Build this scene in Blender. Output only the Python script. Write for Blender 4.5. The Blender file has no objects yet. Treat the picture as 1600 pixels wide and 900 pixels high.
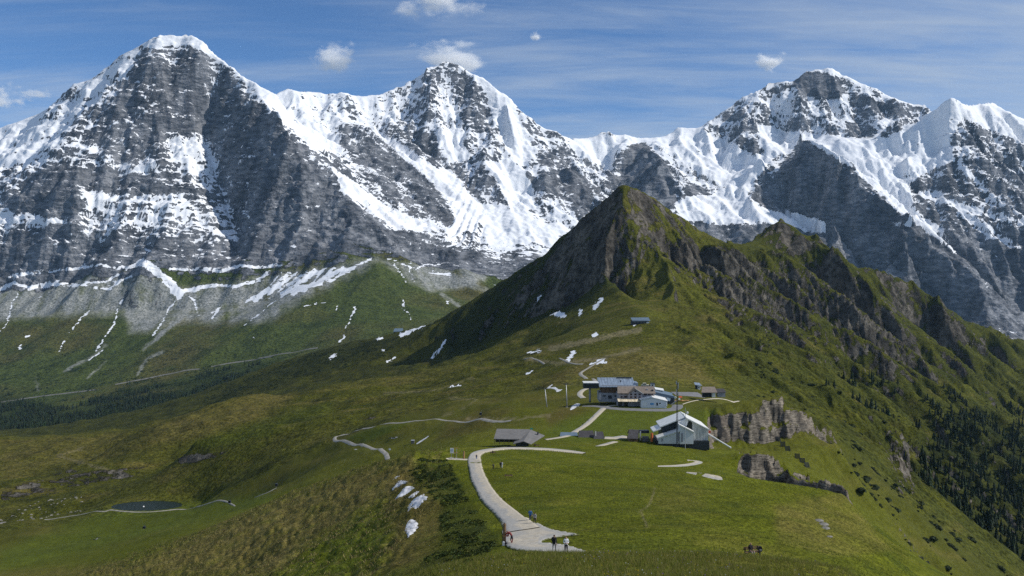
import bpy, bmesh, math, random, time
import numpy as np
from mathutils import Vector, Matrix
T0 = time.time()
scene = bpy.context.scene
rad = math.radians

# ------------------------------------------------------------------ camera, sky, sun, exposure
F = 1380.0                      # focal length in photo pixels (1600 wide)
HOR = 425.0                     # horizon row of the photo
cam_d = bpy.data.cameras.new('camera'); cam = bpy.data.objects.new('camera', cam_d)
scene.collection.objects.link(cam); scene.camera = cam
cam.location = (0, 0, 0); cam.rotation_euler = (rad(90), 0, 0)
cam_d.sensor_width = 36.0; cam_d.lens = 36.0 * F / 1600.0
cam_d.shift_y = -(450.0 - HOR) / 1600.0
cam_d.clip_start = 0.5; cam_d.clip_end = 120000.0
SUN_EL, SUN_BACK = rad(38.0), rad(3.5)
S = Vector((math.cos(SUN_EL) * math.cos(SUN_BACK), -math.cos(SUN_EL) * math.sin(SUN_BACK), math.sin(SUN_EL)))
sun_d = bpy.data.lights.new('sun', 'SUN'); sun_d.energy = 4.2; sun_d.angle = rad(0.53); sun_d.color = (1.0, 0.955, 0.88)
sun = bpy.data.objects.new('sun', sun_d); scene.collection.objects.link(sun)
sun.rotation_euler = S.to_track_quat('Z', 'Y').to_euler()
world = bpy.data.worlds.new('World'); scene.world = world; world.use_nodes = True
def build_world():
    nt = world.node_tree; nt.nodes.clear()
    out = nt.nodes.new('ShaderNodeOutputWorld'); bg = nt.nodes.new('ShaderNodeBackground')
    sky = nt.nodes.new('ShaderNodeTexSky'); sky.sky_type = 'NISHITA'; sky.sun_disc = False
    sky.sun_elevation = SUN_EL
    sky.sun_rotation = math.atan2(S.x, S.y)
    sky.altitude = 2340; sky.air_density = 1.0; sky.dust_density = 0.1; sky.ozone_density = 5.0
    bg.inputs['Strength'].default_value = 0.09
    # thin cirrus: streaky noise on a flat layer high above the ground
    geo = nt.nodes.new('ShaderNodeTexCoord')
    sep = nt.nodes.new('ShaderNodeSeparateXYZ'); nt.links.new(geo.outputs['Generated'], sep.inputs[0])
    def math_n(op, a, b=None, clamp=False):
        n = nt.nodes.new('ShaderNodeMath'); n.operation = op; n.use_clamp = clamp
        for i, v in enumerate((a, b)):
            if v is None: continue
            if isinstance(v, (int, float)): n.inputs[i].default_value = v
            else: nt.links.new(v, n.inputs[i])
        return n.outputs[0]
    zz = math_n('MAXIMUM', sep.outputs['Z'], 0.02)
    zz = math_n('ADD', zz, 0.12)
    px = math_n('DIVIDE', sep.outputs['X'], zz); py = math_n('DIVIDE', sep.outputs['Y'], zz)
    comb = nt.nodes.new('ShaderNodeCombineXYZ'); nt.links.new(px, comb.inputs[0]); nt.links.new(py, comb.inputs[1])
    def noise(scale, sx, sy, rot, detail, rough, loc=(0, 0, 0), dist=0.0):
        mp = nt.nodes.new('ShaderNodeMapping'); mp.inputs['Rotation'].default_value = (0, 0, rot)
        mp.inputs['Scale'].default_value = (sx, sy, 1); mp.inputs['Location'].default_value = loc
        nt.links.new(comb.outputs[0], mp.inputs[0])
        n = nt.nodes.new('ShaderNodeTexNoise'); n.inputs['Scale'].default_value = scale
        n.inputs['Detail'].default_value = detail; n.inputs['Roughness'].default_value = rough
        n.inputs['Distortion'].default_value = dist
        nt.links.new(mp.outputs[0], n.inputs['Vector']); return n.outputs[0]
    a = noise(1.0, 0.55, 1.9, rad(12), 7, 0.62, (3.1, 1.7, 0), 0.5)
    b = noise(1.0, 0.35, 0.5, rad(-8), 3, 0.5, (7.3, 2.1, 0))
    c = noise(2.6, 0.5, 2.6, rad(20), 8, 0.7, (1.3, 9.7, 0), 0.9)
    v = math_n('ADD', math_n('MULTIPLY', a, 0.62), math_n('MULTIPLY', b, 0.5))
    v = math_n('ADD', v, math_n('MULTIPLY', c, 0.25))
    mr = nt.nodes.new('ShaderNodeMapRange'); mr.interpolation_type = 'SMOOTHSTEP'
    nt.links.new(v, mr.inputs[0]); mr.inputs[1].default_value = 0.51; mr.inputs[2].default_value = 0.86
    mr.inputs[3].default_value = 0.0; mr.inputs[4].default_value = 0.72
    mix = nt.nodes.new('ShaderNodeMix'); mix.data_type = 'RGBA'
    nt.links.new(mr.outputs[0], mix.inputs['Factor']); tn = nt.nodes.new('ShaderNodeMix'); tn.data_type = 'RGBA'; tn.blend_type = 'MULTIPLY'; tn.inputs['Factor'].default_value = 1.0
    nt.links.new(sky.outputs[0], tn.inputs['A']); tn.inputs['B'].default_value = (0.78, 1.0, 1.18, 1); nt.links.new(tn.outputs['Result'], mix.inputs['A'])
    mix.inputs['B'].default_value = (5.2, 5.9, 6.8, 1)
    nt.links.new(mix.outputs['Result'], bg.inputs['Color']); nt.links.new(bg.outputs[0], out.inputs[0])
build_world()
vs = scene.view_settings; vs.view_transform = 'Standard'; vs.look = 'None'; vs.gamma = 1.0; vs.exposure = 0.1; vs.use_curve_mapping = False
scene.cycles.max_bounces = 8; scene.cycles.diffuse_bounces = 2; scene.cycles.glossy_bounces = 2
scene.cycles.transparent_max_bounces = 8; scene.cycles.volume_bounces = 6
scene.cycles.use_denoising = False

# ------------------------------------------------------------------ numeric helpers
def hash2(ix, iy, seed):
    h = (ix.astype(np.int64) * 374761393 + iy.astype(np.int64) * 668265263 + seed * 1274126177) & 0xFFFFFFFF
    h = ((h ^ (h >> 13)) * 1274126177) & 0xFFFFFFFF
    h = ((h ^ (h >> 15)) * 2246822519) & 0xFFFFFFFF
    return ((h ^ (h >> 16)) & 0xFFFFFF).astype(np.float32) / 16777216.0
def perlin(x, y, seed=0):
    ix = np.floor(x); iy = np.floor(y); fx = (x - ix).astype(np.float32); fy = (y - iy).astype(np.float32)
    ix = ix.astype(np.int64); iy = iy.astype(np.int64)
    ux = fx * fx * fx * (fx * (fx * 6 - 15) + 10); uy = fy * fy * fy * (fy * (fy * 6 - 15) + 10)
    def g(dx, dy):
        a = hash2(ix + dx, iy + dy, seed) * 6.2831853
        return np.cos(a) * (fx - dx) + np.sin(a) * (fy - dy)
    a = g(0, 0); b = g(1, 0); c = g(0, 1); d = g(1, 1)
    return (a + ux * (b - a) + uy * ((c - a) + ux * (a - b - c + d))) * 1.41
def fbm(x, y, octs=4, seed=0, gain=0.5, lac=2.03):
    r = 0; a = 1.0; s = 0
    for o in range(octs):
        r = r + a * perlin(x, y, seed + o * 17); s += a; a *= gain; x = x * lac + 13.7; y = y * lac - 7.1
    return r / s
def sstep(a, b, x):
    t = np.clip((x - a) / (b - a), 0, 1); return t * t * (3 - 2 * t)
def P(u, v, d):
    return ((u - 800.0) / F * d, d, (HOR - v) / F * d)

# ------------------------------------------------------------------ terrain: ridges, gullies, cliff feet and slope lines
LINES = []; SKY_LINES = []   # each a list of world points; the land between them is relaxed smooth
def L(*pts): LINES.append([P(*p) for p in pts])
def W(*pts): LINES.append([tuple(map(float, p)) for p in pts])
def sky_line(pts, back=260.0, drop=300.0):
    L(*pts); SKY_LINES.append(LINES[-1])
    LINES.append([(x * (1 + back / y), y + back, z - drop) for x, y, z in (P(*p) for p in pts)])
# --- the ridge with the footpath (near)
W((-4, 6, -3.6), (0, 6, -3.4), (4, 6, -3.6))
W((-14, 20, -13), (-5, 20, -8.2), (0, 20, -7.6), (8, 20, -7.6), (14, 20, -9), (24, 20, -18))
W((-26, 40, -25), (-11, 40, -17.0), (-5, 40, -14.4), (0, 40, -13.7), (12, 40, -13.6), (20, 40, -15), (28, 40, -21), (50, 40, -45))
W((-40, 62, -40), (-15, 62, -26), (-6, 62, -20.8), (0, 62, -19.7), (14, 62, -19.75), (23, 62, -20.5), (28, 62, -23.5), (60, 62, -60))
W((-9, 72, -26), (0, 72, -23.6), (16, 72, -23.4), (25, 72, -24), (31, 72, -28))
W((-50, 84, -54), (-22, 84, -38), (-11, 84, -31.2), (-5, 84, -27.6), (0, 84, -26.75), (8, 84, -26.75), (20, 84, -26.7), (33, 84, -28), (40, 84, -33), (70, 84, -58))
W((-30, 105, -46), (-14, 105, -36.5), (-8, 105, -33), (0, 105, -32.2), (12, 105, -31.6), (30, 105, -31.6), (42, 105, -34), (50, 105, -41))
W((-95, 130, -78), (-60, 130, -62), (-30, 130, -48), (-17, 130, -41.5), (-10, 130, -38), (0, 130, -36.7), (12, 130, -36), (25, 130, -35.3), (40, 130, -36.2), (54, 130, -40), (66, 130, -50), (110, 130, -82))
W((-34, 170, -54), (-22, 170, -47.3), (-14, 170, -43), (-4, 170, -42), (10, 170, -42), (30, 170, -42.2), (50, 170, -43), (66, 170, -47), (78, 170, -57))
W((-110, 230, -97), (-70, 230, -79), (-35, 230, -59), (-24, 230, -53), (-18, 230, -50.5), (-9, 230, -49), (10, 230, -49.8), (33, 230, -51.5), (60, 230, -53), (84, 230, -57), (97, 230, -68), (150, 230, -105))
L((640, 712, 268), (660, 706, 285), (700, 700, 300), (760, 697, 315), (850, 697, 320), (930, 696, 330), (1000, 692, 335), (1060, 696, 335), (1110, 720, 310), (1160, 742, 290), (1225, 764, 270), (1320, 770, 240))
W((-40, 380, -85), (0, 390, -84), (40, 400, -83), (70, 400, -84))
W((-45, 470, -96), (-10, 470, -95), (40, 470, -95), (80, 470, -95.5), (122, 470, -97))
W((-30, 540, -98.5), (20, 540, -97.3), (70, 540, -97), (120, 545, -98), (140, 545, -104))
W((-20, 640, -99), (30, 640, -97.5), (80, 640, -97), (130, 645, -97))
W((0, 730, -100), (40, 730, -97.5), (100, 730, -96.5), (160, 730, -97))
# crags at the plateau's right edge
L((1100, 652, 612), (1120, 638, 618), (1150, 622, 626), (1200, 611, 640), (1240, 624, 645), (1285, 634, 650), (1305, 655, 655))
L((1115, 694, 585), (1170, 700, 590), (1215, 697, 595), (1250, 695, 600), (1290, 690, 612), (1318, 688, 625))
L((1120, 712, 450), (1170, 702, 416), (1215, 705, 424), (1232, 737, 406), (1280, 739, 386), (1325, 757, 372))
L((1150, 754, 402), (1215, 766, 408), (1236, 772, 394), (1280, 776, 375), (1328, 784, 362))
# --- left flank of the path ridge and the bowl below it
L((640, 830, 149), (600, 850, 147), (560, 890, 140))
L((690, 760, 190), (650, 772, 188), (600, 800, 190), (500, 850, 200), (400, 890, 213))
L((640, 712, 268), (590, 722, 298), (500, 752, 338), (430, 780, 375), (300, 840, 415), (215, 880, 435), (100, 920, 440), (-150, 990, 450))
L((600, 722, 480), (560, 745, 520), (500, 768, 520), (430, 795, 540))
L((640, 690, 640), (560, 706, 660), (500, 722, 680), (430, 770, 690), (363, 785, 720), (290, 797, 770))
L((-250, 870, 700), (0, 858, 690), (100, 853, 690), (150, 853, 690), (225, 838, 690), (300, 822, 690), (360, 805, 690))
W((-375, 783, -212.6), (-350, 783, -211.9), (-300, 783, -211.9), (-280, 790, -212))
W((-372, 822, -211.6), (-345, 820, -211.5), (-300, 818, -211.3), (-280, 805, -211.5))
L((-250, 830, 850), (0, 815, 850), (80, 805, 850), (140, 795, 850))
L((-250, 790, 930), (0, 783, 930), (110, 762, 960), (230, 742, 980), (300, 724, 985), (380, 712, 985))
L((-250, 770, 955), (0, 765, 950), (110, 742, 985), (230, 728, 1000), (300, 712, 1005), (380, 702, 1005))
L((-250, 690, 1280), (0, 682, 1300), (100, 680, 1320), (180, 677, 1350), (215, 677, 1370))
L((-250, 740, 1100), (0, 735, 1100), (100, 720, 1120), (170, 712, 1150))
L((-250, 700, 1700), (0, 698, 1700), (100, 697, 1700), (200, 690, 1750))
L((165, 722, 1030), (200, 690, 1060), (240, 665, 1100), (300, 643, 1150), (345, 625, 1200), (395, 611, 1250), (430, 614, 1280), (460, 622, 1310), (500, 610, 1350), (560, 592, 1400), (640, 585, 1450), (720, 572, 1500), (800, 560, 1520), (860, 548, 1480))
L((606, 716, 600), (560, 698, 690), (525, 685, 745), (560, 672, 740), (610, 660, 705), (690, 657, 675), (760, 655, 660), (840, 648, 655), (880, 640, 660))
L((300, 690, 900), (400, 665, 900), (500, 660, 850), (600, 640, 850), (700, 632, 850), (800, 620, 840), (870, 605, 800))
L((450, 640, 1080), (600, 622, 1040), (700, 602, 1150), (800, 588, 1100), (860, 575, 1100))
L((290, 660, 1480), (395, 640, 1600), (460, 632, 1650), (560, 605, 1700), (640, 592, 1700), (700, 570, 1720), (760, 550, 1740))
# spur that runs from the grassy peak down to the left
L((690, 495, 2100), (640, 515, 2300), (600, 525, 2400), (560, 533, 2450), (480, 550, 2480), (420, 570, 2400), (380, 590, 2300), (300, 620, 2200), (250, 640, 2100), (180, 668, 2000), (100, 690, 1950))
L((690, 560, 1900), (600, 560, 2000), (500, 588, 1950), (420, 610, 1900), (330, 635, 1850))
# --- saddle behind the mountain station up to the foot of the grassy peak
W((30, 790, -96.5), (90, 800, -95.6), (150, 810, -96), (190, 800, -104))
L((860, 560, 1050), (930, 556, 1000), (1000, 552, 960), (1080, 556, 950), (1120, 570, 930), (1160, 590, 920))
L((850, 530, 1350), (930, 516, 1250), (1000, 503, 1245), (1060, 505, 1220), (1100, 525, 1150), (1140, 555, 1080))
# --- the grassy peak
sky_line([(690, 495, 2100), (740, 466, 2110), (800, 431, 2075), (830, 408, 2045), (850, 395, 2020), (878, 367, 1978), (905, 343, 1938), (925, 326, 1908), (950, 305, 1870), (965, 291, 1855), (975, 286, 1850), (985, 289, 1852), (1010, 299, 1870), (1030, 313, 1895), (1050, 327, 1930), (1075, 345, 1960), (1100, 364, 2000), (1125, 379, 2050)], 130, 150)
L((975, 286, 1850), (966, 320, 1810), (952, 345, 1775), (944, 370, 1740), (940, 395, 1705), (950, 420, 1650), (965, 445, 1590), (985, 470, 1500), (1000, 490, 1330))
L((905, 370, 1865), (895, 410, 1850), (885, 445, 1830), (878, 475, 1795))
L((1000, 475, 1545), (950, 478, 1690), (900, 485, 1770), (860, 493, 1800), (830, 503, 1830), (760, 530, 1860), (690, 562, 1890))
L((960, 500, 1350), (900, 500, 1520), (840, 515, 1580), (760, 545, 1600), (690, 575, 1620))
L((1060, 480, 1480), (1050, 440, 1640), (1040, 400, 1740), (1020, 350, 1810), (990, 310, 1840))
L((1120, 520, 1290), (1110, 480, 1560), (1095, 440, 1730), (1075, 400, 1830))
sky_line([(1125, 379, 2050), (1150, 380, 2140), (1180, 373, 2260)], 130, 150)
sky_line([(1180, 373, 2270), (1195, 355, 2290), (1207, 344, 2300), (1218, 341, 2300), (1232, 346, 2300), (1245, 356, 2290), (1255, 368, 2280), (1270, 366, 2270), (1285, 370, 2270), (1295, 384, 2280), (1302, 396, 2290), (1340, 418, 2310), (1355, 414, 2330), (1390, 425, 2350), (1410, 438, 2360), (1440, 458, 2400), (1480, 480, 2450), (1530, 512, 2540), (1560, 518, 2580), (1600, 530, 2650), (1700, 570, 2750), (1880, 640, 2850)], 160, 200)
L((1125, 379, 2050), (1160, 385, 2080), (1200, 385, 2120), (1240, 395, 2150), (1300, 420, 2180), (1400, 480, 2200), (1500, 540, 2250), (1600, 580, 2350), (1880, 700, 2400))
L((1150, 440, 1830), (1200, 460, 1830), (1260, 480, 1850), (1330, 510, 1880), (1420, 560, 1880), (1500, 600, 1900), (1600, 645, 1950), (1880, 790, 2000))
L((1160, 510, 1480), (1200, 530, 1430), (1260, 545, 1480), (1330, 580, 1460), (1420, 630, 1480), (1500, 680, 1520), (1600, 725, 1560), (1880, 860, 1650))
L((1160, 560, 1130), (1200, 580, 1080), (1250, 600, 1050), (1300, 622, 1020), (1360, 660, 1020), (1400, 690, 1010))
L((1285, 655, 760), (1320, 690, 790), (1360, 705, 850), (1400, 708, 905), (1415, 720, 900), (1428, 755, 880), (1480, 800, 860), (1540, 845, 850), (1600, 892, 850), (1880, 1100, 850))
L((1410, 700, 1060), (1450, 760, 1120), (1500, 790, 1150), (1560, 835, 1150), (1600, 860, 1150), (1880, 1010, 1200))
L((1270, 720, 660), (1330, 760, 640), (1400, 810, 620), (1440, 880, 620), (1500, 960, 620), (1880, 1300, 640))
L((1330, 830, 360), (1400, 920, 330), (1500, 1060, 320), (1880, 1500, 320))
# hidden ground behind the ridge
L((700, 525, 3100), (800, 540, 3100), (1000, 610, 3200), (1200, 660, 3300), (1400, 700, 3400), (1600, 690, 3500), (1880, 760, 3600))
L((900, 470, 4900), (1000, 500, 5000), (1200, 560, 5000), (1400, 600, 5000), (1600, 620, 5000), (1880, 640, 5000))
# --- valley and the green slopes under the big wall
L((-280, 690, 2700), (0, 678, 2700), (100, 674, 2700), (200, 664, 2720), (300, 645, 2850), (400, 605, 3050), (470, 575, 3150), (540, 548, 3200), (640, 528, 3200))
L((-280, 660, 3550), (0, 628, 3600), (100, 614, 3600), (200, 597, 3650), (300, 579, 3700), (400, 560, 3750), (490, 545, 3700), (560, 535, 3650), (640, 522, 3600))
L((-280, 590, 4100), (0, 565, 4150), (200, 545, 4150), (300, 540, 3950), (390, 520, 4000))
L((-280, 510, 4600), (0, 500, 4600), (150, 490, 4560), (260, 500, 4480), (330, 510, 4350))
L((596, 406, 4640), (560, 418, 4580), (520, 432, 4500), (470, 452, 4400), (430, 475, 4280), (390, 506, 4100), (330, 540, 3930))
L((596, 406, 4640), (600, 440, 4450), (600, 480, 4200), (610, 510, 3850))
L((640, 440, 4550), (670, 480, 4250), (690, 500, 4000), (720, 520, 3700))
L((460, 445, 4680), (430, 465, 4600), (390, 490, 4450), (340, 505, 4350))
L((700, 445, 4700), (760, 430, 4850), (830, 420, 5000), (900, 415, 5150))
# foot of the wall
L((-280, 455, 4960), (0, 448, 4950), (60, 442, 4930), (100, 432, 4900), (160, 420, 4880), (215, 412, 4860), (265, 432, 4800), (300, 455, 4760), (350, 452, 4770), (400, 440, 4780), (450, 428, 4770), (520, 415, 4760), (580, 402, 4740), (620, 408, 4820), (700, 412, 4980), (760, 416, 5050))
# --- the big wall (first peak)
sky_line([(-280, 300, 6000), (-120, 245, 5980), (0, 199, 5950), (33, 187, 5940), (60, 177, 5930), (83, 163, 5920), (100, 147, 5910), (117, 130, 5900), (140, 124, 5900), (148, 119, 5900), (155, 115, 5900), (167, 103, 5900), (187, 85, 5900), (203, 79, 5900), (220, 68, 5905), (240, 58, 5910), (267, 54, 5920), (290, 51, 5920), (300, 53, 5915), (320, 65, 5900), (333, 80, 5885), (360, 100, 5840), (380, 117, 5800), (400, 129, 5760), (415, 138, 5740), (432, 148, 5720)], 220, 300)
L((-280, 430, 5030), (0, 412, 5010), (100, 400, 4985), (200, 385, 4985), (300, 390, 4965), (365, 405, 4930))
L((-280, 380, 5150), (0, 352, 5120), (60, 348, 5090), (125, 345, 5060), (135, 335, 5120), (200, 335, 5100), (300, 330, 5200), (350, 330, 5330))
L((-280, 350, 5300), (0, 305, 5230), (60, 295, 5180), (125, 290, 5130), (140, 292, 5210), (200, 300, 5220), (300, 285, 5360), (340, 275, 5540))
L((-280, 330, 5600), (0, 245, 5480), (60, 240, 5420), (130, 222, 5380), (170, 230, 5400), (230, 230, 5430), (290, 222, 5560), (325, 215, 5690))
L((60, 200, 5750), (130, 160, 5690), (190, 150, 5620), (240, 150, 5610), (290, 150, 5690), (330, 150, 5800))
L((180, 110, 5800), (240, 95, 5760), (300, 95, 5780), (340, 105, 5840))
# shaded hollow and the pillar on its right
L((345, 112, 5850), (335, 160, 5800), (325, 200, 5730), (335, 240, 5660), (352, 300, 5480), (365, 340, 5330), (372, 385, 5080))
L((400, 140, 5700), (420, 165, 5530), (445, 195, 5400), (468, 235, 5270), (476, 262, 5210), (474, 300, 5120), (470, 330, 5060), (458, 370, 4990), (445, 412, 4860))
L((376, 135, 5760), (386, 170, 5600), (400, 215, 5440), (412, 255, 5320), (420, 300, 5230), (416, 350, 5110), (408, 400, 4930))
L((440, 160, 5780), (470, 195, 5650), (500, 235, 5480), (530, 275, 5350), (560, 310, 5250), (590, 340, 5200))
L((490, 330, 5090), (540, 343, 5060), (590, 348, 5080), (640, 356, 5220), (700, 368, 5330))
L((495, 405, 4830), (540, 400, 4810), (582, 396, 4800), (640, 402, 4930), (700, 408, 5080))
# upper basin, its glacier and the rock ridge between
sky_line([(415, 150, 6800), (432, 146, 6850), (450, 136, 6900), (467, 143, 6950), (480, 141, 6980), (510, 145, 7050), (540, 147, 7100), (567, 149, 7150), (593, 147, 7200), (613, 138, 7260), (633, 133, 7320), (647, 123, 7360), (663, 113, 7390), (680, 101, 7415), (690, 93, 7420), (702, 95, 7420), (720, 102, 7420), (733, 112, 7420), (753, 119, 7410), (770, 129, 7400), (783, 145, 7390), (800, 153, 7380), (813, 173, 7350), (833, 187, 7320), (850, 201, 7300), (867, 202, 7300), (880, 209, 7350), (890, 215, 7450)], 260, 300)
L((440, 178, 6350), (475, 195, 6330), (510, 208, 6350), (530, 222, 6250))
L((430, 163, 6250), (470, 195, 6050), (510, 230, 5900), (550, 275, 5700), (590, 315, 5500), (640, 345, 5400), (690, 356, 5430))
L((522, 200, 6420), (560, 232, 6280), (610, 262, 6080), (650, 290, 5920), (690, 325, 5680), (705, 352, 5520))
L((595, 215, 6720), (640, 248, 6500), (680, 275, 6280), (715, 305, 6050), (745, 345, 5760), (760, 375, 5520), (800, 398, 5350))
L((460, 172, 6650), (550, 190, 6850), (600, 188, 6930), (640, 195, 7000))
L((695, 130, 7330), (705, 165, 7180), (722, 200, 7000), (737, 218, 6900))
L((640, 215, 6850), (690, 240, 6700), (720, 275, 6420), (760, 300, 6200), (780, 330, 5950))
L((760, 160, 7290), (785, 200, 7080), (800, 225, 6950), (815, 240, 6830))
L((760, 265, 6520), (795, 268, 6500), (830, 262, 6550))
L((790, 300, 6250), (800, 330, 6000), (840, 355, 5750), (870, 372, 5620))
L((840, 225, 7120), (870, 250, 6880), (895, 290, 6520), (920, 325, 6280), (940, 360, 6000))
L((820, 285, 6480), (850, 310, 6250), (880, 340, 6000))
L((760, 385, 5440), (820, 390, 5450), (880, 385, 5600), (940, 390, 5700))
# saddle and the second wall
sky_line([(890, 215, 7500), (910, 214, 7600), (930, 212, 7640), (945, 202, 7640), (955, 208, 7660), (967, 211, 7680), (977, 210, 7700), (990, 214, 7740), (1013, 214, 7800), (1033, 213, 7840), (1047, 206, 7860), (1060, 197, 7880), (1090, 200, 7920), (1107, 190, 7950), (1120, 180, 7980), (1147, 163, 8010), (1153, 151, 8020), (1167, 148, 8030), (1183, 143, 8040), (1197, 134, 8050), (1202, 127, 8055), (1217, 127, 8060), (1240, 127, 8070), (1253, 116, 8090), (1267, 107, 8100), (1287, 108, 8120), (1294, 104, 8130), (1300, 102, 8130), (1310, 108, 8130), (1333, 120, 8120), (1353, 132, 8110), (1380, 144, 8100), (1400, 153, 8080), (1430, 163, 8060), (1442, 159, 8050), (1458, 167, 8040)], 260, 300)
sky_line([(1440, 182, 7430), (1460, 170, 7370), (1477, 156, 7310), (1487, 150, 7290), (1494, 155, 7320), (1502, 160, 7400), (1512, 162, 7500), (1533, 162, 7650), (1548, 157, 7720), (1563, 166, 7720), (1573, 174, 7700), (1587, 178, 7680), (1600, 185, 7660), (1700, 235, 7600), (1880, 330, 7500)], 240, 260)
L((895, 250, 7200), (930, 260, 7250), (950, 285, 7050), (960, 320, 6800))
L((1000, 222, 7480), (1020, 240, 7240), (1042, 262, 7030), (1052, 290, 6800), (1058, 318, 6560))
L((955, 236, 7520), (962, 262, 7340), (968, 300, 7060), (975, 330, 6830))
L((1060, 225, 7650), (1100, 235, 7560), (1150, 262, 7330), (1180, 262, 7330), (1210, 250, 7300))
L((1080, 262, 7250), (1110, 300, 6900), (1150, 308, 6850), (1190, 310, 6850))
L((1060, 330, 6480), (1110, 335, 6480), (1180, 342, 6500), (1240, 350, 6600), (1280, 356, 6650))
L((1080, 370, 6200), (1150, 375, 6200), (1220, 380, 6250))
L((1100, 215, 7740), (1150, 215, 7700), (1200, 210, 7720), (1260, 210, 7680), (1310, 215, 7640), (1350, 212, 7640), (1390, 195, 7640))
L((1150, 165, 7960), (1165, 200, 7700), (1185, 235, 7430))
L((1380, 212, 7500), (1402, 183, 7420), (1420, 215, 7280), (1425, 235, 7180))
L((1250, 213, 7060), (1270, 226, 6940), (1290, 241, 6820), (1320, 266, 6640), (1345, 290, 6500), (1362, 312, 6400), (1395, 333, 6300), (1420, 346, 6230), (1450, 366, 6150), (1472, 381, 6080), (1500, 405, 5980), (1527, 427, 5880), (1545, 470, 5700), (1600, 520, 5500), (1880, 640, 5400))
L((1205, 245, 7200), (1185, 270, 7110), (1200, 310, 6920), (1240, 345, 6740), (1270, 370, 6590), (1310, 395, 6450), (1400, 440, 6180), (1480, 480, 5950), (1520, 520, 5750))
L((1290, 222, 7300), (1340, 255, 7000), (1390, 295, 6760), (1430, 325, 6600), (1470, 362, 6430), (1510, 400, 6280), (1545, 430, 6180), (1600, 500, 5980), (1880, 620, 5900))
L((1300, 320, 6490), (1325, 365, 6325), (1340, 410, 6200), (1335, 440, 6120))
L((1395, 345, 6220), (1425, 390, 6065), (1415, 430, 6000))
L((1400, 240, 7250), (1450, 232, 7170), (1480, 215, 7160), (1510, 225, 7090), (1560, 260, 7050), (1600, 285, 7050), (1880, 420, 6950))
L((1487, 150, 7290), (1496, 190, 7190), (1516, 230, 7040), (1542, 270, 6850), (1560, 320, 6560), (1580, 370, 6380), (1600, 420, 6230))
L((1430, 300, 6850), (1480, 310, 6750), (1530, 330, 6600), (1600, 360, 6500), (1880, 500, 6400))
W((-6000, 9700, 300), (-2000, 9700, 700), (2000, 9700, 800), (7500, 9700, 500))

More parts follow.
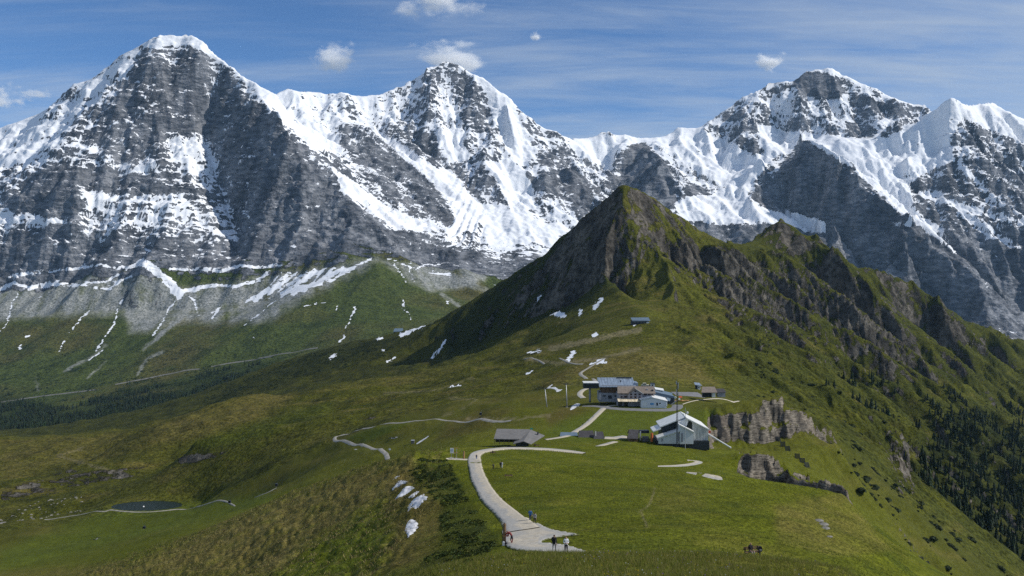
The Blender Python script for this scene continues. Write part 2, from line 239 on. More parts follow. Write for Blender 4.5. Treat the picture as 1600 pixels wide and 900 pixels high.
# solver grid: columns = bearing, rows = distance
def rows(*segs):
    r = []
    for a, b, n in segs: r.append(np.exp(np.linspace(math.log(a), math.log(b), n, endpoint=False)))
    return np.concatenate(r + [np.array([segs[-1][1]])])
US = np.linspace(-300, 1900, 441)
YS = rows((5.5, 100, 110), (100, 760, 260), (760, 2750, 300), (2750, 4650, 80), (4650, 8250, 360), (8250, 9800, 16))
NU, NY = len(US), len(YS)
def solve():
    acc = np.zeros((NY, NU)); wgt = np.zeros((NY, NU))
    ridx = np.arange(NY, dtype=float); lY = np.log(YS)
    for ln in LINES:
        a = np.array(ln, float); seg = []
        for p, q in zip(a[:-1], a[1:]):
            pu = [p[0] / p[1] * F, q[0] / q[1] * F]
            n = int(max(abs(pu[1] - pu[0]) / 2.0, abs(np.interp(math.log(q[1]), lY, ridx) - np.interp(math.log(p[1]), lY, ridx)) * 2, 2)) + 2
            t = np.linspace(0, 1, n)[:, None]; seg.append(p + (q - p) * t)
        s = np.concatenate(seg)
        cu = (s[:, 0] / s[:, 1] * F + 800 - US[0]) / (US[1] - US[0]); cr = np.interp(np.log(s[:, 1]), lY, ridx)
        iu = np.rint(cu).astype(int); ir = np.rint(cr).astype(int)
        ok = (iu >= 0) & (iu < NU) & (ir >= 0) & (ir < NY)
        np.add.at(acc, (ir[ok], iu[ok]), s[ok, 2]); np.add.at(wgt, (ir[ok], iu[ok]), 1.0)
    # pyramid
    levels = [(acc, wgt, YS, US)]
    while min(levels[-1][0].shape) > 12:
        A, Wt, yy, uu = levels[-1]
        h, w = A.shape; h2, w2 = (h + 1) // 2, (w + 1) // 2
        A2 = np.zeros((h2 * 2, w2 * 2)); W2 = np.zeros_like(A2); A2[:h, :w] = A; W2[:h, :w] = Wt
        A2 = A2.reshape(h2, 2, w2, 2).sum((1, 3)); W2 = W2.reshape(h2, 2, w2, 2).sum((1, 3))
        levels.append((A2, W2, yy[::2], uu[::2]))
    Z = None
    for k in range(len(levels) - 1, -1, -1):
        A, Wt, yy, uu = levels[k]; h, w = A.shape
        m = Wt > 0; val = np.where(m, A / np.maximum(Wt, 1e-9), 0)
        if Z is None: Z = np.full((h, w), val[m].mean())
        else:
            Z = np.repeat(np.repeat(Z, 2, 0), 2, 1)[:h, :w]
            Z = 0.25 * (Z + np.roll(Z, 1, 0) + np.roll(Z, 1, 1) + np.roll(np.roll(Z, 1, 0), 1, 1)) * 0.5 + 0.5 * Z
        Z[m] = val[m]
        dx = (uu[1] - uu[0]) / F * yy; dy = np.gradient(yy)
        wx = np.clip(dy / dx, 0.25, 4.0)[:, None]; wy = 1.0 / wx
        for it in range(160 if k else 200):
            Zp = np.pad(Z, 1, mode='edge')
            N = (wx * (Zp[1:-1, :-2] + Zp[1:-1, 2:]) + wy * (Zp[:-2, 1:-1] + Zp[2:, 1:-1])) / (2 * (wx + wy))
            Z = Z + 0.9 * (N - Z); Z[m] = val[m]
    # take the edge off the creases
    keep = np.where(m, 0.35, 0.0)
    for ln in SKY_LINES:
        a = np.array(ln)
        for p_, q_ in zip(a[:-1], a[1:]):
            s = p_ + (q_ - p_) * np.linspace(0, 1, 80)[:, None]
            iu = np.rint((s[:, 0] / s[:, 1] * F + 800 - US[0]) / (US[1] - US[0])).astype(int); ir = np.rint(np.interp(np.log(s[:, 1]), lY, ridx)).astype(int); ok = (iu >= 0) & (iu < NU)
            keep[ir[ok], iu[ok]] = 0.85
    keep[YS < 1100] = np.where(m, 0.7, 0.0)[YS < 1100]
    for it in range(6):
        Zp = np.pad(Z, 1, mode='edge')
        N = (Zp[1:-1, :-2] + Zp[1:-1, 2:] + Zp[:-2, 1:-1] + Zp[2:, 1:-1]) * 0.25
        Z = keep * Z + (1 - keep) * (0.4 * Z + 0.6 * N)
    return Z
Z0 = solve()
print('solve', round(time.time() - T0, 1))
# ------------------------------------------------------------------ terrain mesh samples (denser where the land is steep)
lYS = np.log(YS); RIDX = np.arange(NY, dtype=float)
def samp(A, u, y):
    cu = np.clip((u - US[0]) / (US[1] - US[0]), 0, NU - 1.001); cr = np.clip(np.interp(np.log(y), lYS, RIDX), 0, NY - 1.001)
    iu = cu.astype(int); ir = cr.astype(int); fu = cu - iu; fr = cr - ir
    return (A[ir, iu] * (1 - fu) + A[ir, iu + 1] * fu) * (1 - fr) + (A[ir + 1, iu] * (1 - fu) + A[ir + 1, iu + 1] * fu) * fr
_du = np.gradient(Z0, axis=1) / (US[1] - US[0]); _dy = np.gradient(Z0, axis=0) / np.gradient(YS)[:, None]
GX = _du * F / YS[:, None]; GY = _dy - _du * (US[None, :] - 800) / YS[:, None]
# how near a cell is to one of the sky lines (keeps the outlines true)
SKYM = np.zeros((NY, NU))
for ln in SKY_LINES:
    a = np.array(ln)
    for p, q in zip(a[:-1], a[1:]):
        s = p + (q - p) * np.linspace(0, 1, 60)[:, None]
        iu = np.rint((s[:, 0] / s[:, 1] * F + 800 - US[0]) / (US[1] - US[0])).astype(int); ir = np.rint(np.interp(np.log(s[:, 1]), lYS, RIDX)).astype(int)
        ok = (iu >= 0) & (iu < NU); SKYM[ir[ok], iu[ok]] = 1
for it in range(9):
    Zp = np.pad(SKYM, 1, mode='edge')
    SKYM = np.maximum(SKYM, 0.9 * np.maximum(np.maximum(Zp[1:-1, :-2], Zp[1:-1, 2:]), np.maximum(Zp[:-2, 1:-1], Zp[2:, 1:-1])))
UM = np.concatenate([np.linspace(-290, -24, 30, endpoint=False), np.linspace(-24, 1624, 825), np.linspace(1624, 1890, 31)[1:]])
NC = len(UM)
def place_rows(ya, yb, n, c, nf=1600):
    yf = np.exp(np.linspace(math.log(ya), math.log(yb), nf)) if yb / ya > 4 else np.linspace(ya, yb, nf)
    z = samp(Z0, np.repeat(UM[None], nf, 0), np.repeat(yf[:, None], NC, 1))
    v = -F * z / yf[:, None]
    dv = np.diff(v, axis=0); w = np.where(dv < 0, -dv, 0.12 * dv) + c * np.diff(np.log(yf))[:, None]
    for k in range(3):
        cs = np.cumsum(np.pad(w, ((0, 0), (13, 12)), mode='edge'), axis=1); cs = np.pad(cs, ((0, 0), (1, 0)))
        w = (cs[:, 25:] - cs[:, :-25]) / 25.0
        w = w[:, :NC]
    C = np.vstack([np.zeros((1, NC)), np.cumsum(w, axis=0)]); C /= C[-1]
    t = np.linspace(0, 1, n); out = np.empty((n, NC))
    for j in range(NC): out[:, j] = np.interp(t, C[:, j], yf)
    out[0] = ya; out[-1] = yb
    return out
B1 = place_rows(12.0, 760, 330, 160); B2 = place_rows(760, 2750, 420, 160); B3 = place_rows(2750, 9600, 600, 420)
YM = np.concatenate([B1, B2[1:], B3[1:]]); NR = len(YM)
R1, R2 = 330 - 1, 330 + 420 - 2
UU = np.repeat(UM[None], NR, 0); X = ((UU - 800) / F * YM); Y = YM
Z = samp(Z0, UU, Y); gx = samp(GX, UU, Y); gy = samp(GY, UU, Y); skym = samp(SKYM, UU, Y)
VV0 = HOR - F * Z / Y
print('mesh rows', NR, NC, round(time.time() - T0, 1))

# polygons and lines given where they lie on the land
def poly_sd(poly, u, v):
    """signed distance (positive inside) in photo pixels of points to a polygon"""
    p = np.array(poly, float); q = np.roll(p, -1, 0)
    d = np.full(u.shape, 1e9); ins = np.zeros(u.shape, bool)
    for a, b in zip(p, q):
        e = b - a; t = np.clip(((u - a[0]) * e[0] + (v - a[1]) * e[1]) / max(e @ e, 1e-9), 0, 1)
        d = np.minimum(d, (u - a[0] - t * e[0]) ** 2 + (v - a[1] - t * e[1]) ** 2)
        c = ((a[1] > v) != (b[1] > v)) & (u < (b[0] - a[0]) * (v - a[1]) / (b[1] - a[1] + 1e-12) + a[0])
        ins ^= c
    d = np.sqrt(d); return np.where(ins, d, -d)
def line_d(pts, u, v):
    p = np.array(pts, float); d = np.full(u.shape, 1e9)
    for a, b in zip(p[:-1], p[1:]):
        e = b - a; t = np.clip(((u - a[0]) * e[0] + (v - a[1]) * e[1]) / max(e @ e, 1e-9), 0, 1)
        d = np.minimum(d, (u - a[0] - t * e[0]) ** 2 + (v - a[1] - t * e[1]) ** 2)
    return np.sqrt(d)
class Paint:
    def __init__(s, rows_, warp=5.0):
        s.sl = rows_; u = UU[rows_]; v = VV0[rows_]; x = X[rows_]; y = Y[rows_]; z = Z[rows_]
        k = 1.0 / (0.012 * np.median(y))
        s.u = u + warp * fbm(x * k, (y + z) * k, 3, 91); s.v = v + warp * fbm(x * k + 50, (y + z) * k, 3, 92)
    def poly(s, A, poly, val, soft=5.0, mode='add', ylim=None):
        p = np.array(poly, float); m = (s.u > p[:, 0].min() - soft) & (s.u < p[:, 0].max() + soft) & (s.v > p[:, 1].min() - soft) & (s.v < p[:, 1].max() + soft)
        if ylim: m &= (Y[s.sl] > ylim[0]) & (Y[s.sl] < ylim[1])
        if not m.any(): return
        f = sstep(-soft, soft, poly_sd(poly, s.u[m], s.v[m]))
        A[m] = A[m] + val * f if mode == 'add' else A[m] * (1 - f) + val * f
    def line(s, A, pts, val, w=3.0, soft=2.0, ylim=None):
        p = np.array(pts, float); g = w + soft
        m = (s.u > p[:, 0].min() - g) & (s.u < p[:, 0].max() + g) & (s.v > p[:, 1].min() - g) & (s.v < p[:, 1].max() + g)
        if ylim: m &= (Y[s.sl] > ylim[0]) & (Y[s.sl] < ylim[1])
        if not m.any(): return
        f = 1 - sstep(w - soft, w + soft, line_d(pts, s.u[m], s.v[m])); A[m] = A[m] + val * f

# ------------------------------------------------------------------ relief: gullies that follow the slope, strata, hummocks
def erode_oct(px, py, gx, gy, freq, seed):
    g = np.sqrt(gx * gx + gy * gy) + 1e-6; dx_, dy_ = -gy / g, gx / g
    Xc = px * freq; Yc = py * freq; ix = np.floor(Xc); iy = np.floor(Yc)
    h = np.zeros_like(px); d = np.zeros_like(px); ws = np.zeros_like(px)
    for i in (-1, 0, 1):
        for j in (-1, 0, 1):
            cx = ix + i; cy = iy + j
            vx = Xc - cx - hash2(cx, cy, seed); vy = Yc - cy - hash2(cx, cy, seed + 5)
            w = np.exp(-(vx * vx + vy * vy) * 2.2); ph = (vx * dx_ + vy * dy_) * 5.4
            cs = np.cos(ph); h += (0.45 * cs + 0.55 * (1 - 2 * np.abs(np.sin(ph * 0.5)))) * w; d -= np.sin(ph) * w; ws += w
    return h / ws, d / ws * 5.4 * freq, dx_, dy_
def band(y, lam):       # an octave lives where it is neither coarser than the land nor finer than the mesh
    return (1 - sstep(0.085, 0.16, lam / y)) * sstep(0.0022, 0.0042, lam / y)
# strength of gullies
PB = Paint(slice(0, NR), 6.0)
K = np.zeros_like(Z)
K += (0.075 + 0.075 * sstep(5850, 6300, Y)) * sstep(4650, 4900, Y)
K += 0.045 * sstep(2600, 2800, Y) * (1 - sstep(4650, 4900, Y))
right = sstep(1000, 1060, UU + 0.0 * Y) * sstep(850, 1000, Y) + 0.35 * sstep(1120, 1180, UU) * sstep(330, 420, Y)
K = np.maximum(K, 0.24 * np.clip(right, 0, 1) * (1 - sstep(2700, 2900, Y)))
K = np.maximum(K, 0.13 * sstep(1560, 1720, Y) * (1 - sstep(2700, 2900, Y)) * sstep(560, 720, UU))
K = np.maximum(K, 0.05 * sstep(1650, 1800, Y) * (1 - sstep(2700, 2900, Y)))
K = np.maximum(K, 0.03 * sstep(120, 180, Y) * (1 - sstep(690, 720, UU)))
K = np.maximum(K, 0.025 * sstep(780, 900, Y) * (1 - sstep(820, 900, UU)))
sl0 = np.sqrt(gx * gx + gy * gy)
egx, egy = gx.copy(), gy.copy()
RID = np.zeros_like(Z)                     # ridge (+) / gully (-) signal for the materials
for o, lam in enumerate((520., 260., 130., 65., 33., 17., 9., 5.)):
    w = band(Y, lam); m = (w * K > 1e-4)
    if not m.any(): continue
    amp = (lam * K * w * np.clip(sl0, 0, 1.6) * (1.0 if lam > 300 else 1.7 if lam > 100 else 1.0) * (1 - (0.8 if lam > 60 else 0.45) * skym))[m]
    h, dh, ex, ey = erode_oct(X[m], Y[m], egx[m], egy[m], 1.0 / lam, 31 + o)
    Z[m] += amp * h; egx[m] += amp * dh * ex * 0.7; egy[m] += amp * dh * ey * 0.7; RID[m] += (K[m] > 0.02) * w[m] * h * 0.7 ** o
print('gullies', round(time.time() - T0, 1))
# strata on the big walls
TER = np.zeros_like(Z); fr = slice(R2, NR)
TER[fr] = 0.42 * sstep(4850, 4980, Y[fr])
PF = Paint(fr, 7.0); T_ = TER[fr]
PF.poly(T_, [(-300, 260), (100, 270), (370, 260), (480, 330), (620, 335), (720, 400), (720, 420), (-300, 460)], 0.55, 25)
PF.poly(T_, [(520, 200), (620, 230), (710, 330), (900, 390), (900, 420), (700, 410), (600, 340)], 0.45, 15)
PF.poly(T_, [(1480, 250), (1620, 230), (1620, 520), (1540, 460)], 0.4, 20)
PF.poly(T_, [(640, 120), (690, 92), (800, 150), (830, 250), (760, 260), (620, 200)], -0.15, 20)
def terr(z, per, t, seed, xs, ys, led=0.42, dip=None):
    s = (z + (0.05 * xs if dip is None else dip) + per * 0.9 * fbm(xs / (per * 9), ys / (per * 9), 3, seed)) / per
    k = np.floor(s); f = s - k
    gS = np.where(f < led, f * 0.3 / led * 0.55, 0.165 + (f - led) / (1 - led) * 0.835)
    return z + t * per * (gS - f)
def box_m(u0, u1, v0, v1, s=35): return sstep(u0 - s, u0 + s, UU[fr]) * (1 - sstep(u1 - s, u1 + s, UU[fr])) * sstep(v0 - s, v0 + s, VV0[fr]) * (1 - sstep(v1 - s, v1 + s, VV0[fr]))
MA = box_m(470, 730, 190, 380); MC = box_m(1400, 1950, 215, 560); MB_ = box_m(730, 1400, 60, 380)
DIPX = 0.05 * X[fr] + 0.7 * MA * (X[fr] + 980) + 0.5 * MC * (X[fr] - 3500) + 0.25 * MB_ * (X[fr] - 1000)
for per, st, sd in ((150., 0.75, 71), (48., 0.9, 72), (19., 0.8, 73)):
    Z[fr] = terr(Z[fr], per, np.clip(TER[fr] * st * (1 - 0.75 * skym[fr]) * (0.75 + 0.6 * fbm(X[fr] / 300, Y[fr] / 300, 2, sd + 9)), 0, 0.95), sd, X[fr], Y[fr], dip=DIPX)
# blocky buttresses and broken rock (varies over the face of the wall, across and up)
xf, zf = X[fr], Z[fr] + 0.25 * Y[fr]; slf = np.clip(sl0[fr], 0.3, 1.7) * sstep(4800, 4980, Y[fr]) * (1 - 0.6 * skym[fr])
wx_ = 60 * fbm(xf / 260, zf / 260, 2, 45)
blk = 46 * fbm((xf + wx_) / 210, zf / 150, 4, 46, 0.55) + 22 * np.abs(perlin((xf + wx_) / 75, zf / 55, 47)) + 9 * fbm(xf / 30, zf / 22, 3, 48, 0.6)
Z[fr] += slf * blk
# crags of the near cliffs and of the grassy peak: rock ribs
md = slice(0, R2 + 1); Xm, Ym, Um = X[md], Y[md], UU[md]
CR = np.zeros_like(Xm); PM = Paint(md, 4.0)
PM.poly(CR, [(1105, 640), (1200, 606), (1295, 630), (1315, 690), (1215, 700), (1112, 696)], 1.0, 6, ylim=(500, 760))
PM.poly(CR, [(1160, 700), (1220, 705), (1230, 738), (1330, 740), (1335, 790), (1150, 775)], 1.0, 5, ylim=(335, 560))
PM.poly(CR, [(1385, 700), (1425, 705), (1430, 770), (1400, 770)], 0.8, 6, ylim=(700, 1000))
PM.poly(CR, [(940, 330), (1000, 320), (1100, 420), (1200, 460), (1120, 520), (960, 440)], 0.35, 12, ylim=(1400, 2100))
PM.poly(CR, [(1060, 390), (1180, 400), (1290, 400), (1400, 520), (1480, 590), (1350, 600), (1180, 560), (1110, 470)], 0.6, 20, ylim=(1000, 2300))
PM.poly(CR, [(1270, 470), (1440, 560), (1590, 620), (1500, 600), (1330, 520)], 0.4, 15, ylim=(1000, 2400))
CR = np.clip(CR, 0, 1) * (1 - 0.85 * skym[md] * sstep(900, 1100, Ym))
rib = np.abs(perlin(Xm / 11 + 0.5 * fbm(Xm / 20, Ym / 20, 2, 5), Ym / 34, 61)); rib2 = np.abs(perlin(Xm / 4.5, Ym / 13, 62))
Z[md] += CR * np.clip(sl0[md], 0.2, 1.5) * (9.0 * (0.35 - rib) + 3.5 * (0.3 - rib2)) * np.clip(Ym / 700, 0.6, 2.0)
ncr = 1 - sstep(700, 820, Ym)
for per, st, sd in ((26., 0.9, 81), (9., 0.8, 82)):
    Z[md] = terr(Z[md], per, CR * st * (0.12 + 0.88 * ncr), sd, Xm, Ym, 0.5)
# hummocks in the bowl, terracettes on the flank, small swells on the meadow
bowl = sstep(430, 560, Ym) * (1 - sstep(800, 880, Um + 0 * Ym)) * (1 - sstep(2400, 2700, Ym))
pondm = 1 - np.exp(-(((Xm + 330) / 75) ** 2 + ((Ym - 800) / 60) ** 2))
Z[md] += bowl * pondm * (8.5 * fbm(Xm / 95, Ym / 75, 3, 21) + 2.2 * fbm(Xm / 22, Ym / 18, 3, 22)) * np.clip(Ym / 900, 0.5, 1.3)
Z[md] += 1.5 * sstep(790, 900, Ym) * sstep(800, 880, Um) * (1 - CR) * fbm(Xm / 60, Ym / 50, 3, 23)
flank = sstep(85, 120, Ym) * (1 - sstep(430, 520, Ym)) * sstep(6, 16, -Xm - 0.03 * Ym)
Z[md] += flank * (1.6 * fbm(Xm / 16, Ym / 12, 3, 24) + 0.8 * np.abs(perlin(Xm / 2.6, Ym / 3.6 + 0.6 * Z[md] / 3, 25)) + 0.5 * fbm(Xm / 3.2, Ym / 3.2, 2, 28))
near = (1 - sstep(380, 460, Ym)) * (1 - flank)
Z[md] += near * (0.45 * fbm(Xm / 24, Ym / 24, 2, 26) * sstep(20, 60, Ym) + 0.07 * fbm(Xm / 2.2, Ym / 2.2, 3, 27))
# the pond basin
pd = ((Xm + 331) / 31.0) ** 2 + ((Ym - 800.5) / (17.0)) ** 2
Z[md] = np.where(pd < 2.2, Z[md] * (1 - sstep(2.2, 1.35, pd)) + sstep(2.2, 1.35, pd) * (-211.4 - 2.2 * sstep(1.12, 0.8, pd)), Z[md])
# final slopes
def grads(Z):
    du = np.gradient(Z, axis=1) / np.gradient(UM)[None]; dyu = np.gradient(Y, axis=1) / np.gradient(UM)[None]
    dr = np.gradient(Z, axis=0); dyr = np.gradient(Y, axis=0)
    zy_u = dr / np.maximum(dyr, 1e-6)              # dz/dy along a bearing
    zu_y = du - zy_u * dyu                         # dz/du at fixed y
    return zu_y * F / Y, zy_u - zu_y * (UU - 800) / Y
fgx, fgy = grads(Z); SL = np.sqrt(fgx ** 2 + fgy ** 2)
VV = HOR - F * Z / Y
print('relief', round(time.time() - T0, 1))
# ------------------------------------------------------------------ what covers the land: snow, rock, scree, grass
SNOW = np.full_like(Z, -3.0); ROCK = np.full_like(Z, -1.0); COL = np.zeros(Z.shape + (3,), np.float32)
PF = Paint(fr, 4.0); PF.v = PF.v - VV0[fr] + VV[fr]      # follow the finished relief
x, y, z, sl = X[fr], Y[fr], Z[fr], SL[fr]
n1 = fbm(x / 160, (y + z) / 160, 4, 101); n2 = fbm(x / 30, (y + 1.4 * z) / 22, 3, 102)
bias = np.zeros_like(z); A = lambda poly, val, soft=6.0: PF.poly(bias, poly, val, soft)
bias += 0.5 * sstep(350, 1500, z) - 2.6 * (1 - sstep(-20, 330, z))
bias += 0.35 * sstep(6000, 6600, y)
# first peak
A([(215, 75), (200, 118), (130, 165), (60, 270), (0, 305), (-300, 340), (-300, 280), (0, 200), (85, 165), (130, 140), (190, 88)], 1.1)
A([(222, 70), (265, 52), (292, 49), (325, 68), (345, 95), (318, 78), (290, 68), (245, 74)], 3.0, 3)
A([(322, 66), (400, 128), (432, 147), (480, 205), (440, 172), (380, 126), (335, 90)], 1.6, 3)
A([(215, 82), (330, 84), (335, 200), (260, 208), (205, 255), (135, 215), (190, 130)], -0.9, 10)
A([(255, 218), (305, 205), (347, 248), (330, 275), (265, 250)], 1.5)
A([(190, 262), (235, 255), (312, 268), (300, 290), (215, 276)], 1.1)
A([(0, 328), (50, 334), (104, 346), (60, 353), (0, 351), (-300, 380), (-300, 355)], 1.9, 4)
A([(118, 298), (150, 296), (182, 312), (150, 320)], 1.5, 4)
A([(205, 308), (275, 298), (300, 320), (250, 330)], 1.2, 5)
A([(0, 262), (95, 255), (200, 270), (300, 272), (300, 300), (200, 306), (130, 296), (118, 345), (20, 325), (0, 305)], -1.3)
A([(140, 318), (300, 325), (330, 372), (200, 392), (130, 365)], 0.75, 15)
A([(-300, 360), (0, 355), (120, 352), (200, 395), (370, 380), (370, 425), (0, 430), (-300, 440)], 0.35, 10)
A([(340, 128), (372, 140), (402, 160), (470, 238), (520, 300), (600, 345), (600, 402), (380, 412), (362, 300), (322, 205)], -1.5)
A([(375, 395), (460, 375), (470, 392), (380, 408)], 1.6, 4); A([(300, 268), (350, 255), (360, 285), (320, 285)], 1.0, 6)
A([(520, 262), (560, 290), (605, 325), (690, 358), (640, 357), (590, 342), (535, 298)], 3.2, 4)
A([(470, 320), (500, 318), (500, 326), (472, 328)], 2.2, 3)
A([(425, 165), (520, 232), (600, 330), (560, 330), (478, 250)], -0.3)
A([(340, 128), (385, 150), (400, 250), (420, 330), (385, 405), (362, 300), (322, 205)], 0.75)
# glacier basin and tongue, second peak
A([(432, 165), (470, 183), (500, 203), (530, 214), (525, 240), (492, 232), (462, 205), (438, 186)], 3.5, 5)
A([(430, 146), (600, 148), (640, 180), (560, 195), (470, 178)], 0.7, 8)
A([(598, 212), (640, 235), (682, 262), (705, 268), (722, 292), (748, 318), (752, 342), (700, 374), (712, 340), (702, 312), (660, 270), (612, 228)], 3.6, 4)
A([(752, 320), (795, 328), (850, 352), (872, 372), (868, 388), (830, 374), (775, 354), (755, 342)], 3.6, 4)
A([(700, 352), (760, 345), (870, 385), (860, 402), (760, 395), (690, 385)], 0.9, 6)
A([(680, 204), (712, 210), (728, 232), (730, 248), (702, 254), (686, 226)], 3.2, 4)
A([(757, 254), (800, 254), (830, 282), (836, 320), (800, 328), (782, 292)], 3.4, 4)
A([(735, 108), (786, 142), (800, 158), (832, 238), (806, 252), (782, 205), (757, 142)], 2.4, 5)
A([(692, 94), (702, 140), (722, 195), (735, 215), (700, 215), (660, 205), (672, 160), (685, 120)], 0.9, 8)
A([(700, 115), (735, 125), (770, 190), (775, 215), (740, 200)], -0.9, 8)
A([(600, 200), (660, 215), (690, 250), (720, 290), (690, 270), (640, 235)], -0.5)
A([(835, 240), (880, 240), (930, 300), (920, 330), (860, 300)], -1.0, 8)
A([(540, 220), (610, 235), (690, 300), (705, 350), (640, 340), (570, 290)], -0.9, 8)
A([(845, 300), (890, 310), (905, 350), (870, 360)], 0.5, 6)
# saddle, third peak, its dark buttress
A([(888, 214), (1012, 213), (985, 225), (962, 236), (955, 262), (930, 255), (898, 235)], 3.2, 4)
A([(1015, 213), (1048, 206), (1062, 197), (1092, 200), (1120, 215), (1180, 245), (1215, 240), (1190, 268), (1165, 305), (1090, 268), (1042, 228)], 3.2, 5)
A([(1085, 228), (1125, 235), (1118, 250), (1088, 244)], -2.6, 5)
A([(985, 228), (1010, 225), (1045, 262), (1058, 318), (1040, 330), (965, 300)], -3.2, 5)
A([(1052, 318), (1090, 302), (1150, 300), (1200, 330), (1290, 352), (1292, 366), (1240, 352), (1180, 346), (1110, 352), (1065, 338)], 3.0, 5)
A([(1075, 292), (1120, 300), (1105, 312), (1070, 305)], -2.2, 5)
A([(1080, 352), (1190, 350), (1200, 380), (1100, 380)], -1.0, 6)
A([(1238, 124), (1262, 112), (1285, 118), (1320, 140), (1300, 155), (1250, 146)], -3.4, 5)
A([(1262, 106), (1290, 108), (1300, 100), (1312, 106), (1360, 134), (1345, 134), (1310, 116), (1290, 112)], 3.0, 3)
A([(1170, 145), (1240, 140), (1330, 160), (1330, 215), (1180, 190)], 0.55, 10)
A([(1100, 190), (1155, 155), (1180, 200), (1190, 240), (1150, 228), (1105, 215)], -0.5, 8)
A([(1330, 150), (1400, 160), (1460, 172), (1400, 182), (1350, 178)], -0.9, 6)
A([(1320, 190), (1365, 195), (1370, 218), (1330, 215)], -1.4, 5)
A([(1185, 196), (1250, 210), (1300, 215), (1320, 225), (1260, 216), (1200, 242), (1190, 225)], 2.8, 4)
A([(1255, 214), (1300, 222), (1380, 218), (1440, 190), (1482, 205), (1492, 250), (1445, 268), (1420, 290), (1432, 330), (1482, 366), (1502, 402), (1470, 379), (1420, 344), (1372, 302), (1330, 264)], 2.6, 4)
A([(1438, 186), (1487, 148), (1512, 162), (1548, 156), (1600, 184), (1700, 235), (1700, 270), (1600, 222), (1548, 200), (1505, 182), (1484, 218), (1440, 236)], 2.2, 3)
A([(1250, 215), (1270, 228), (1322, 270), (1362, 316), (1420, 350), (1472, 385), (1530, 432), (1550, 480), (1545, 520), (1430, 475), (1300, 402), (1235, 342), (1205, 300), (1222, 250)], -1.7, 6)
A([(1225, 328), (1292, 346), (1290, 362), (1255, 362)], 6.5, 4)
A([(1395, 345), (1425, 348), (1425, 356), (1400, 354)], 5.0, 3)
A([(1395, 185), (1412, 190), (1425, 232), (1405, 240)], -0.8, 4)
A([(1500, 190), (1560, 255), (1600, 300), (1700, 380), (1700, 540), (1560, 480), (1500, 380), (1480, 290)], 0.05, 12)
for ln, w in (([(1440, 300), (1500, 320), (1600, 350)], 6), ([(1500, 330), (1560, 370), (1600, 392)], 6), ([(1540, 445), (1575, 452), (1600, 470)], 6), ([(1500, 255), (1540, 300), (1600, 340)], 4), ([(1560, 400), (1600, 430)], 7)):
    PF.line(bias, ln, 2.2, w, 4)
rock_face = sstep(4850, 4960, y)
def streak(dip, la, lc, seed):
    k = 1 / math.sqrt(1 + dip * dip); return fbm((x - dip * z) * k / la, (z + dip * x + 0.1 * y) * k / lc, 3, seed)
n4 = fbm(x / 13, (y + z) / 10, 2, 104); mE = np.clip(1 - MA - MB_ - MC, 0, 1)
n3 = mE * streak(0.07, 80, 11, 103) + MA * streak(0.85, 110, 14, 105) + MC * streak(0.5, 95, 13, 106)
n3 += MB_ * fbm((x + 0.35 * z + 40 * n1) / 20, z / 170, 3, 107)
bias -= 0.8 * (1 - sstep(450, 1100, z)) * sstep(5900, 6300, y) + 0.75 * MA
s = 1.15 * (1.05 + 0.42 * (1 - sstep(5900, 6400, y)) - np.clip(sl, 0, 2.4)) + 1.5 * n1 + (2.4 - 1.0 * MB_) * n2 + (1.5 + 1.3 * np.clip(TER[fr], 0, 1)) * n3 + 0.8 * n4 + bias - 0.5 * np.clip(RID[fr], -1, 1) * (sl > 0.5)
s = np.where(y > 4800, s, -3.0)
# snow tongues, cones and bands at the foot of the wall and in the gullies below it
foot = np.full_like(s, -3.0)
FL = lambda pts, w, soft=2.0: PF.line(foot, pts, 5.0, w * 0.76, soft)
FL([(15, 431), (60, 425), (100, 421), (150, 415), (200, 419), (222, 409), (240, 420), (262, 436), (278, 452)], 5.0, 3)
FL([(225, 412), (250, 428), (268, 445), (282, 462)], 9.0, 4)
FL([(0, 452), (22, 442), (45, 449), (90, 440)], 4.5); FL([(45, 452), (100, 443), (170, 452), (185, 440), (205, 432)], 3.2)
FL([(135, 442), (165, 441), (185, 430)], 3.6); FL([(270, 458), (300, 452), (345, 445), (360, 448), (400, 440), (415, 428)], 5.5, 3)
FL([(265, 421), (320, 420), (345, 424), (375, 415), (405, 417), (440, 415)], 4.0)
for a in range(9):
    x0 = 440 + a * 13 - (a > 5) * 8; FL([(x0, 427 - a * 1.3), (x0 - 24 - (a * 37 % 17), 450 - a * 1.0), (x0 - 44 - (a * 53 % 29), 474 - a * 2.5)], 2.4 + (a * 29 % 3), 2.0)
FL([(520, 428), (545, 418), (560, 414), (580, 405)], 3.0); FL([(515, 440), (540, 424), (552, 420)], 3.2)
FL([(615, 413), (625, 425), (635, 440)], 2.6); FL([(628, 413), (650, 420), (665, 414), (690, 412)], 2.6); FL([(640, 422), (647, 440)], 2.4); FL([(670, 426), (705, 428)], 2.6)
FL([(190, 470), (184, 485), (178, 505), (168, 520), (150, 548)], 2.6); FL([(282, 465), (265, 480), (255, 502), (238, 525)], 2.2)
FL([(30, 455), (20, 470), (10, 508), (0, 520)], 2.2); FL([(140, 485), (120, 505), (105, 525), (92, 550)], 1.8); FL([(165, 545), (140, 562)], 2.2)
FL([(295, 462), (305, 475), (310, 490)], 3.0); FL([(330, 490), (345, 480), (330, 500)], 2.6); FL([(430, 470), (405, 490), (380, 510)], 2.0)
FL([(555, 480), (549, 495), (541, 510)], 2.6); FL([(530, 470), (525, 485)], 2.0); FL([(538, 525), (532, 532)], 2.6); FL([(475, 478), (510, 472)], 1.8)
FL([(630, 470), (632, 478)], 2.6); FL([(628, 482), (640, 490), (643, 500)], 1.8); FL([(697, 470), (700, 474)], 3); FL([(33, 540), (32, 545)], 3.2); FL([(40, 526), (50, 524)], 2); FL([(395, 525), (398, 528)], 2)
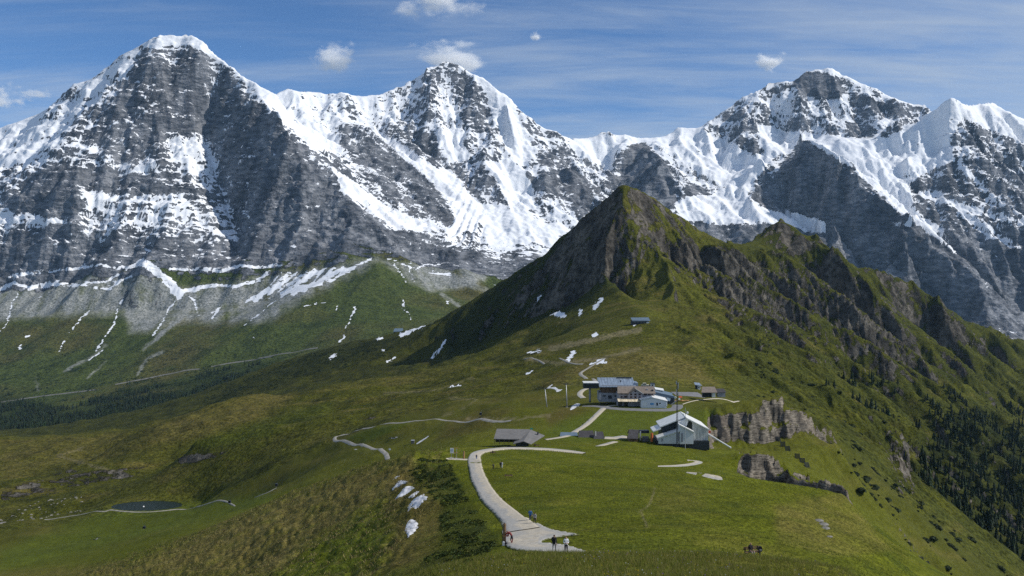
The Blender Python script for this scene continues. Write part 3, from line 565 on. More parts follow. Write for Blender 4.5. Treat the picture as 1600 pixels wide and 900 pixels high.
foot = np.where(foot > -2.9, foot - 0.8 + 4.0 * n2 + 2.0 * n1 + 1.0 * n4, foot)
SNOW[fr] = np.maximum(s, np.where(y > 2800, foot, -3))
# rock and scree of the far land
r = 1.6 * (sl - 0.72) + 0.6 * n1 + 0.4 * n2 - 1.2 * (1 - sstep(-60, 120, z)) * (1 - rock_face)
r = np.maximum(r, rock_face * 2.0 - 0.6)
PF.poly(r, [(596, 406), (640, 430), (690, 500), (500, 540), (390, 510), (470, 452)], -1.6, 8)
ROCK[fr] = r
scree = np.zeros_like(z); Sc = lambda p, v=1.0, so=8: PF.poly(scree, p, v, so)
Sc([(-300, 440), (0, 440), (100, 425), (220, 425), (290, 455), (420, 430), (590, 405), (560, 425), (480, 462), (420, 500), (340, 505), (290, 500), (250, 512), (190, 490), (90, 492), (0, 498), (-300, 510)], 1.15, 14)
Sc([(600, 410), (770, 418), (760, 435), (720, 450), (670, 455), (640, 440)]); Sc([(200, 470), (255, 480), (245, 520), (200, 520)], 0.7)
PF.line(scree, [(285, 495), (260, 515), (225, 545)], 0.8, 3); PF.line(scree, [(700, 430), (760, 455)], 0.6, 5); PF.line(scree, [(690, 460), (720, 480)], 0.7, 3)
PF.line(scree, [(100, 580), (140, 560), (165, 540)], 0.6, 2); PF.line(scree, [(215, 585), (230, 560), (255, 550)], 0.6, 2); PF.line(scree, [(135, 590), (165, 565)], 0.5, 1.5); PF.line(scree, [(60, 610), (55, 590)], 0.5, 2)
scree = np.clip(scree * (1 + 0.7 * n1 + 0.4 * n2 + 1.3 * fbm((x + 0.3 * y) / 70, y / 600, 3, 113)), 0, 1); scree = np.clip((scree - 0.08) * 1.05, 0, 1)
def mixc(c, col, f): return c * (1 - f[..., None]) + np.array(col, np.float32) * f[..., None]
c = np.zeros(z.shape + (3,), np.float32) + np.array((0.062, 0.082, 0.026), np.float32)
c = mixc(c, (0.085, 0.080, 0.034), sstep(-0.2, 0.5, fbm(x / 420, y / 420, 3, 111)))
c = mixc(c, (0.040, 0.056, 0.020), sstep(0.0, 0.6, fbm(x / 120, y / 120, 4, 112)))
c = mixc(c, (0.235, 0.234, 0.230), scree)
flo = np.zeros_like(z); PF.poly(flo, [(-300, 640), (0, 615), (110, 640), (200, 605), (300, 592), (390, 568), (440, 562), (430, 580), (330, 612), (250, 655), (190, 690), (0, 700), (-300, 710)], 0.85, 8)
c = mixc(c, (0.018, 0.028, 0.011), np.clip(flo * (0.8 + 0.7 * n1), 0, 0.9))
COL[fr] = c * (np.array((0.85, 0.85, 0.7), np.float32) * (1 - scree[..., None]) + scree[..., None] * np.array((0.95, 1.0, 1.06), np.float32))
# --- nearer land
PM = Paint(md, 5.0); PM.v = PM.v - VV0[md] + VV[md]
x, y, z, sl, u, v = X[md], Y[md], Z[md], SL[md], UU[md], VV[md]
m1 = fbm(x / 40, y / 40, 4, 121); m2 = fbm(x / 9, (y + z) / 9, 3, 122)
rk = 1.5 * (sl - 1.42 - 0.25 * sstep(800, 1000, y)) + 0.5 * fbm(x / 25, (y + z) / 18, 3, 123) + 0.35 * m2 + 1.1 * (CR - 0.35) * sstep(0.05, 0.4, CR)
rk -= 1.2 * (1 - sstep(260, 420, y)) * (1 - CR) + 0.9 * (1 - sstep(800, 900, y)) * (1 - sstep(0.1, 0.4, CR))
A = lambda p, val, soft=6, yl=None: PM.poly(rk, p, val, soft, ylim=yl)
A([(0, 760), (110, 728), (125, 735), (230, 725), (232, 742), (120, 765), (0, 795)], 1.9, 4, (860, 1100)); A([(275, 712), (370, 702), (372, 712), (280, 726)], 1.7, 3, (860, 1100))
A([(0, 800), (60, 785), (150, 772), (145, 795), (60, 815), (0, 828)], 1.3, 8, (780, 1000)); A([(500, 662), (545, 652), (600, 646), (600, 656), (545, 664), (505, 668)], 2.0, 3, (500, 1000))
A([(870, 340), (975, 288), (960, 440), (990, 470), (860, 490), (700, 540), (690, 500)], 0.25, 10, (1560, 2150))
A([(958, 335), (1010, 330), (1030, 345), (1005, 352), (965, 348)], 0.9, 6, (1600, 1900)); A([(1000, 350), (1040, 370), (1045, 395), (1010, 390)], 0.7, 6, (1600, 1950))
A([(1060, 395), (1130, 392), (1200, 415), (1180, 425), (1100, 415), (1055, 410)], 1.0, 5, (1600, 2300)); A([(1130, 440), (1230, 470), (1260, 540), (1200, 560), (1130, 500)], 0.6, 12, (1100, 2200)); A([(1060, 390), (1180, 400), (1290, 410), (1420, 500), (1560, 560), (1560, 610), (1400, 600), (1180, 570), (1110, 470)], 0.28, 20, (1000, 2400))
A([(1180, 372), (1215, 340), (1260, 368), (1290, 380), (1240, 400), (1190, 388)], 1.3, 8, (1950, 2400)); A([(930, 300), (975, 300), (960, 440), (935, 400)], 0.4, 6, (1600, 1900))
A([(1000, 500), (1100, 500), (1140, 560), (1100, 620), (900, 620), (900, 540)], -0.8, 15, (700, 1450))
A([(1150, 696), (1225, 700), (1240, 735), (1335, 735), (1340, 800), (1150, 790)], 0.9, 6, (335, 560)); A([(1300, 820), (1360, 800), (1400, 870), (1380, 900), (1330, 890)], 1.2, 10, (80, 300))
ROCK[md] = rk
grass_fresh = np.array((0.084, 0.097, 0.0085)); olive = (0.072, 0.071, 0.016); dry = (0.150, 0.122, 0.040); brown = (0.080, 0.056, 0.024); heath = (0.030, 0.035, 0.010); dark = (0.020, 0.028, 0.009)
c = np.zeros(z.shape + (3,), np.float32) + grass_fresh.astype(np.float32)
farw = sstep(420, 700, y)
nr_ = 1 - sstep(380, 460, y)
c = mixc(c, (0.125, 0.122, 0.020), nr_ * 0.6 * sstep(0.0, 0.5, fbm(x / 16, y / 11, 4, 128))); c = mixc(c, (0.045, 0.062, 0.009), nr_ * 0.7 * sstep(0.05, 0.45, fbm(x / 9 + 40, y / 7, 4, 129)))
c = mixc(c, olive, np.clip(farw * (0.65 + 0.6 * m1), 0, 1))
c = mixc(c, dry, np.clip(0.55 * sstep(0.05, 0.5, fbm(x / 70, (y + 2 * z) / 45, 4, 124)) * sstep(300, 900, y) * (1 - sstep(1700, 2300, y)), 0, 1))
c = mixc(c, heath, 0.75 * sstep(0.08, 0.45, fbm(x / 55, y / 38, 4, 125)) * sstep(560, 800, y) * (1 - 0.6 * sstep(880, 980, u) * (1 - sstep(1100, 1150, u))))
c = mixc(c, (0.030, 0.036, 0.011), 0.75 * sstep(1420, 1640, y) * (1 - sstep(640, 760, u)) * np.clip(0.75 + 0.8 * m1, 0, 1))
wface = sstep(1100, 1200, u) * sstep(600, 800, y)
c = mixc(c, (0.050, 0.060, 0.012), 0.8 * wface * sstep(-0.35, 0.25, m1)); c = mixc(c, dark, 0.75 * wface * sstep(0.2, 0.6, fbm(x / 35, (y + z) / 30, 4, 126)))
dry_f = np.zeros_like(z); D = lambda p, val, so=10, yl=None: PM.poly(dry_f, p, val, so, ylim=yl)
D([(0, 900), (215, 880), (430, 785), (600, 722), (640, 712), (655, 740), (560, 800), (480, 850), (420, 900)], 1.0, 14, (90, 560))
D([(560, 900), (600, 850), (620, 800), (700, 730), (700, 760), (690, 860), (640, 900)], 0.35, 14, (90, 400))
D([(0, 690), (180, 677), (230, 677), (180, 712), (80, 735), (0, 750)], 0.45, 12, (1000, 1450)); D([(1210, 790), (1320, 770), (1390, 860), (1300, 870), (1215, 850)], 0.5, 8, (80, 270))
D([(240, 665), (395, 608), (460, 618), (420, 650), (330, 680), (200, 705)], 0.65, 14, (1000, 1400)); D([(850, 600), (880, 590), (900, 560), (1000, 545), (1080, 560), (1120, 600), (1000, 590), (900, 590)], 0.75, 12, (760, 1250))
D([(1000, 770), (1080, 765), (1100, 790), (1040, 800)], 0.35, 15, (90, 320)); D([(480, 610), (640, 585), (720, 572), (720, 580), (560, 615)], 0.3, 8, (1200, 1600))
D([(700, 900), (760, 868), (1300, 868), (1400, 900)], 0.25, 6, (5, 75))
c = mixc(c, dry, np.clip(dry_f * (0.8 + 0.9 * fbm(x / 9, (y + z) / 5, 3, 127)), 0, 0.9))
c = mixc(c, dark, flank * 0.5 * sstep(0.08, 0.4, fbm(x / 2.8, (y + z) / 2.2, 3, 130))); c = mixc(c, (0.21, 0.175, 0.065), flank * 0.55 * sstep(0.12, 0.45, fbm(x / 3.5 + 9, (y + z) / 2.6, 3, 131)))
br = np.zeros_like(z); B = lambda p, val, so=8, yl=None: PM.poly(br, p, val, so, ylim=yl)
B([(610, 750), (640, 735), (690, 790), (690, 850), (660, 880), (600, 890), (620, 830), (600, 790)], 0.6, 10, (90, 330)); B([(700, 660), (760, 640), (800, 640), (760, 670), (680, 690)], 0.5, 8, (350, 760)); B([(850, 650), (880, 635), (915, 640), (860, 665)], 0.6, 6, (400, 800)); B([(850, 590), (890, 575), (880, 590)], 0.6, 5)
c = mixc(c, brown, np.clip(br * (0.8 + 0.8 * m2), 0, 0.85))
fresh = np.zeros_like(z); G = lambda p, val, so=8, yl=None: PM.poly(fresh, p, val, so, ylim=yl)
G([(540, 685), (580, 668), (640, 660), (600, 680), (570, 692)], 0.8, 4, (430, 760)); G([(0, 860), (150, 800), (420, 770), (430, 785), (300, 820), (60, 880), (0, 890)], 0.75, 10, (430, 860))
G([(840, 680), (890, 655), (960, 635), (1060, 635), (1120, 640), (1100, 690), (900, 690)], 0.8, 8, (400, 760)); G([(430, 900), (520, 850), (560, 810), (600, 830), (560, 900)], 0.45, 12, (90, 400)); G([(300, 690), (400, 660), (520, 625), (520, 640), (420, 680), (320, 705)], 0.5, 8, (780, 1300))
c = mixc(c, (0.070, 0.094, 0.012), np.clip(fresh * (0.9 + 0.4 * m1), 0, 1))
dk = np.zeros_like(z); PM.poly(dk, [(965, 288), (972, 305), (945, 380), (985, 470), (870, 492), (700, 562), (690, 500), (850, 395)], 0.9, 6, ylim=(1560, 2150)); PM.poly(dk, [(655, 725), (700, 722), (740, 790), (780, 850), (690, 900), (640, 900), (690, 850), (690, 790)], 0.7, 8, ylim=(60, 330))  # first polygon paints shade on the grassy peak's left face; second is dark vegetation
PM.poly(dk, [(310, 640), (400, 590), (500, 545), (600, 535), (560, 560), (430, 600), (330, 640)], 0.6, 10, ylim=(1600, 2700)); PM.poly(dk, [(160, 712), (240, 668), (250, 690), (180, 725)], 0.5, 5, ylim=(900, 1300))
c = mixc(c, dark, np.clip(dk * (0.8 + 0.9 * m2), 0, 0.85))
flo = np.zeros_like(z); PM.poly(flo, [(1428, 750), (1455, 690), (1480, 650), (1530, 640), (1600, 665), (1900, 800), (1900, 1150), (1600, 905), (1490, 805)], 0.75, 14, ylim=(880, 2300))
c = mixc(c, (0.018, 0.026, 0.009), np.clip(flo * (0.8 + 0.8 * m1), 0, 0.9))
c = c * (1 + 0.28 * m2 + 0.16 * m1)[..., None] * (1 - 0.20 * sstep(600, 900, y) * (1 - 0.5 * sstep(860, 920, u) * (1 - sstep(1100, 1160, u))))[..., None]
trod = np.zeros_like(z); TL = lambda p, w=2, val=0.6, yl=None: PM.line(trod, p, val, w, 1.2, yl)
TL([(1022, 765), (1015, 785), (1000, 800), (1008, 815), (1012, 823)], 1.4, 0.5, (90, 330))
TL([(820, 560), (870, 568), (940, 560), (1000, 545)], 2.5, 0.5, (800, 1400)); TL([(860, 545), (940, 528), (1000, 515)], 4, 0.6, (900, 1400)); TL([(600, 615), (680, 610), (740, 590)], 1.2, 0.4, (900, 1500))
TL([(170, 735), (90, 712), (130, 700)], 1.5, 0.4, (900, 1400)); TL([(700, 622), (745, 625), (720, 640), (690, 650)], 1.2, 0.35, (600, 1100)); TL([(730, 655), (800, 655), (860, 650)], 1.5, 0.5, (600, 760))
c = mixc(c, (0.20, 0.17, 0.11), np.clip(trod, 0, 0.8))
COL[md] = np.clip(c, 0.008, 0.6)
# blend at the row where both passes meet
sn = np.full_like(z, -3.0)
NL = lambda pts, w, yl, soft=1.5: PM.line(sn, pts, 5.0, w, soft, yl)
NL([(855, 486), (868, 490), (880, 492)], 4.5, (1200, 1760)); NL([(905, 491), (908, 485)], 2.5, (1200, 1760)); NL([(928, 482), (940, 468)], 3.2, (1200, 1760)); NL([(626, 524), (645, 516), (662, 507)], 3, (1700, 2600)); NL([(674, 560), (688, 546), (697, 530)], 1.6, (1500, 2200))
NL([(888, 562), (897, 551)], 3.2, (900, 1400)); NL([(922, 568), (948, 566)], 1.2, (900, 1300)); NL([(822, 552), (845, 548)], 1.5, (900, 1600)); NL([(928, 525), (931, 522)], 3, (900, 1400)); NL([(700, 605), (720, 602)], 1.6, (800, 1500)); NL([(604, 565), (620, 558)], 1.6, (1500, 2200)); NL([(515, 560), (523, 555)], 2.4, (1500, 2400))
NL([(590, 530), (598, 528)], 1.8, (1600, 2600)); NL([(597, 548), (601, 547)], 1.8, (1600, 2400)); NL([(823, 583), (832, 581)], 1.6, (800, 1400)); NL([(933, 566), (942, 562)], 2.2, (900, 1300)); NL([(990, 508), (995, 506)], 2, (900, 1300)); NL([(840, 470), (845, 460)], 1.2, (1600, 2000))
sn += 0.8 * m2
SNOW[md] = np.maximum(SNOW[md], sn)

# ------------------------------------------------------------------ materials
MATS = {}
def new_mat(name):
    m = bpy.data.materials.new(name); m.use_nodes = True; nt = m.node_tree; nt.nodes.clear()
    out = nt.nodes.new('ShaderNodeOutputMaterial'); b = nt.nodes.new('ShaderNodeBsdfPrincipled'); nt.links.new(b.outputs[0], out.inputs[0])
    MATS[name] = m; return m, nt, b
class NT:
    def __init__(s, nt): s.nt = nt
    def put(s, sock, v):
        if hasattr(v, 'is_output'): s.nt.links.new(v, sock)
        else: sock.default_value = v
    def math(s, op, a, b=None, c=None, clamp=False):
        n = s.nt.nodes.new('ShaderNodeMath'); n.operation = op; n.use_clamp = clamp
        for i, q in enumerate((a, b, c)):
            if q is not None: s.put(n.inputs[i], q)
        return n.outputs[0]
    def mix(s, f, a, b, blend='MIX'):
        n = s.nt.nodes.new('ShaderNodeMix'); n.data_type = 'RGBA'; n.blend_type = blend
        s.put(n.inputs['Factor'], f); s.put(n.inputs['A'], a); s.put(n.inputs['B'], b); return n.outputs['Result']
    def noise(s, scale, detail=4, rough=0.55, vec=None, sc=(1, 1, 1), dist=0.0, rot=(0, 0, 0)):
        n = s.nt.nodes.new('ShaderNodeTexNoise'); n.inputs['Scale'].default_value = scale; n.inputs['Detail'].default_value = detail
        n.inputs['Roughness'].default_value = rough; n.inputs['Distortion'].default_value = dist
        tc = s.nt.nodes.new('ShaderNodeTexCoord'); v_ = tc.outputs['Object']
        if sc != (1, 1, 1) or rot != (0, 0, 0):
            mp = s.nt.nodes.new('ShaderNodeMapping'); mp.inputs['Scale'].default_value = sc; mp.inputs['Rotation'].default_value = rot
            s.nt.links.new(v_, mp.inputs[0]); v_ = mp.outputs[0]
        s.nt.links.new(v_, n.inputs['Vector']); return n.outputs[0]
    def ramp(s, v, a, b, lo=0.0, hi=1.0):
        n = s.nt.nodes.new('ShaderNodeMapRange'); n.interpolation_type = 'SMOOTHSTEP'; s.put(n.inputs[0], v)
        n.inputs[1].default_value = a; n.inputs[2].default_value = b; n.inputs[3].default_value = lo; n.inputs[4].default_value = hi; return n.outputs[0]
    def attr(s, name):
        n = s.nt.nodes.new('ShaderNodeAttribute'); n.attribute_name = name; return n
    def bump(s, h, dist, strength=1.0, nrm=None):
        n = s.nt.nodes.new('ShaderNodeBump'); n.inputs['Distance'].default_value = dist; n.inputs['Strength'].default_value = strength
        s.put(n.inputs['Height'], h)
        if nrm is not None: s.put(n.inputs['Normal'], nrm)
        return n.outputs[0]
def terrain_mat(name, sc, rock_a, rock_b, bump_d, brown=0.6, an=(0.35, 0.35, 2.4), wobs=1.0, grain=1.0):
    """sc: size in metres of the finest texture the eye can see at that distance"""
    m, nt, b = new_mat(name); g = NT(nt)
    col = g.attr('col').outputs['Color']; rk = g.attr('rock').outputs['Fac']; sn = g.attr('snow').outputs['Fac']
    nf = g.noise(1 / sc, 4, 0.65); nm = g.noise(1 / (sc * 5), 5, 0.6); strat = g.noise(1 / (sc * 3.2), 4, 0.6, sc=an, rot=(0.05, 0.09, 0))
    big = g.noise(1 / (sc * 40), 3, 0.5)
    veg = g.mix(1.0, col, g.mix(g.ramp(nf, 0.28, 0.72), (0.42, 0.44, 0.38, 1), (1.62, 1.58, 1.5, 1)), 'MULTIPLY')
    veg = g.mix(1.0, veg, g.mix(g.ramp(nm, 0.3, 0.7), (0.8, 0.82, 0.8, 1), (1.2, 1.18, 1.15, 1)), 'MULTIPLY')
    rock = g.mix(g.ramp(strat, 0.32, 0.68), rock_a, rock_b)
    rock = g.mix(g.ramp(big, 0.45, 0.7, 0, brown), rock, (0.155, 0.130, 0.105, 1))
    rock = g.mix(grain, rock, g.mix(1.0, rock, g.mix(g.ramp(nf, 0.3, 0.7), (0.6, 0.6, 0.62, 1), (1.3, 1.3, 1.3, 1)), 'MULTIPLY'))
    stain = g.noise(1 / (sc * 14), 5, 0.6, sc=(1.0, 1.0, 0.28)); rock = g.mix(1.0, rock, g.mix(g.ramp(stain, 0.34, 0.66), (0.55, 0.56, 0.58, 1), (1.32, 1.30, 1.27, 1)), 'MULTIPLY')
    wob = g.math('MULTIPLY', g.math('SUBTRACT', nf, 0.5), 1.3 * (0.5 + 0.5 * grain))
    wob2 = g.math('ADD', wob, g.math('MULTIPLY', g.math('SUBTRACT', nm, 0.5), 0.9))
    fr_ = g.ramp(g.math('ADD', rk, wob2), -0.12, 0.18); wob3 = g.math('ADD', g.math('MULTIPLY', g.math('SUBTRACT', strat, 0.5), 2.2), g.math('MULTIPLY', wob2, 1.3))
    fs = g.ramp(g.math('ADD', sn, g.math('MULTIPLY', wob3, wobs)), -0.10, 0.16)
    base = g.mix(fr_, veg, rock); base = g.mix(fs, base, (0.80, 0.82, 0.85, 1))
    g.put(b.inputs['Base Color'], base); g.put(b.inputs['Roughness'], g.ramp(fs, 0, 1, 0.95, 0.6)); b.inputs['Specular IOR Level'].default_value = 0.05
    hh = g.math('ADD', g.math('MULTIPLY', nf, 0.6 * grain), g.math('MULTIPLY', g.math('ADD', strat, nm), g.math('ADD', 0.35, g.math('MULTIPLY', fr_, 0.9))))
    hh = g.math('MULTIPLY', hh, g.ramp(fs, 0, 1, 1.0, 0.22))
    g.put(b.inputs['Normal'], g.bump(hh, bump_d)); return m
M_near = terrain_mat('meadow_ground', 0.5, (0.066, 0.058, 0.046, 1), (0.225, 0.200, 0.160, 1), 0.4)
M_mid = terrain_mat('alp_ground', 3.2, (0.036, 0.033, 0.027, 1), (0.125, 0.115, 0.096, 1), 2.2, 0.3, (0.9, 0.9, 0.8))
M_far = terrain_mat('mountain_ground', 11.0, (0.072, 0.082, 0.098, 1), (0.235, 0.245, 0.265, 1), 17.0, 0.12, (0.55, 0.55, 1.6), 1.8, 0.5)

def grid_mesh(name, r0, r1, mat, c0=0, c1=None):
    c1 = c1 or NC; sub = (slice(r0, r1 + 1), slice(c0, c1)); nr, nc = r1 - r0 + 1, c1 - c0
    co = np.stack([X[sub], Y[sub], Z[sub]], -1).reshape(-1, 3).astype(np.float32)
    idx = np.arange(nr * nc, dtype=np.int32).reshape(nr, nc)
    q = np.stack([idx[:-1, :-1], idx[:-1, 1:], idx[1:, 1:], idx[1:, :-1]], -1).reshape(-1, 4)
    me = bpy.data.meshes.new(name); me.vertices.add(len(co)); me.vertices.foreach_set('co', co.ravel())
    me.loops.add(q.size); me.loops.foreach_set('vertex_index', q.ravel()); me.polygons.add(len(q))
    me.polygons.foreach_set('loop_start', np.arange(0, q.size, 4, dtype=np.int32)); me.polygons.foreach_set('loop_total', np.full(len(q), 4, np.int32))
    me.polygons.foreach_set('use_smooth', np.ones(len(q), bool)); me.update(calc_edges=True)
    for nm, A_ in (('snow', SNOW), ('rock', ROCK)):
        at = me.attributes.new(nm, 'FLOAT', 'POINT'); at.data.foreach_set('value', A_[sub].ravel().astype(np.float32))
    at = me.attributes.new('col', 'FLOAT_COLOR', 'POINT'); cc = np.concatenate([COL[sub].reshape(-1, 3), np.ones((len(co), 1), np.float32)], 1); at.data.foreach_set('color', cc.ravel().astype(np.float32))
    me.materials.append(mat); o = bpy.data.objects.new(name, me); scene.collection.objects.link(o); o['kind'] = 'structure'; return o
grid_mesh('meadow_ridge', 0, R1, M_near)
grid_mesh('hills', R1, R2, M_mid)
o = grid_mesh('mountains', R2, NR - 1, M_far)
print('terrain', round(time.time() - T0, 1))
# ------------------------------------------------------------------ air: pale haze between here and the peaks
def build_haze():
    me = bpy.data.meshes.new('haze'); x0, x1, y0, y1, z0_, z1 = -9000, 10500, -400, 9900, -1100, 2250
    vs_ = [(x, y, z) for x in (x0, x1) for y in (y0, y1) for z in (z0_, z1)]
    me.from_pydata(vs_, [], [(0, 1, 3, 2), (4, 6, 7, 5), (0, 4, 5, 1), (2, 3, 7, 6), (0, 2, 6, 4), (1, 5, 7, 3)])
    m = bpy.data.materials.new('haze'); m.use_nodes = True; nt = m.node_tree; nt.nodes.clear()
    out = nt.nodes.new('ShaderNodeOutputMaterial'); vol = nt.nodes.new('ShaderNodeVolumePrincipled')
    vol.inputs['Density'].default_value = 1.1e-5; vol.inputs['Color'].default_value = (0.42, 0.70, 1.0, 1); vol.inputs['Anisotropy'].default_value = 0.0
    nt.links.new(vol.outputs[0], out.inputs['Volume']); me.materials.append(m)
    o = bpy.data.objects.new('haze', me); scene.collection.objects.link(o); o['kind'] = 'stuff'
build_haze()
# ------------------------------------------------------------------ helpers: finding the ground, plain materials, mesh building
COLZ = [(Y[:, j].copy(), Z[:, j].copy()) for j in range(NC)]
def gz(x, y):
    u = x / y * F + 800; j = int(np.clip(np.searchsorted(UM, u) - 1, 0, NC - 2)); t = min(max((u - UM[j]) / (UM[j + 1] - UM[j]), 0), 1)
    return float(np.interp(y, *COLZ[j]) * (1 - t) + np.interp(y, *COLZ[j + 1]) * t)
def gz_arr(x, y):
    return np.array([gz(a, b) for a, b in zip(x, y)])
def hit(u, v, ymin=20.0, ymax=9000.0):
    """the first ground point seen in that direction"""
    j = int(np.clip(np.searchsorted(UM, u) - 1, 0, NC - 2)); t = (u - UM[j]) / (UM[j + 1] - UM[j]); ys = []
    for k in (j, j + 1):
        yy, zz = COLZ[k]; vv = HOR - F * zz / yy; m = (yy >= ymin) & (yy <= ymax); i = np.nonzero(m & (vv <= v))[0]
        i = i[0] if len(i) else np.nonzero(m)[0][-1]
        if i > 0 and vv[i - 1] > v: f = (vv[i - 1] - v) / (vv[i - 1] - vv[i]); ys.append(yy[i - 1] + f * (yy[i] - yy[i - 1]))
        else: ys.append(yy[i])
    y = ys[0] * (1 - t) + ys[1] * t if abs(ys[0] - ys[1]) < 0.05 * ys[0] else ys[int(t > 0.5)]
    x = (u - 800) / F * y
    return Vector((x, y, gz(x, y)))
def mat(name, col, rough=0.8, metal=0.0, spec=0.3, var=0.25, scale=1.0, bump=0.0, stripes=None):
    """plain surface with patchy tone; stripes=(axis scale vector) adds boards or corrugation"""
    if name in MATS: return MATS[name]
    m, nt, b = new_mat(name); g = NT(nt)
    n = g.noise(1.3 * scale, 5, 0.6); c = tuple(col) + (1,)
    base = g.mix(g.ramp(n, 0.3, 0.7), tuple(max(0, q * (1 - var)) for q in col) + (1,), tuple(min(1, q * (1 + var)) for q in col) + (1,))
    if stripes:
        s = g.noise(1.0, 2, 0.5, sc=stripes); base = g.mix(1.0, base, g.mix(g.ramp(s, 0.42, 0.58), (0.72, 0.72, 0.72, 1), (1.15, 1.15, 1.15, 1)), 'MULTIPLY')
        if bump: g.put(b.inputs['Normal'], g.bump(s, bump))
    elif bump: g.put(b.inputs['Normal'], g.bump(n, bump))
    g.put(b.inputs['Base Color'], base); b.inputs['Roughness'].default_value = rough; b.inputs['Metallic'].default_value = metal; b.inputs['Specular IOR Level'].default_value = spec
    return m
class MB:
    def __init__(s): s.v, s.f = [], []
    def add(s, vs_, fs): n = len(s.v); s.v += [tuple(p) for p in vs_]; s.f += [tuple(i + n for i in f) for f in fs]; return s
    def box(s, x0, x1, y0, y1, z0, z1):
        return s.add([(x, y, z) for x in (x0, x1) for y in (y0, y1) for z in (z0, z1)], [(0, 1, 3, 2), (4, 6, 7, 5), (0, 4, 5, 1), (2, 3, 7, 6), (0, 2, 6, 4), (1, 5, 7, 3)])
    def prism(s, poly, y0, y1):
        """front outline (x, z), pushed back from y0 to y1"""
        n = len(poly); return s.add([(x, y0, z) for x, z in poly] + [(x, y1, z) for x, z in poly], [tuple(range(n)), tuple(range(2 * n - 1, n - 1, -1))] + [(i, i + n, (i + 1) % n + n, (i + 1) % n) for i in range(n)])
    def slab(s, a, b, c, d, t):
        """a four-cornered plate of thickness t (measured down)"""
        top = [Vector(p) for p in (a, b, c, d)]; low = [p - Vector((0, 0, t)) for p in top]
        return s.add(top + low, [(0, 1, 2, 3), (7, 6, 5, 4)] + [(i, i + 4, (i + 1) % 4 + 4, (i + 1) % 4) for i in range(4)])
    def tube(s, a, b, r0, r1=None, n=8):
        a, b = Vector(a), Vector(b); r1 = r0 if r1 is None else r1; d = (b - a).normalized(); q = d.orthogonal().normalized(); w = d.cross(q)
        vs_ = []
        for p, r in ((a, r0), (b, r1)):
            vs_ += [p + (q * math.cos(6.2832 * i / n) + w * math.sin(6.2832 * i / n)) * r for i in range(n)]
        return s.add(vs_, [(i, (i + 1) % n, (i + 1) % n + n, i + n) for i in range(n)] + [tuple(range(n - 1, -1, -1)), tuple(range(n, 2 * n))])
    def build(s, name, material, parent=None, loc=None, smooth=False):
        me = bpy.data.meshes.new(name); me.from_pydata(s.v, [], s.f); me.update()
        bm = bmesh.new(); bm.from_mesh(me); bmesh.ops.recalc_face_normals(bm, faces=bm.faces); bm.to_mesh(me); bm.free()
        if smooth: me.polygons.foreach_set('use_smooth', [True] * len(me.polygons))
        me.materials.append(material if not isinstance(material, str) else MATS[material])
        o = bpy.data.objects.new(name, me); scene.collection.objects.link(o)
        if parent is not None: o.parent = parent
        if loc is not None: o.location = loc
        return o
def tag(o, label=None, cat=None, group=None, kind=None):
    for k, q in (('label', label), ('category', cat), ('group', group), ('kind', kind)):
        if q: o[k] = q
    return o
def thing(name, label, cat, loc=(0, 0, 0), rz=0.0, group=None):
    o = bpy.data.objects.new(name, None); scene.collection.objects.link(o); o.location = loc; o.rotation_euler = (0, 0, rz); return tag(o, label, cat, group)
def copy_tree(o, parent=None):
    c = o.copy(); scene.collection.objects.link(c); c.parent = parent
    for ch in o.children: copy_tree(ch, c)
    return c
def arr_mesh(name, co, faces_n, mat_, colname=None, col=None, smooth=False):
    """mesh from flat arrays: co (N,3), consecutive faces of faces_n corners"""
    me = bpy.data.meshes.new(name); n = len(co); nf = n // faces_n
    me.vertices.add(n); me.vertices.foreach_set('co', co.astype(np.float32).ravel()); me.loops.add(n); me.loops.foreach_set('vertex_index', np.arange(n, dtype=np.int32))
    me.polygons.add(nf); me.polygons.foreach_set('loop_start', np.arange(0, n, faces_n, dtype=np.int32)); me.polygons.foreach_set('loop_total', np.full(nf, faces_n, np.int32)); me.update(calc_edges=True)
    if col is not None:
        at = me.attributes.new(colname, 'FLOAT_COLOR', 'POINT'); at.data.foreach_set('color', np.concatenate([col, np.ones((n, 1))], 1).astype(np.float32).ravel())
    me.materials.append(mat_); o = bpy.data.objects.new(name, me); scene.collection.objects.link(o); return o
def leaf_mat(name, trans=0.35):
    m, nt, b = new_mat(name); g = NT(nt); c = g.attr('tint').outputs['Color']
    g.put(b.inputs['Base Color'], c); b.inputs['Roughness'].default_value = 0.75; b.inputs['Specular IOR Level'].default_value = 0.15
    tr = nt.nodes.new('ShaderNodeBsdfTranslucent'); g.put(tr.inputs[0], c); mx = nt.nodes.new('ShaderNodeMixShader'); mx.inputs[0].default_value = trans
    nt.links.new(b.outputs[0], mx.inputs[1]); nt.links.new(tr.outputs[0], mx.inputs[2])
    out = [n for n in nt.nodes if n.type == 'OUTPUT_MATERIAL'][0]; nt.links.new(mx.outputs[0], out.inputs[0]); return m
RNG = np.random.default_rng(7); rnd = random.Random(11)

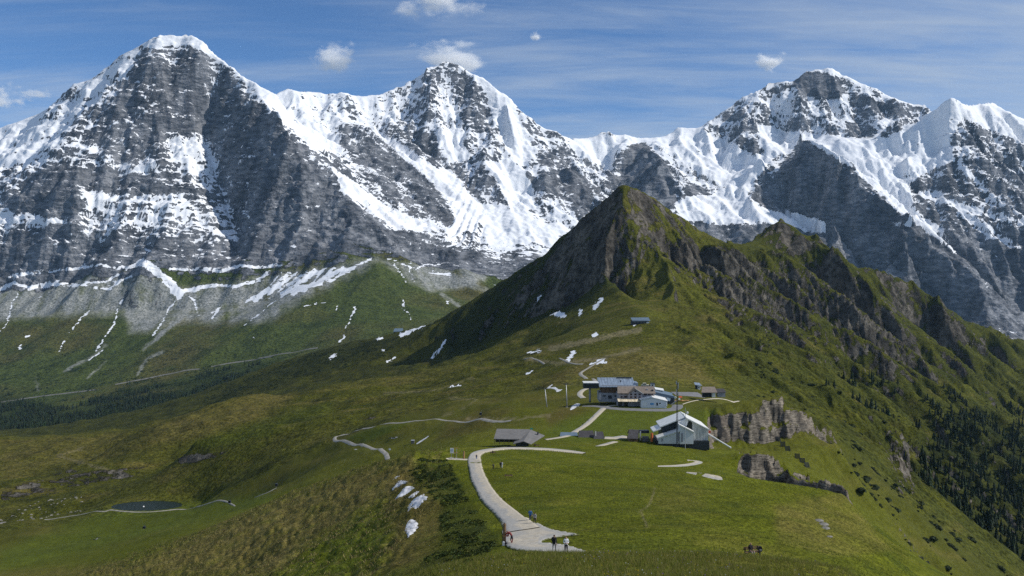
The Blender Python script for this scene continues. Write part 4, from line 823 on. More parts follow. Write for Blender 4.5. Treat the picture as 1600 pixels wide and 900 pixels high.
# ------------------------------------------------------------------ paths, roads, pond
M_gravel = mat('gravel', (0.40, 0.37, 0.31), 0.95, var=0.22, scale=0.5, bump=0.02)
M_track = mat('track', (0.27, 0.255, 0.22), 0.95, var=0.25, scale=0.3)
M_asphalt = mat('asphalt', (0.17, 0.17, 0.175), 0.9, var=0.15, scale=0.3)
M_rail = mat('ballast', (0.17, 0.165, 0.15), 0.95, var=0.2, scale=0.05)
def gravel_mat():
    m = MATS['gravel']; nt = m.node_tree; g = NT(nt); b = [n for n in nt.nodes if n.type == 'BSDF_PRINCIPLED'][0]
    e = g.attr('across').outputs['Fac']; nf = g.noise(2.2, 5, 0.7); nb = g.noise(0.25, 3, 0.5)
    base = g.mix(g.ramp(g.math('ADD', e, g.math('MULTIPLY', g.math('SUBTRACT', nb, 0.5), 0.8)), 0.35, 0.6), (0.36, 0.345, 0.315, 1), (0.47, 0.415, 0.325, 1))
    base = g.mix(1.0, base, g.mix(g.ramp(nf, 0.3, 0.7), (0.78, 0.78, 0.76, 1), (1.12, 1.12, 1.12, 1)), 'MULTIPLY')
    ed = g.math('MULTIPLY', g.math('MINIMUM', e, g.math('SUBTRACT', 1.0, e)), 9.0)
    k = g.ramp(g.math('ADD', ed, g.math('MULTIPLY', g.math('SUBTRACT', nf, 0.5), 2.4)), 0.35, 0.75)
    base = g.mix(k, (0.085, 0.092, 0.022, 1), base); g.put(b.inputs['Base Color'], base); g.put(b.inputs['Normal'], g.bump(nf, 0.03))
gravel_mat()
def catmull(pts, n):
    p = np.array(pts, float); p = np.vstack([2 * p[0] - p[1], p, 2 * p[-1] - p[-2]]); out = []
    for i in range(1, len(p) - 2):
        t = np.linspace(0, 1, n, endpoint=False)[:, None]; a, b, c, d = p[i - 1], p[i], p[i + 1], p[i + 2]
        out.append(0.5 * (2 * b + (c - a) * t + (2 * a - 5 * b + 4 * c - d) * t ** 2 + (3 * b - a - 3 * c + d) * t ** 3))
    return np.vstack(out + [p[-2][None]])
def strip_mesh(name, left, right, lift, material, nac=6):
    """left and right: matching lists of ground points"""
    vs_, fs = [], []; n = len(left)
    wob = [rnd.uniform(-1, 1) for _ in range(2 * n)]
    for i, (a, b) in enumerate(zip(left, right)):
        w = (Vector(b[:2]) - Vector(a[:2])).length
        for k in range(nac + 1):
            t = k / nac
            if k in (0, nac): t += (0.025 if k else -0.025) * wob[2 * i + (k > 0)]
            x = a[0] + (b[0] - a[0]) * t; y = a[1] + (b[1] - a[1]) * t
            vs_.append((x, y, gz(x, y) + (lift if 0 < k < nac else -0.02)))
    for i in range(n - 1):
        for k in range(nac): q = i * (nac + 1) + k; fs.append((q, q + 1, q + nac + 2, q + nac + 1))
    me = bpy.data.meshes.new(name); me.from_pydata(vs_, [], fs); me.polygons.foreach_set('use_smooth', [True] * len(fs)); me.materials.append(material)
    at = me.attributes.new('across', 'FLOAT', 'POINT'); at.data.foreach_set('value', np.tile(np.linspace(0, 1, nac + 1), n).astype(np.float32))
    o = bpy.data.objects.new(name, me); scene.collection.objects.link(o); return tag(o, kind='structure')
def pair_path(name, pairs, lift, material, n=6, ylim=(20, 9000), nac=6):
    Lp = catmull([p[0] for p in pairs], n); Rp = catmull([p[1] for p in pairs], n)
    return strip_mesh(name, [hit(*p, *ylim) for p in Lp], [hit(*p, *ylim) for p in Rp], lift, material, nac)
def center_path(name, pts, width, lift, material, n=8, ylim=(20, 9000), step=3.0):
    c = [hit(*p, *ylim) for p in pts]; c = catmull([(q.x, q.y) for q in c], n)
    for k in range(10): c[1:-1] = 0.25 * c[:-2] + 0.5 * c[1:-1] + 0.25 * c[2:]
    d = np.gradient(c, axis=0); d /= np.linalg.norm(d, axis=1)[:, None] + 1e-9; nrm = np.stack([-d[:, 1], d[:, 0]], 1) * width / 2
    return strip_mesh(name, c + nrm, c - nrm, lift, material, 4)
pair_path('footpath', [((786, 836), (848, 826)), ((783, 820), (838, 819)), ((775, 808), (822, 809)), ((768, 800), (810, 800)), ((757, 790), (797, 790)), ((749, 780), (785, 780)), ((742, 765), (772, 765)), ((735, 750), (763, 750)), ((732, 735), (756, 735)), ((730, 721), (753, 721)), ((732, 713), (752, 713.5)), ((737, 708), (757, 709)), ((750, 704), (766, 706.5)), ((770, 701.2), (782, 704.2)), ((800, 699.5), (804, 702.8)), ((850, 700.8), (850, 704.4)), ((888, 704.0), (886, 707.6)), ((916, 708.2), (910, 710))], 0.3, M_gravel, 8, (75, 345), 10)
center_path('footpath', [(916, 703), (930, 699), (945, 694.5), (962, 690)], 4.2, 0.15, M_gravel, ylim=(345, 520))
pair_path('footpath', [((1028, 729.5), (1028, 727.5)), ((1052, 729.5), (1052, 726.5)), ((1075, 728.5), (1072, 724.5)), ((1096, 724.5), (1084, 722)), ((1096, 721), (1082, 720)), ((1074, 718.3), (1074, 719.8))], 0.09, M_gravel, 6, (120, 340))
pair_path('footpath', [((1072, 739), (1074, 737.5)), ((1095, 744), (1098, 739.5)), ((1118, 749.5), (1122, 743)), ((1129, 750), (1128, 746))], 0.08, M_gravel, 6, (100, 330))
center_path('footpath', [(852, 687), (876, 683.5), (893, 678.5), (908, 669), (925, 655.5), (938, 643), (950, 634.5), (975, 632.5)], 4.6, 0.2, M_gravel, ylim=(440, 700))
def world_path(name, pts, width, lift, material, n=8):
    c = catmull(pts, n); d = np.gradient(c, axis=0); d /= np.linalg.norm(d, axis=1)[:, None] + 1e-9; nrm = np.stack([-d[:, 1], d[:, 0]], 1) * width / 2
    return strip_mesh(name, c + nrm, c - nrm, lift, material, 6)
world_path('forecourt', [(52, 646), (62, 642), (70, 634), (80, 629.5), (95, 628), (110, 628.5), (118, 634), (121, 646)], 8.0, 0.25, M_asphalt)
center_path('forecourt', [(1052, 615), (1075, 616), (1096, 617.5)], 15.0, 0.22, M_asphalt, ylim=(560, 800))
center_path('footpath', [(1066, 632), (1085, 626), (1110, 623.5), (1160, 625)], 1.6, 0.22, M_gravel, ylim=(540, 760))
center_path('footpath', [(912, 622), (905, 616), (912, 609), (920, 606.5)], 5.0, 0.22, M_gravel, ylim=(560, 800))
center_path('footpath', [(945, 684), (962, 684.5), (980, 682)], 9.0, 0.18, M_gravel, ylim=(430, 620))
center_path('road', [(604, 727), (606, 716), (598, 706), (580, 700), (550, 694), (529, 689), (522, 685.5), (532, 680), (560, 672), (610, 661.5), (640, 659), (700, 657), (750, 656), (800, 657)], 3.4, 0.3, M_track, ylim=(480, 900))
center_path('track', [(945, 601), (930, 597), (915, 590), (906, 584), (914, 578), (930, 568), (945, 560)], 4.0, 0.4, M_track, ylim=(720, 1300))
center_path('track', [(820, 561), (850, 566), (890, 568), (912, 569)], 3.0, 0.5, M_track, ylim=(800, 1500))
center_path('footpath', [(70, 812), (120, 805), (160, 800), (172, 796.5), (190, 799), (240, 800), (290, 795), (320, 789), (360, 783), (400, 777), (432, 771)], 1.9, 0.35, M_track, ylim=(640, 900))
center_path('footpath', [(700, 716), (716, 717.3), (733, 718)], 3.6, 0.07, M_gravel, ylim=(180, 300))
for pts in ([(0, 629), (60, 620), (150, 609)], [(180, 601), (250, 587), (312, 577)], [(330, 573), (390, 563), (425, 558)], [(405, 560), (450, 552), (497, 544)]):
    center_path('railway', pts, 11.0, 2.5, M_rail, ylim=(3000, 4400))
pond_m, nt_, b_ = new_mat('pond_water'); g_ = NT(nt_)
b_.inputs['Base Color'].default_value = (0.010, 0.018, 0.012, 1); b_.inputs['Roughness'].default_value = 0.35; b_.inputs['Specular IOR Level'].default_value = 0.05; g_.put(b_.inputs['Normal'], g_.bump(g_.noise(0.5, 3), 0.05))
vs_ = [(-331 + 31.5 * math.cos(a) * (1 + 0.08 * math.sin(2 * a + 1)), 800.5 + 17.2 * math.sin(a) * (1 - 0.10 * math.cos(2 * a)), -211.95) for a in np.linspace(0, 6.2832, 64, endpoint=False)]
me = bpy.data.meshes.new('pond'); me.from_pydata(vs_, [], [tuple(range(64))]); me.materials.append(pond_m); o = bpy.data.objects.new('pond', me); scene.collection.objects.link(o); tag(o, kind='structure')
tag(MB().tube((-332.5, 797, -212.2), (-332.5, 797, -211.2), 0.9, 0.6, 10).build('float_buoy', mat('white_paint', (0.78, 0.78, 0.76), 0.5), smooth=True), 'small white float on the dark mountain pond', 'buoy')

# snow patches near by: thin lumpy sheets lying on the slope
from mathutils.geometry import delaunay_2d_cdt
M_snowp = mat('old_snow', (0.53, 0.535, 0.555), 0.7, var=0.3, scale=0.5, bump=0.15)
def drape(name, poly, lift, material, ylim, step):
    p = catmull(poly + poly[:1], 5)[:-1]; uu, vv = np.meshgrid(np.arange(p[:, 0].min(), p[:, 0].max(), step), np.arange(p[:, 1].min(), p[:, 1].max(), step * 0.5))
    sd = poly_sd(p, uu, vv); ins = sd > 0.4; pts = [Vector(q) for q in p] + [Vector(q) for q in zip(uu[ins], vv[ins])]; n = len(p)
    r = delaunay_2d_cdt(pts, [(i, (i + 1) % n) for i in range(n)], [list(range(n))], 1, 1e-4); P3 = []
    for q in r[0]:
        h = hit(q.x, q.y, *ylim); d = poly_sd(p, np.array([q.x]), np.array([q.y]))[0]; P3.append((h.x, h.y, h.z + (lift if d > 0.3 else 0.05)))
    me = bpy.data.meshes.new(name); me.from_pydata(P3, [], r[2]); me.polygons.foreach_set('use_smooth', [True] * len(r[2])); me.materials.append(material)
    at = me.attributes.new('across', 'FLOAT', 'POINT'); at.data.foreach_set('value', [float(min(0.5, max(0.0, poly_sd(p, np.array([q.x]), np.array([q.y]))[0]) / 14)) for q in r[0]])
    bm = bmesh.new(); bm.from_mesh(me); bmesh.ops.recalc_face_normals(bm, faces=bm.faces); bm.to_mesh(me); bm.free()
    o = bpy.data.objects.new(name, me); scene.collection.objects.link(o); return tag(o, kind='structure')
drape('footpath', [(789, 853), (786, 838), (785, 829), (800, 818), (838, 817.5), (852, 824), (872, 830), (906, 836.3), (884, 839), (860, 843), (847, 848.5), (866, 850), (886, 853), (906, 859), (927, 867), (900, 868), (868, 864.8), (825, 863), (800, 859)], 0.19, M_gravel, (76, 170), 4.0)
def snow_patch(poly, label, thick, ylim, step):
    p = catmull(poly + poly[:1], 4)[:-1]; uu, vv = np.meshgrid(np.arange(p[:, 0].min(), p[:, 0].max(), step), np.arange(p[:, 1].min(), p[:, 1].max(), step))
    sd = poly_sd(p, uu, vv); ins = sd > step * 0.5; pts = [Vector(q) for q in p] + [Vector(q) for q in zip(uu[ins], vv[ins])]; n = len(p)
    r = delaunay_2d_cdt(pts, [(i, (i + 1) % n) for i in range(n)], [list(range(n))], 1, 1e-4)
    P3 = []
    for q in r[0]:
        h = hit(q.x, q.y, *ylim); d = poly_sd(p, np.array([q.x]), np.array([q.y]))[0]
        P3.append((h.x, h.y, h.z + 0.45 * thick * (-0.2 + min(1.0, max(d, 0) / (2.0 * step)) * (1 + 0.3 * rnd.uniform(-1, 1)))))
    me = bpy.data.meshes.new('snow_patch'); me.from_pydata(P3, [], r[2]); me.polygons.foreach_set('use_smooth', [True] * len(r[2])); me.materials.append(M_snowp)
    bm = bmesh.new(); bm.from_mesh(me); bmesh.ops.recalc_face_normals(bm, faces=bm.faces); bm.to_mesh(me); bm.free()
    o = bpy.data.objects.new('snow_patch', me); scene.collection.objects.link(o); tag(o, label, 'snow patch', 'old snow patches below the footpath ridge' if ylim[1] < 360 else 'old snow patches near the lift')
nf = (110, 330)
snow_patch([(608, 752.5), (614, 748), (618, 744.5), (626, 742), (625, 744.5), (618, 748.5), (612, 752)], 'topmost and smallest of the snow streaks on the brown slope left of the footpath', 0.3, nf, 1.5)
snow_patch([(612, 763), (618, 757), (622, 751.5), (628, 750), (637, 751.5), (632, 756), (622, 762), (613, 766)], 'second snow streak from the top on the slope left of the footpath', 0.35, nf, 1.5)
snow_patch([(617, 780), (625, 769), (633, 760.5), (640, 759), (648, 761.5), (645, 765), (635, 772), (624, 778)], 'third snow streak from the top, broad at its upper end, on the brown slope', 0.35, nf, 1.6)
snow_patch([(637, 777.5), (643, 772), (650, 767.5), (656.5, 767.5), (652, 772), (646, 777), (640, 778.5)], 'short slim snow streak just above the largest ragged patch', 0.3, nf, 1.3)
snow_patch([(637, 792), (642, 784), (650, 777), (660, 772), (668, 769), (663, 774), (670, 776), (662, 785), (650, 796), (645, 793.5), (636, 801)], 'largest ragged snow patch on the slope, with pointed upper edge', 0.4, nf, 1.6)
snow_patch([(632, 830), (635, 818), (643, 810.5), (654, 817), (652, 822), (657, 821), (650, 829), (637, 841), (636, 836)], 'lowest snow patch on the brown slope, apart from the others', 0.4, nf, 1.7)
snow_patch([(852, 608), (858, 603), (863, 600), (863.5, 602), (860, 605), (868, 604.5), (873, 608), (880, 607.5), (878, 610), (870, 613), (867, 609), (860, 607.3)], 'winding snow patch behind the two lift towers by the station', 0.6, (560, 1000), 1.0)
snow_patch([(890, 640), (893, 634.5), (901, 630), (907, 631), (905, 634), (897, 639), (892, 641)], 'oval snow patch on the bank below the lift towers', 0.6, (480, 760), 1.0)
snow_patch([(650, 692.5), (668, 681.5), (669, 683.2), (652, 694.5)], 'narrow straight strip of snow beside the grey box above the path bend', 0.5, (300, 760), 0.9)
print('paths', round(time.time() - T0, 1))

# ------------------------------------------------------------------ conifers, shrubs, ground cover, grass
def conifer_tris(h, seed, tiers=6, k=7):
    r = random.Random(seed); tri = []
    for t in range(tiers):
        f = t / tiers; z0 = h * (0.06 + 0.86 * f); zt = min(h, z0 + h * (0.36 - 0.14 * f)); rad_ = h * 0.19 * (1 - f) ** 0.8 + h * 0.02
        for i in range(k):
            a0 = 6.2832 * (i + r.uniform(-0.3, 0.3)) / k + t; w = 0.5 + r.uniform(-0.12, 0.2); rr = rad_ * r.uniform(0.65, 1.2); zz = z0 - h * r.uniform(0.0, 0.05)
            tri += [(0, 0, zt), (rr * math.cos(a0 - w), rr * math.sin(a0 - w), zz), (rr * math.cos(a0 + w) * 0.9, rr * math.sin(a0 + w) * 0.9, zz + h * r.uniform(0, 0.04))]
    return np.array(tri)
M_needles = leaf_mat('needles', 0.12); M_leaf = leaf_mat('shrub_leaf', 0.2); M_blade = leaf_mat('grass_blade', 0.4); M_bark = mat('bark', (0.05, 0.038, 0.028), 0.95)
def tint(n, base, var, rng=RNG):
    c = np.array(base)[None] * (1 + var * rng.uniform(-1, 1, (n, 1))) * (1 + 0.12 * rng.uniform(-1, 1, (n, 3))); return np.clip(c, 0.003, 1)
def conifer_mesh(h, seed):
    tri = conifer_tris(h, seed); c = np.repeat(tint(len(tri) // 3, (0.020, 0.034, 0.014), 0.35), 3, 0)
    return arr_mesh('crown', tri, 3, M_needles, 'tint', c)
def scatter(n, box, keep, rng=RNG):
    """random ground points (x, y) in a bearing/distance box for which keep(u, y, z) is true"""
    u = rng.uniform(box[0], box[1], n); y = np.sqrt(rng.uniform(box[2] ** 2, box[3] ** 2, n)); x = (u - 800) / F * y; z = gz_arr(x, y); v = HOR - F * z / y
    k = keep(u, v, y, z, x); return np.stack([x, y, z], 1)[k]
def in_poly(poly, u, v): return poly_sd(poly, u, v) > 0
# right-hand forest on the steep slope
FOR = [(1428, 745), (1455, 690), (1480, 650), (1530, 640), (1600, 665), (1900, 800), (1900, 1150), (1600, 905), (1490, 805)]
def keep_r(u, v, y, z, x):
    n = fbm(x / 60, y / 60, 3, 201)
    a = in_poly(FOR, u, v) & (y > 890) & (n > -0.26 + 0.10 * ((v < 690) * 1.0)); b = (u > 1290) & (v > 560 + 0.1 * (u - 1290)) & (v < 800) & (y > 900) & (n > 0.26)
    return a | b
pts = scatter(13000, (1290, 1860, 880, 2000), keep_r); print('right trees', len(pts))
order = np.argsort(pts[:, 1]); pts = pts[order]
vis = pts[(pts[:, 0] / pts[:, 1] * F + 800 < 1604)]
# nearest ones in view first; keep them a few metres apart
chosen, rest = [], []
for p in vis:
    if len(chosen) < 300 and all((p[0] - q[0]) ** 2 + (p[1] - q[1]) ** 2 > 16 for q in chosen[-80:]): chosen.append(p)
    else: rest.append(p)
rest += [p for p in pts if p[0] / p[1] * F + 800 >= 1604]
protos = []
for k in range(5):
    h = (13, 16, 11, 18, 14)[k]; t = thing('conifer_tree', 'dark conifer in the forest on the steep slope at the right', 'tree', (0, 0, 0), 0, 'conifers on the steep right slope')
    cm = conifer_mesh(h, 50 + k); cm.parent = t; MB().tube((0, 0, -1.0), (0, 0, h * 0.5), 0.22, 0.1, 6).build('trunk', M_bark, t); protos.append(t)
for i, p in enumerate(chosen):
    t = protos[i] if i < 5 else copy_tree(protos[i % 5])
    s_ = rnd.uniform(0.55, 1.05); t.location = (p[0], p[1], p[2] - 0.2); t.rotation_euler = (0, 0, rnd.uniform(0, 6.28)); t.scale = (s_ * rnd.uniform(0.85, 1.2),) * 2 + (s_,)
def forest(name, pts, hmin, hmax, variants, lab=None):
    T = [conifer_tris(1.0, 80 + k, *variants) for k in range(4)]; co, cc = [], []
    for i, p in enumerate(pts):
        h = rnd.uniform(hmin, hmax); a = rnd.uniform(0, 6.28); c, s_ = math.cos(a), math.sin(a); t = T[i % 4] * np.array([h * rnd.uniform(0.9, 1.35)] * 2 + [h])
        co.append(np.stack([t[:, 0] * c - t[:, 1] * s_, t[:, 0] * s_ + t[:, 1] * c, t[:, 2]], 1) + p); cc.append(np.repeat(tint(1, (0.020, 0.033, 0.013), 0.4), len(t), 0))
    o = arr_mesh(name, np.vstack(co), 3, M_needles, 'tint', np.vstack(cc)); return tag(o, kind='stuff')
forest('forest', rest, 7, 16, (4, 6))
FL_ = [(-300, 640), (0, 612), (110, 640), (200, 600), (300, 590), (390, 566), (440, 562), (430, 580), (330, 612), (250, 655), (190, 682), (0, 690), (-300, 700)]
def keep_l(u, v, y, z, x):
    n = fbm(x / 140, y / 110, 3, 211); dens = sstep(600, 665, v + 0.12 * (u - 200))
    return in_poly(FL_, u, v) & (n > 0.24 - 0.85 * dens)
lp = scatter(17000, (-300, 450, 2450, 3900), keep_l); print('left trees', len(lp))
forest('forest', lp, 12, 24, (3, 5))
# shrubs
def shrub_tris(r, n, seed, flat=0.75):
    g_ = np.random.default_rng(seed); d = g_.normal(size=(n, 3)); d /= np.linalg.norm(d, axis=1)[:, None]; d[:, 2] = np.abs(d[:, 2]) * 0.95
    c = d * r * g_.uniform(0.55, 1.05, (n, 1)) * np.array([1, 1, flat]); s_ = r * g_.uniform(0.22, 0.42, (n, 1))
    a = g_.normal(size=(n, 3)); a -= (a * d).sum(1)[:, None] * d * 0.6; a /= np.linalg.norm(a, axis=1)[:, None]; b = np.cross(d, a)
    return np.stack([c + a * s_, c - 0.5 * a * s_ + 0.87 * b * s_, c - 0.5 * a * s_ - 0.87 * b * s_], 1).reshape(-1, 3)
def shrub_obj(r, seed, base=(0.024, 0.036, 0.012)):
    t = shrub_tris(r, 110, seed); return arr_mesh('foliage', t, 3, M_leaf, 'tint', np.repeat(tint(len(t) // 3, base, 0.4, np.random.default_rng(seed)), 3, 0))
def keep_s(u, v, y, z, x):
    n = fbm(x / 22, y / 22, 3, 221) - 0.06; P1 = [(1290, 690), (1330, 680), (1420, 770), (1480, 820), (1510, 900), (1440, 900), (1380, 800), (1310, 740)]
    return (in_poly(P1, u, v) & (n > 0.02)) | ((u > 1330) & (u < 1600) & (v > 780) & (y < 880) & (n > 0.22)) | ((u > 1180) & (u < 1420) & (v > 560) & (v < 690) & (y > 800) & (n > 0.2))
sp = scatter(4200, (1180, 1600, 560, 1250), keep_s); sp = sp[RNG.permutation(len(sp))]; print('shrubs', len(sp))
sprot = []
for k in range(4):
    t = thing('shrub', 'dark low bush scattered on the steep grass slope below the crags', 'bush', (0, 0, 0), 0, 'dark bushes on the steep right slope')
    f = shrub_obj(1.7, 300 + k); f.parent = t; MB().tube((0, 0, -0.5), (0.1, 0, 0.8), 0.12, 0.05, 5).build('stem', M_bark, t); sprot.append(t)
for i, p in enumerate(sp[:290]):
    t = sprot[i] if i < 4 else copy_tree(sprot[i % 4]); s_ = rnd.choice((0.45, 0.6, 0.8, 1.0, 1.4, 1.9)) * rnd.uniform(0.85, 1.15) * (1.0 if p[1] < 900 else 1.3)
    t.location = (p[0], p[1], p[2] - 0.1); t.rotation_euler = (0, 0, rnd.uniform(0, 6.28)); t.scale = (s_ * 1.15, s_ * 1.15, s_)
def shrub_cover(name, pts, rmin, rmax, n, base, flat=0.7):
    T = [shrub_tris(1.0, n, 400 + k, flat) for k in range(5)]; co, cc = [], []
    for i, p in enumerate(pts):
        r = rnd.uniform(rmin, rmax); a = rnd.uniform(0, 6.28); t = T[i % 5] * r; co.append(np.stack([t[:, 0] * math.cos(a) - t[:, 1] * math.sin(a), t[:, 0] * math.sin(a) + t[:, 1] * math.cos(a), t[:, 2]], 1) + p)
        cc.append(np.repeat(tint(n, base, 0.35) * rnd.uniform(0.7, 1.3), 3, 0))
    return tag(arr_mesh(name, np.vstack(co), 3, M_leaf, 'tint', np.vstack(cc)), kind='stuff')
DK = [(655, 716), (700, 718), (735, 790), (775, 845), (760, 870), (690, 895), (650, 895), (690, 850), (690, 790), (640, 735)]
cp = scatter(60000, (600, 800, 60, 320), lambda u, v, y, z, x: in_poly(DK, u, v) & (fbm(x / 5, y / 5, 3, 231) > 0.02) & (RNG.uniform(0, 1, u.shape) < 0.6 * np.clip(y / 200, 0.5, 1.2)))[:2600]
shrub_cover('ground_cover', cp[::2], 0.25, 0.75, 22, (0.040, 0.058, 0.014), 0.5); shrub_cover('ground_cover', cp[1::2], 0.2, 0.6, 22, (0.075, 0.092, 0.018), 0.45)
SPUR = [(310, 640), (330, 610), (400, 585), (480, 553), (560, 537), (640, 525), (600, 560), (540, 575), (450, 600), (380, 625)]
cp2 = scatter(14000, (290, 660, 1650, 2550), lambda u, v, y, z, x: in_poly(SPUR, u, v) & (fbm(x / 55, y / 45, 3, 232) > 0.0))[:2600]
cp3 = scatter(9000, (1150, 1640, 1000, 2300), lambda u, v, y, z, x: (v > 500) & (fbm(x / 45, y / 45, 3, 233) > 0.24))[:1700]
cp4 = scatter(9000, (-100, 520, 3200, 4200), lambda u, v, y, z, x: (v > 545) & (v < 640) & (fbm(x / 120, y / 90, 3, 234) > 0.08))[:1600]
shrub_cover('shrubbery', list(cp2) + list(cp3), 1.2, 3.4, 18, (0.022, 0.034, 0.012)); shrub_cover('shrubbery', cp4, 3.0, 7.0, 14, (0.020, 0.036, 0.014))
print('trees', round(time.time() - T0, 1))
# grass: single blades, dense on the hump before the camera, sparser on the meadow beyond
def blades(pts, h0, h1, w, lean, cols, rng, per=4):
    n = len(pts) * per; base = np.repeat(pts, per, 0) + np.concatenate([rng.normal(0, 0.05, (n, 2)) * (per > 1), np.zeros((n, 1))], 1)
    a = rng.uniform(0, 6.2832, n); h = rng.uniform(h0, h1, n); ww = w * rng.uniform(0.6, 1.4, n); l = h * lean * rng.uniform(0.2, 1.2, n); b = rng.uniform(0, 6.2832, n)
    dx, dy = np.cos(a) * ww, np.sin(a) * ww; tip = base + np.stack([np.cos(b) * l, np.sin(b) * l, h], 1)
    lo = base - np.array([0, 0, 0.03]); co = np.stack([lo + np.stack([dx, dy, 0 * dx], 1), lo - np.stack([dx, dy, 0 * dx], 1), tip], 1).reshape(-1, 3)
    ci = rng.integers(0, len(cols), n); c = np.array(cols)[ci] * (1 + 0.3 * rng.uniform(-1, 1, (n, 1)));
    return co, np.repeat(c, 3, 0)
GC = [(0.15, 0.175, 0.025), (0.12, 0.15, 0.02), (0.20, 0.19, 0.045), (0.27, 0.23, 0.09), (0.11, 0.13, 0.02)]
def gpts(n, box, keep, rng): 
    u = rng.uniform(box[0], box[1], n); y = np.sqrt(rng.uniform(box[2] ** 2, box[3] ** 2, n)); x = (u - 800) / F * y
    xi = np.interp(u, UM, np.arange(NC)); j = np.clip(xi.astype(int), 0, NC - 2); z = np.empty(n)
    for c in np.unique(j):
        m = j == c; t = xi[m] - c; z[m] = np.interp(y[m], *COLZ[c]) * (1 - t) + np.interp(y[m], *COLZ[c + 1]) * t
    v = HOR - F * z / y; k = keep(u, v, y, x); return np.stack([x, y, z], 1)[k]
g1 = gpts(52000, (560, 1640, 34, 74), lambda u, v, y, x: (v < 960) & (fbm(x / 1.5, y / 1.5, 2, 241) > -0.25), RNG)
PLAZA = [(788, 830), (840, 815), (905, 836), (930, 868), (785, 862)]
PATHP = [(785, 862), (783, 815), (755, 788), (730, 735), (729, 712), (740, 703), (800, 697), (918, 706), (915, 712), (800, 705), (757, 711), (755, 730), (770, 762), (790, 785), (830, 812), (908, 834), (930, 868)]
g2 = gpts(95000, (640, 1420, 76, 250), lambda u, v, y, x: (poly_sd(PATHP, u, v) < -1) & (x > -0.06 * y - 6) & (fbm(x / 3, y / 3, 2, 242) > -0.2), RNG)
c1, k1 = blades(g1, 0.12, 0.42, 0.012, 0.7, GC, RNG, 4); c2, k2 = blades(g2, 0.10, 0.34, 0.035, 0.9, GC[:3] + GC[4:], RNG, 1)
tag(arr_mesh('grass', c1, 3, M_blade, 'tint', k1), kind='stuff'); tag(arr_mesh('grass', c2, 3, M_blade, 'tint', k2), kind='stuff')
g3 = gpts(110000, (150, 720, 120, 480), lambda u, v, y, x: (x < -0.05 * y - 8) & (v < 930) & (fbm(x / 6, y / 5, 3, 243) > 0.0), RNG)
c3, k3 = blades(g3, 0.2, 0.6, 0.09, 1.0, [(0.30, 0.25, 0.10), (0.20, 0.18, 0.06), (0.06, 0.07, 0.02), (0.09, 0.06, 0.03)], RNG, 1); tag(arr_mesh('grass', c3, 3, M_blade, 'tint', k3), kind='stuff')
# flowers: small yellow, white and violet heads in the near grass
fl = gpts(1500, (680, 1500, 36, 68), lambda u, v, y, x: (v < 930) & (fbm(x / 4, y / 4, 2, 251) > 0.05), RNG); n = len(fl); top = fl + np.stack([0 * fl[:, 0], 0 * fl[:, 0], RNG.uniform(0.2, 0.42, n)], 1); r = RNG.uniform(0.015, 0.04, n)[:, None]
a3 = [np.array((math.cos(t), 0.3 * math.sin(t), math.sin(t))) for t in (0.5, 2.6, 4.7)]; fc = np.array([(0.75, 0.55, 0.02), (0.75, 0.55, 0.02), (0.7, 0.7, 0.62), (0.30, 0.16, 0.40)])[RNG.integers(0, 4, n)]
tag(arr_mesh('wild_flowers', np.stack([top + r * q for q in a3], 1).reshape(-1, 3), 3, M_blade, 'tint', np.repeat(fc, 3, 0)), kind='stuff')
# boulders
def boulder_mesh(seed, flat=0.7):
    bm = bmesh.new(); bmesh.ops.create_icosphere(bm, subdivisions=2, radius=1.0); r = random.Random(seed)
    planes = [(Vector((r.gauss(0, 1), r.gauss(0, 1), r.gauss(0, 1))).normalized(), r.uniform(0.55, 0.9)) for _ in range(9)]
    for v in bm.verts:
        for n_, d in planes:
            k = v.co.dot(n_) - d
            if k > 0: v.co -= n_ * k
        v.co.z *= flat
    me = bpy.data.meshes.new('boulder'); bm.to_mesh(me); bm.free(); me.materials.append(MATS['limestone']); return me
mat('limestone', (0.20, 0.19, 0.165), 0.9, var=0.3, scale=0.5, bump=0.2)
bms = [boulder_mesh(500 + k) for k in range(6)]
BP = [(0, 800), (60, 783), (110, 776), (152, 772), (148, 795), (90, 806), (40, 818), (0, 826)]
bp = scatter(900, (-5, 160, 800, 960), lambda u, v, y, z, x: in_poly(BP, u, v) & (fbm(x / 18, y / 18, 2, 261) > -0.1))[:70]
for i, p in enumerate(bp):
    o = bpy.data.objects.new('boulder', bms[i % 6]); scene.collection.objects.link(o); s_ = rnd.uniform(0.5, 1.8); o.location = (p[0], p[1], p[2] - 0.1 * s_); o.scale = (s_ * 1.3, s_, s_ * 0.9); o.rotation_euler = (rnd.uniform(-0.3, 0.3), rnd.uniform(-0.3, 0.3), rnd.uniform(0, 6.28))
    tag(o, 'pale boulder in the rockfall below the ledge left of the pond', 'boulder', 'boulders of the rockfall by the pond')
for u, v, s_, lab in ((1278, 814, 1.0, 'upper flat rock slab lying in the meadow near the right edge'), (1285, 820, 1.1, 'middle flat rock slab lying in the meadow near the right edge'), (1288, 826, 0.8, 'pale lowest rock slab lying in the meadow near the right edge'), (1296, 839, 0.45, 'single small flat stone below the rock slabs in the meadow')):
    h = hit(u, v, 80, 260); o = bpy.data.objects.new('rock_slab', bms[int(v) % 6]); scene.collection.objects.link(o); o.location = h + Vector((0, 0, 0.05)); o.scale = (1.3 * s_, 0.7 * s_, 0.4 * s_); o.rotation_euler = (0.1, -0.05, rnd.uniform(-0.3, 0.3)); tag(o, lab, 'rock', 'rock slabs in the meadow')
print('plants', round(time.time() - T0, 1))
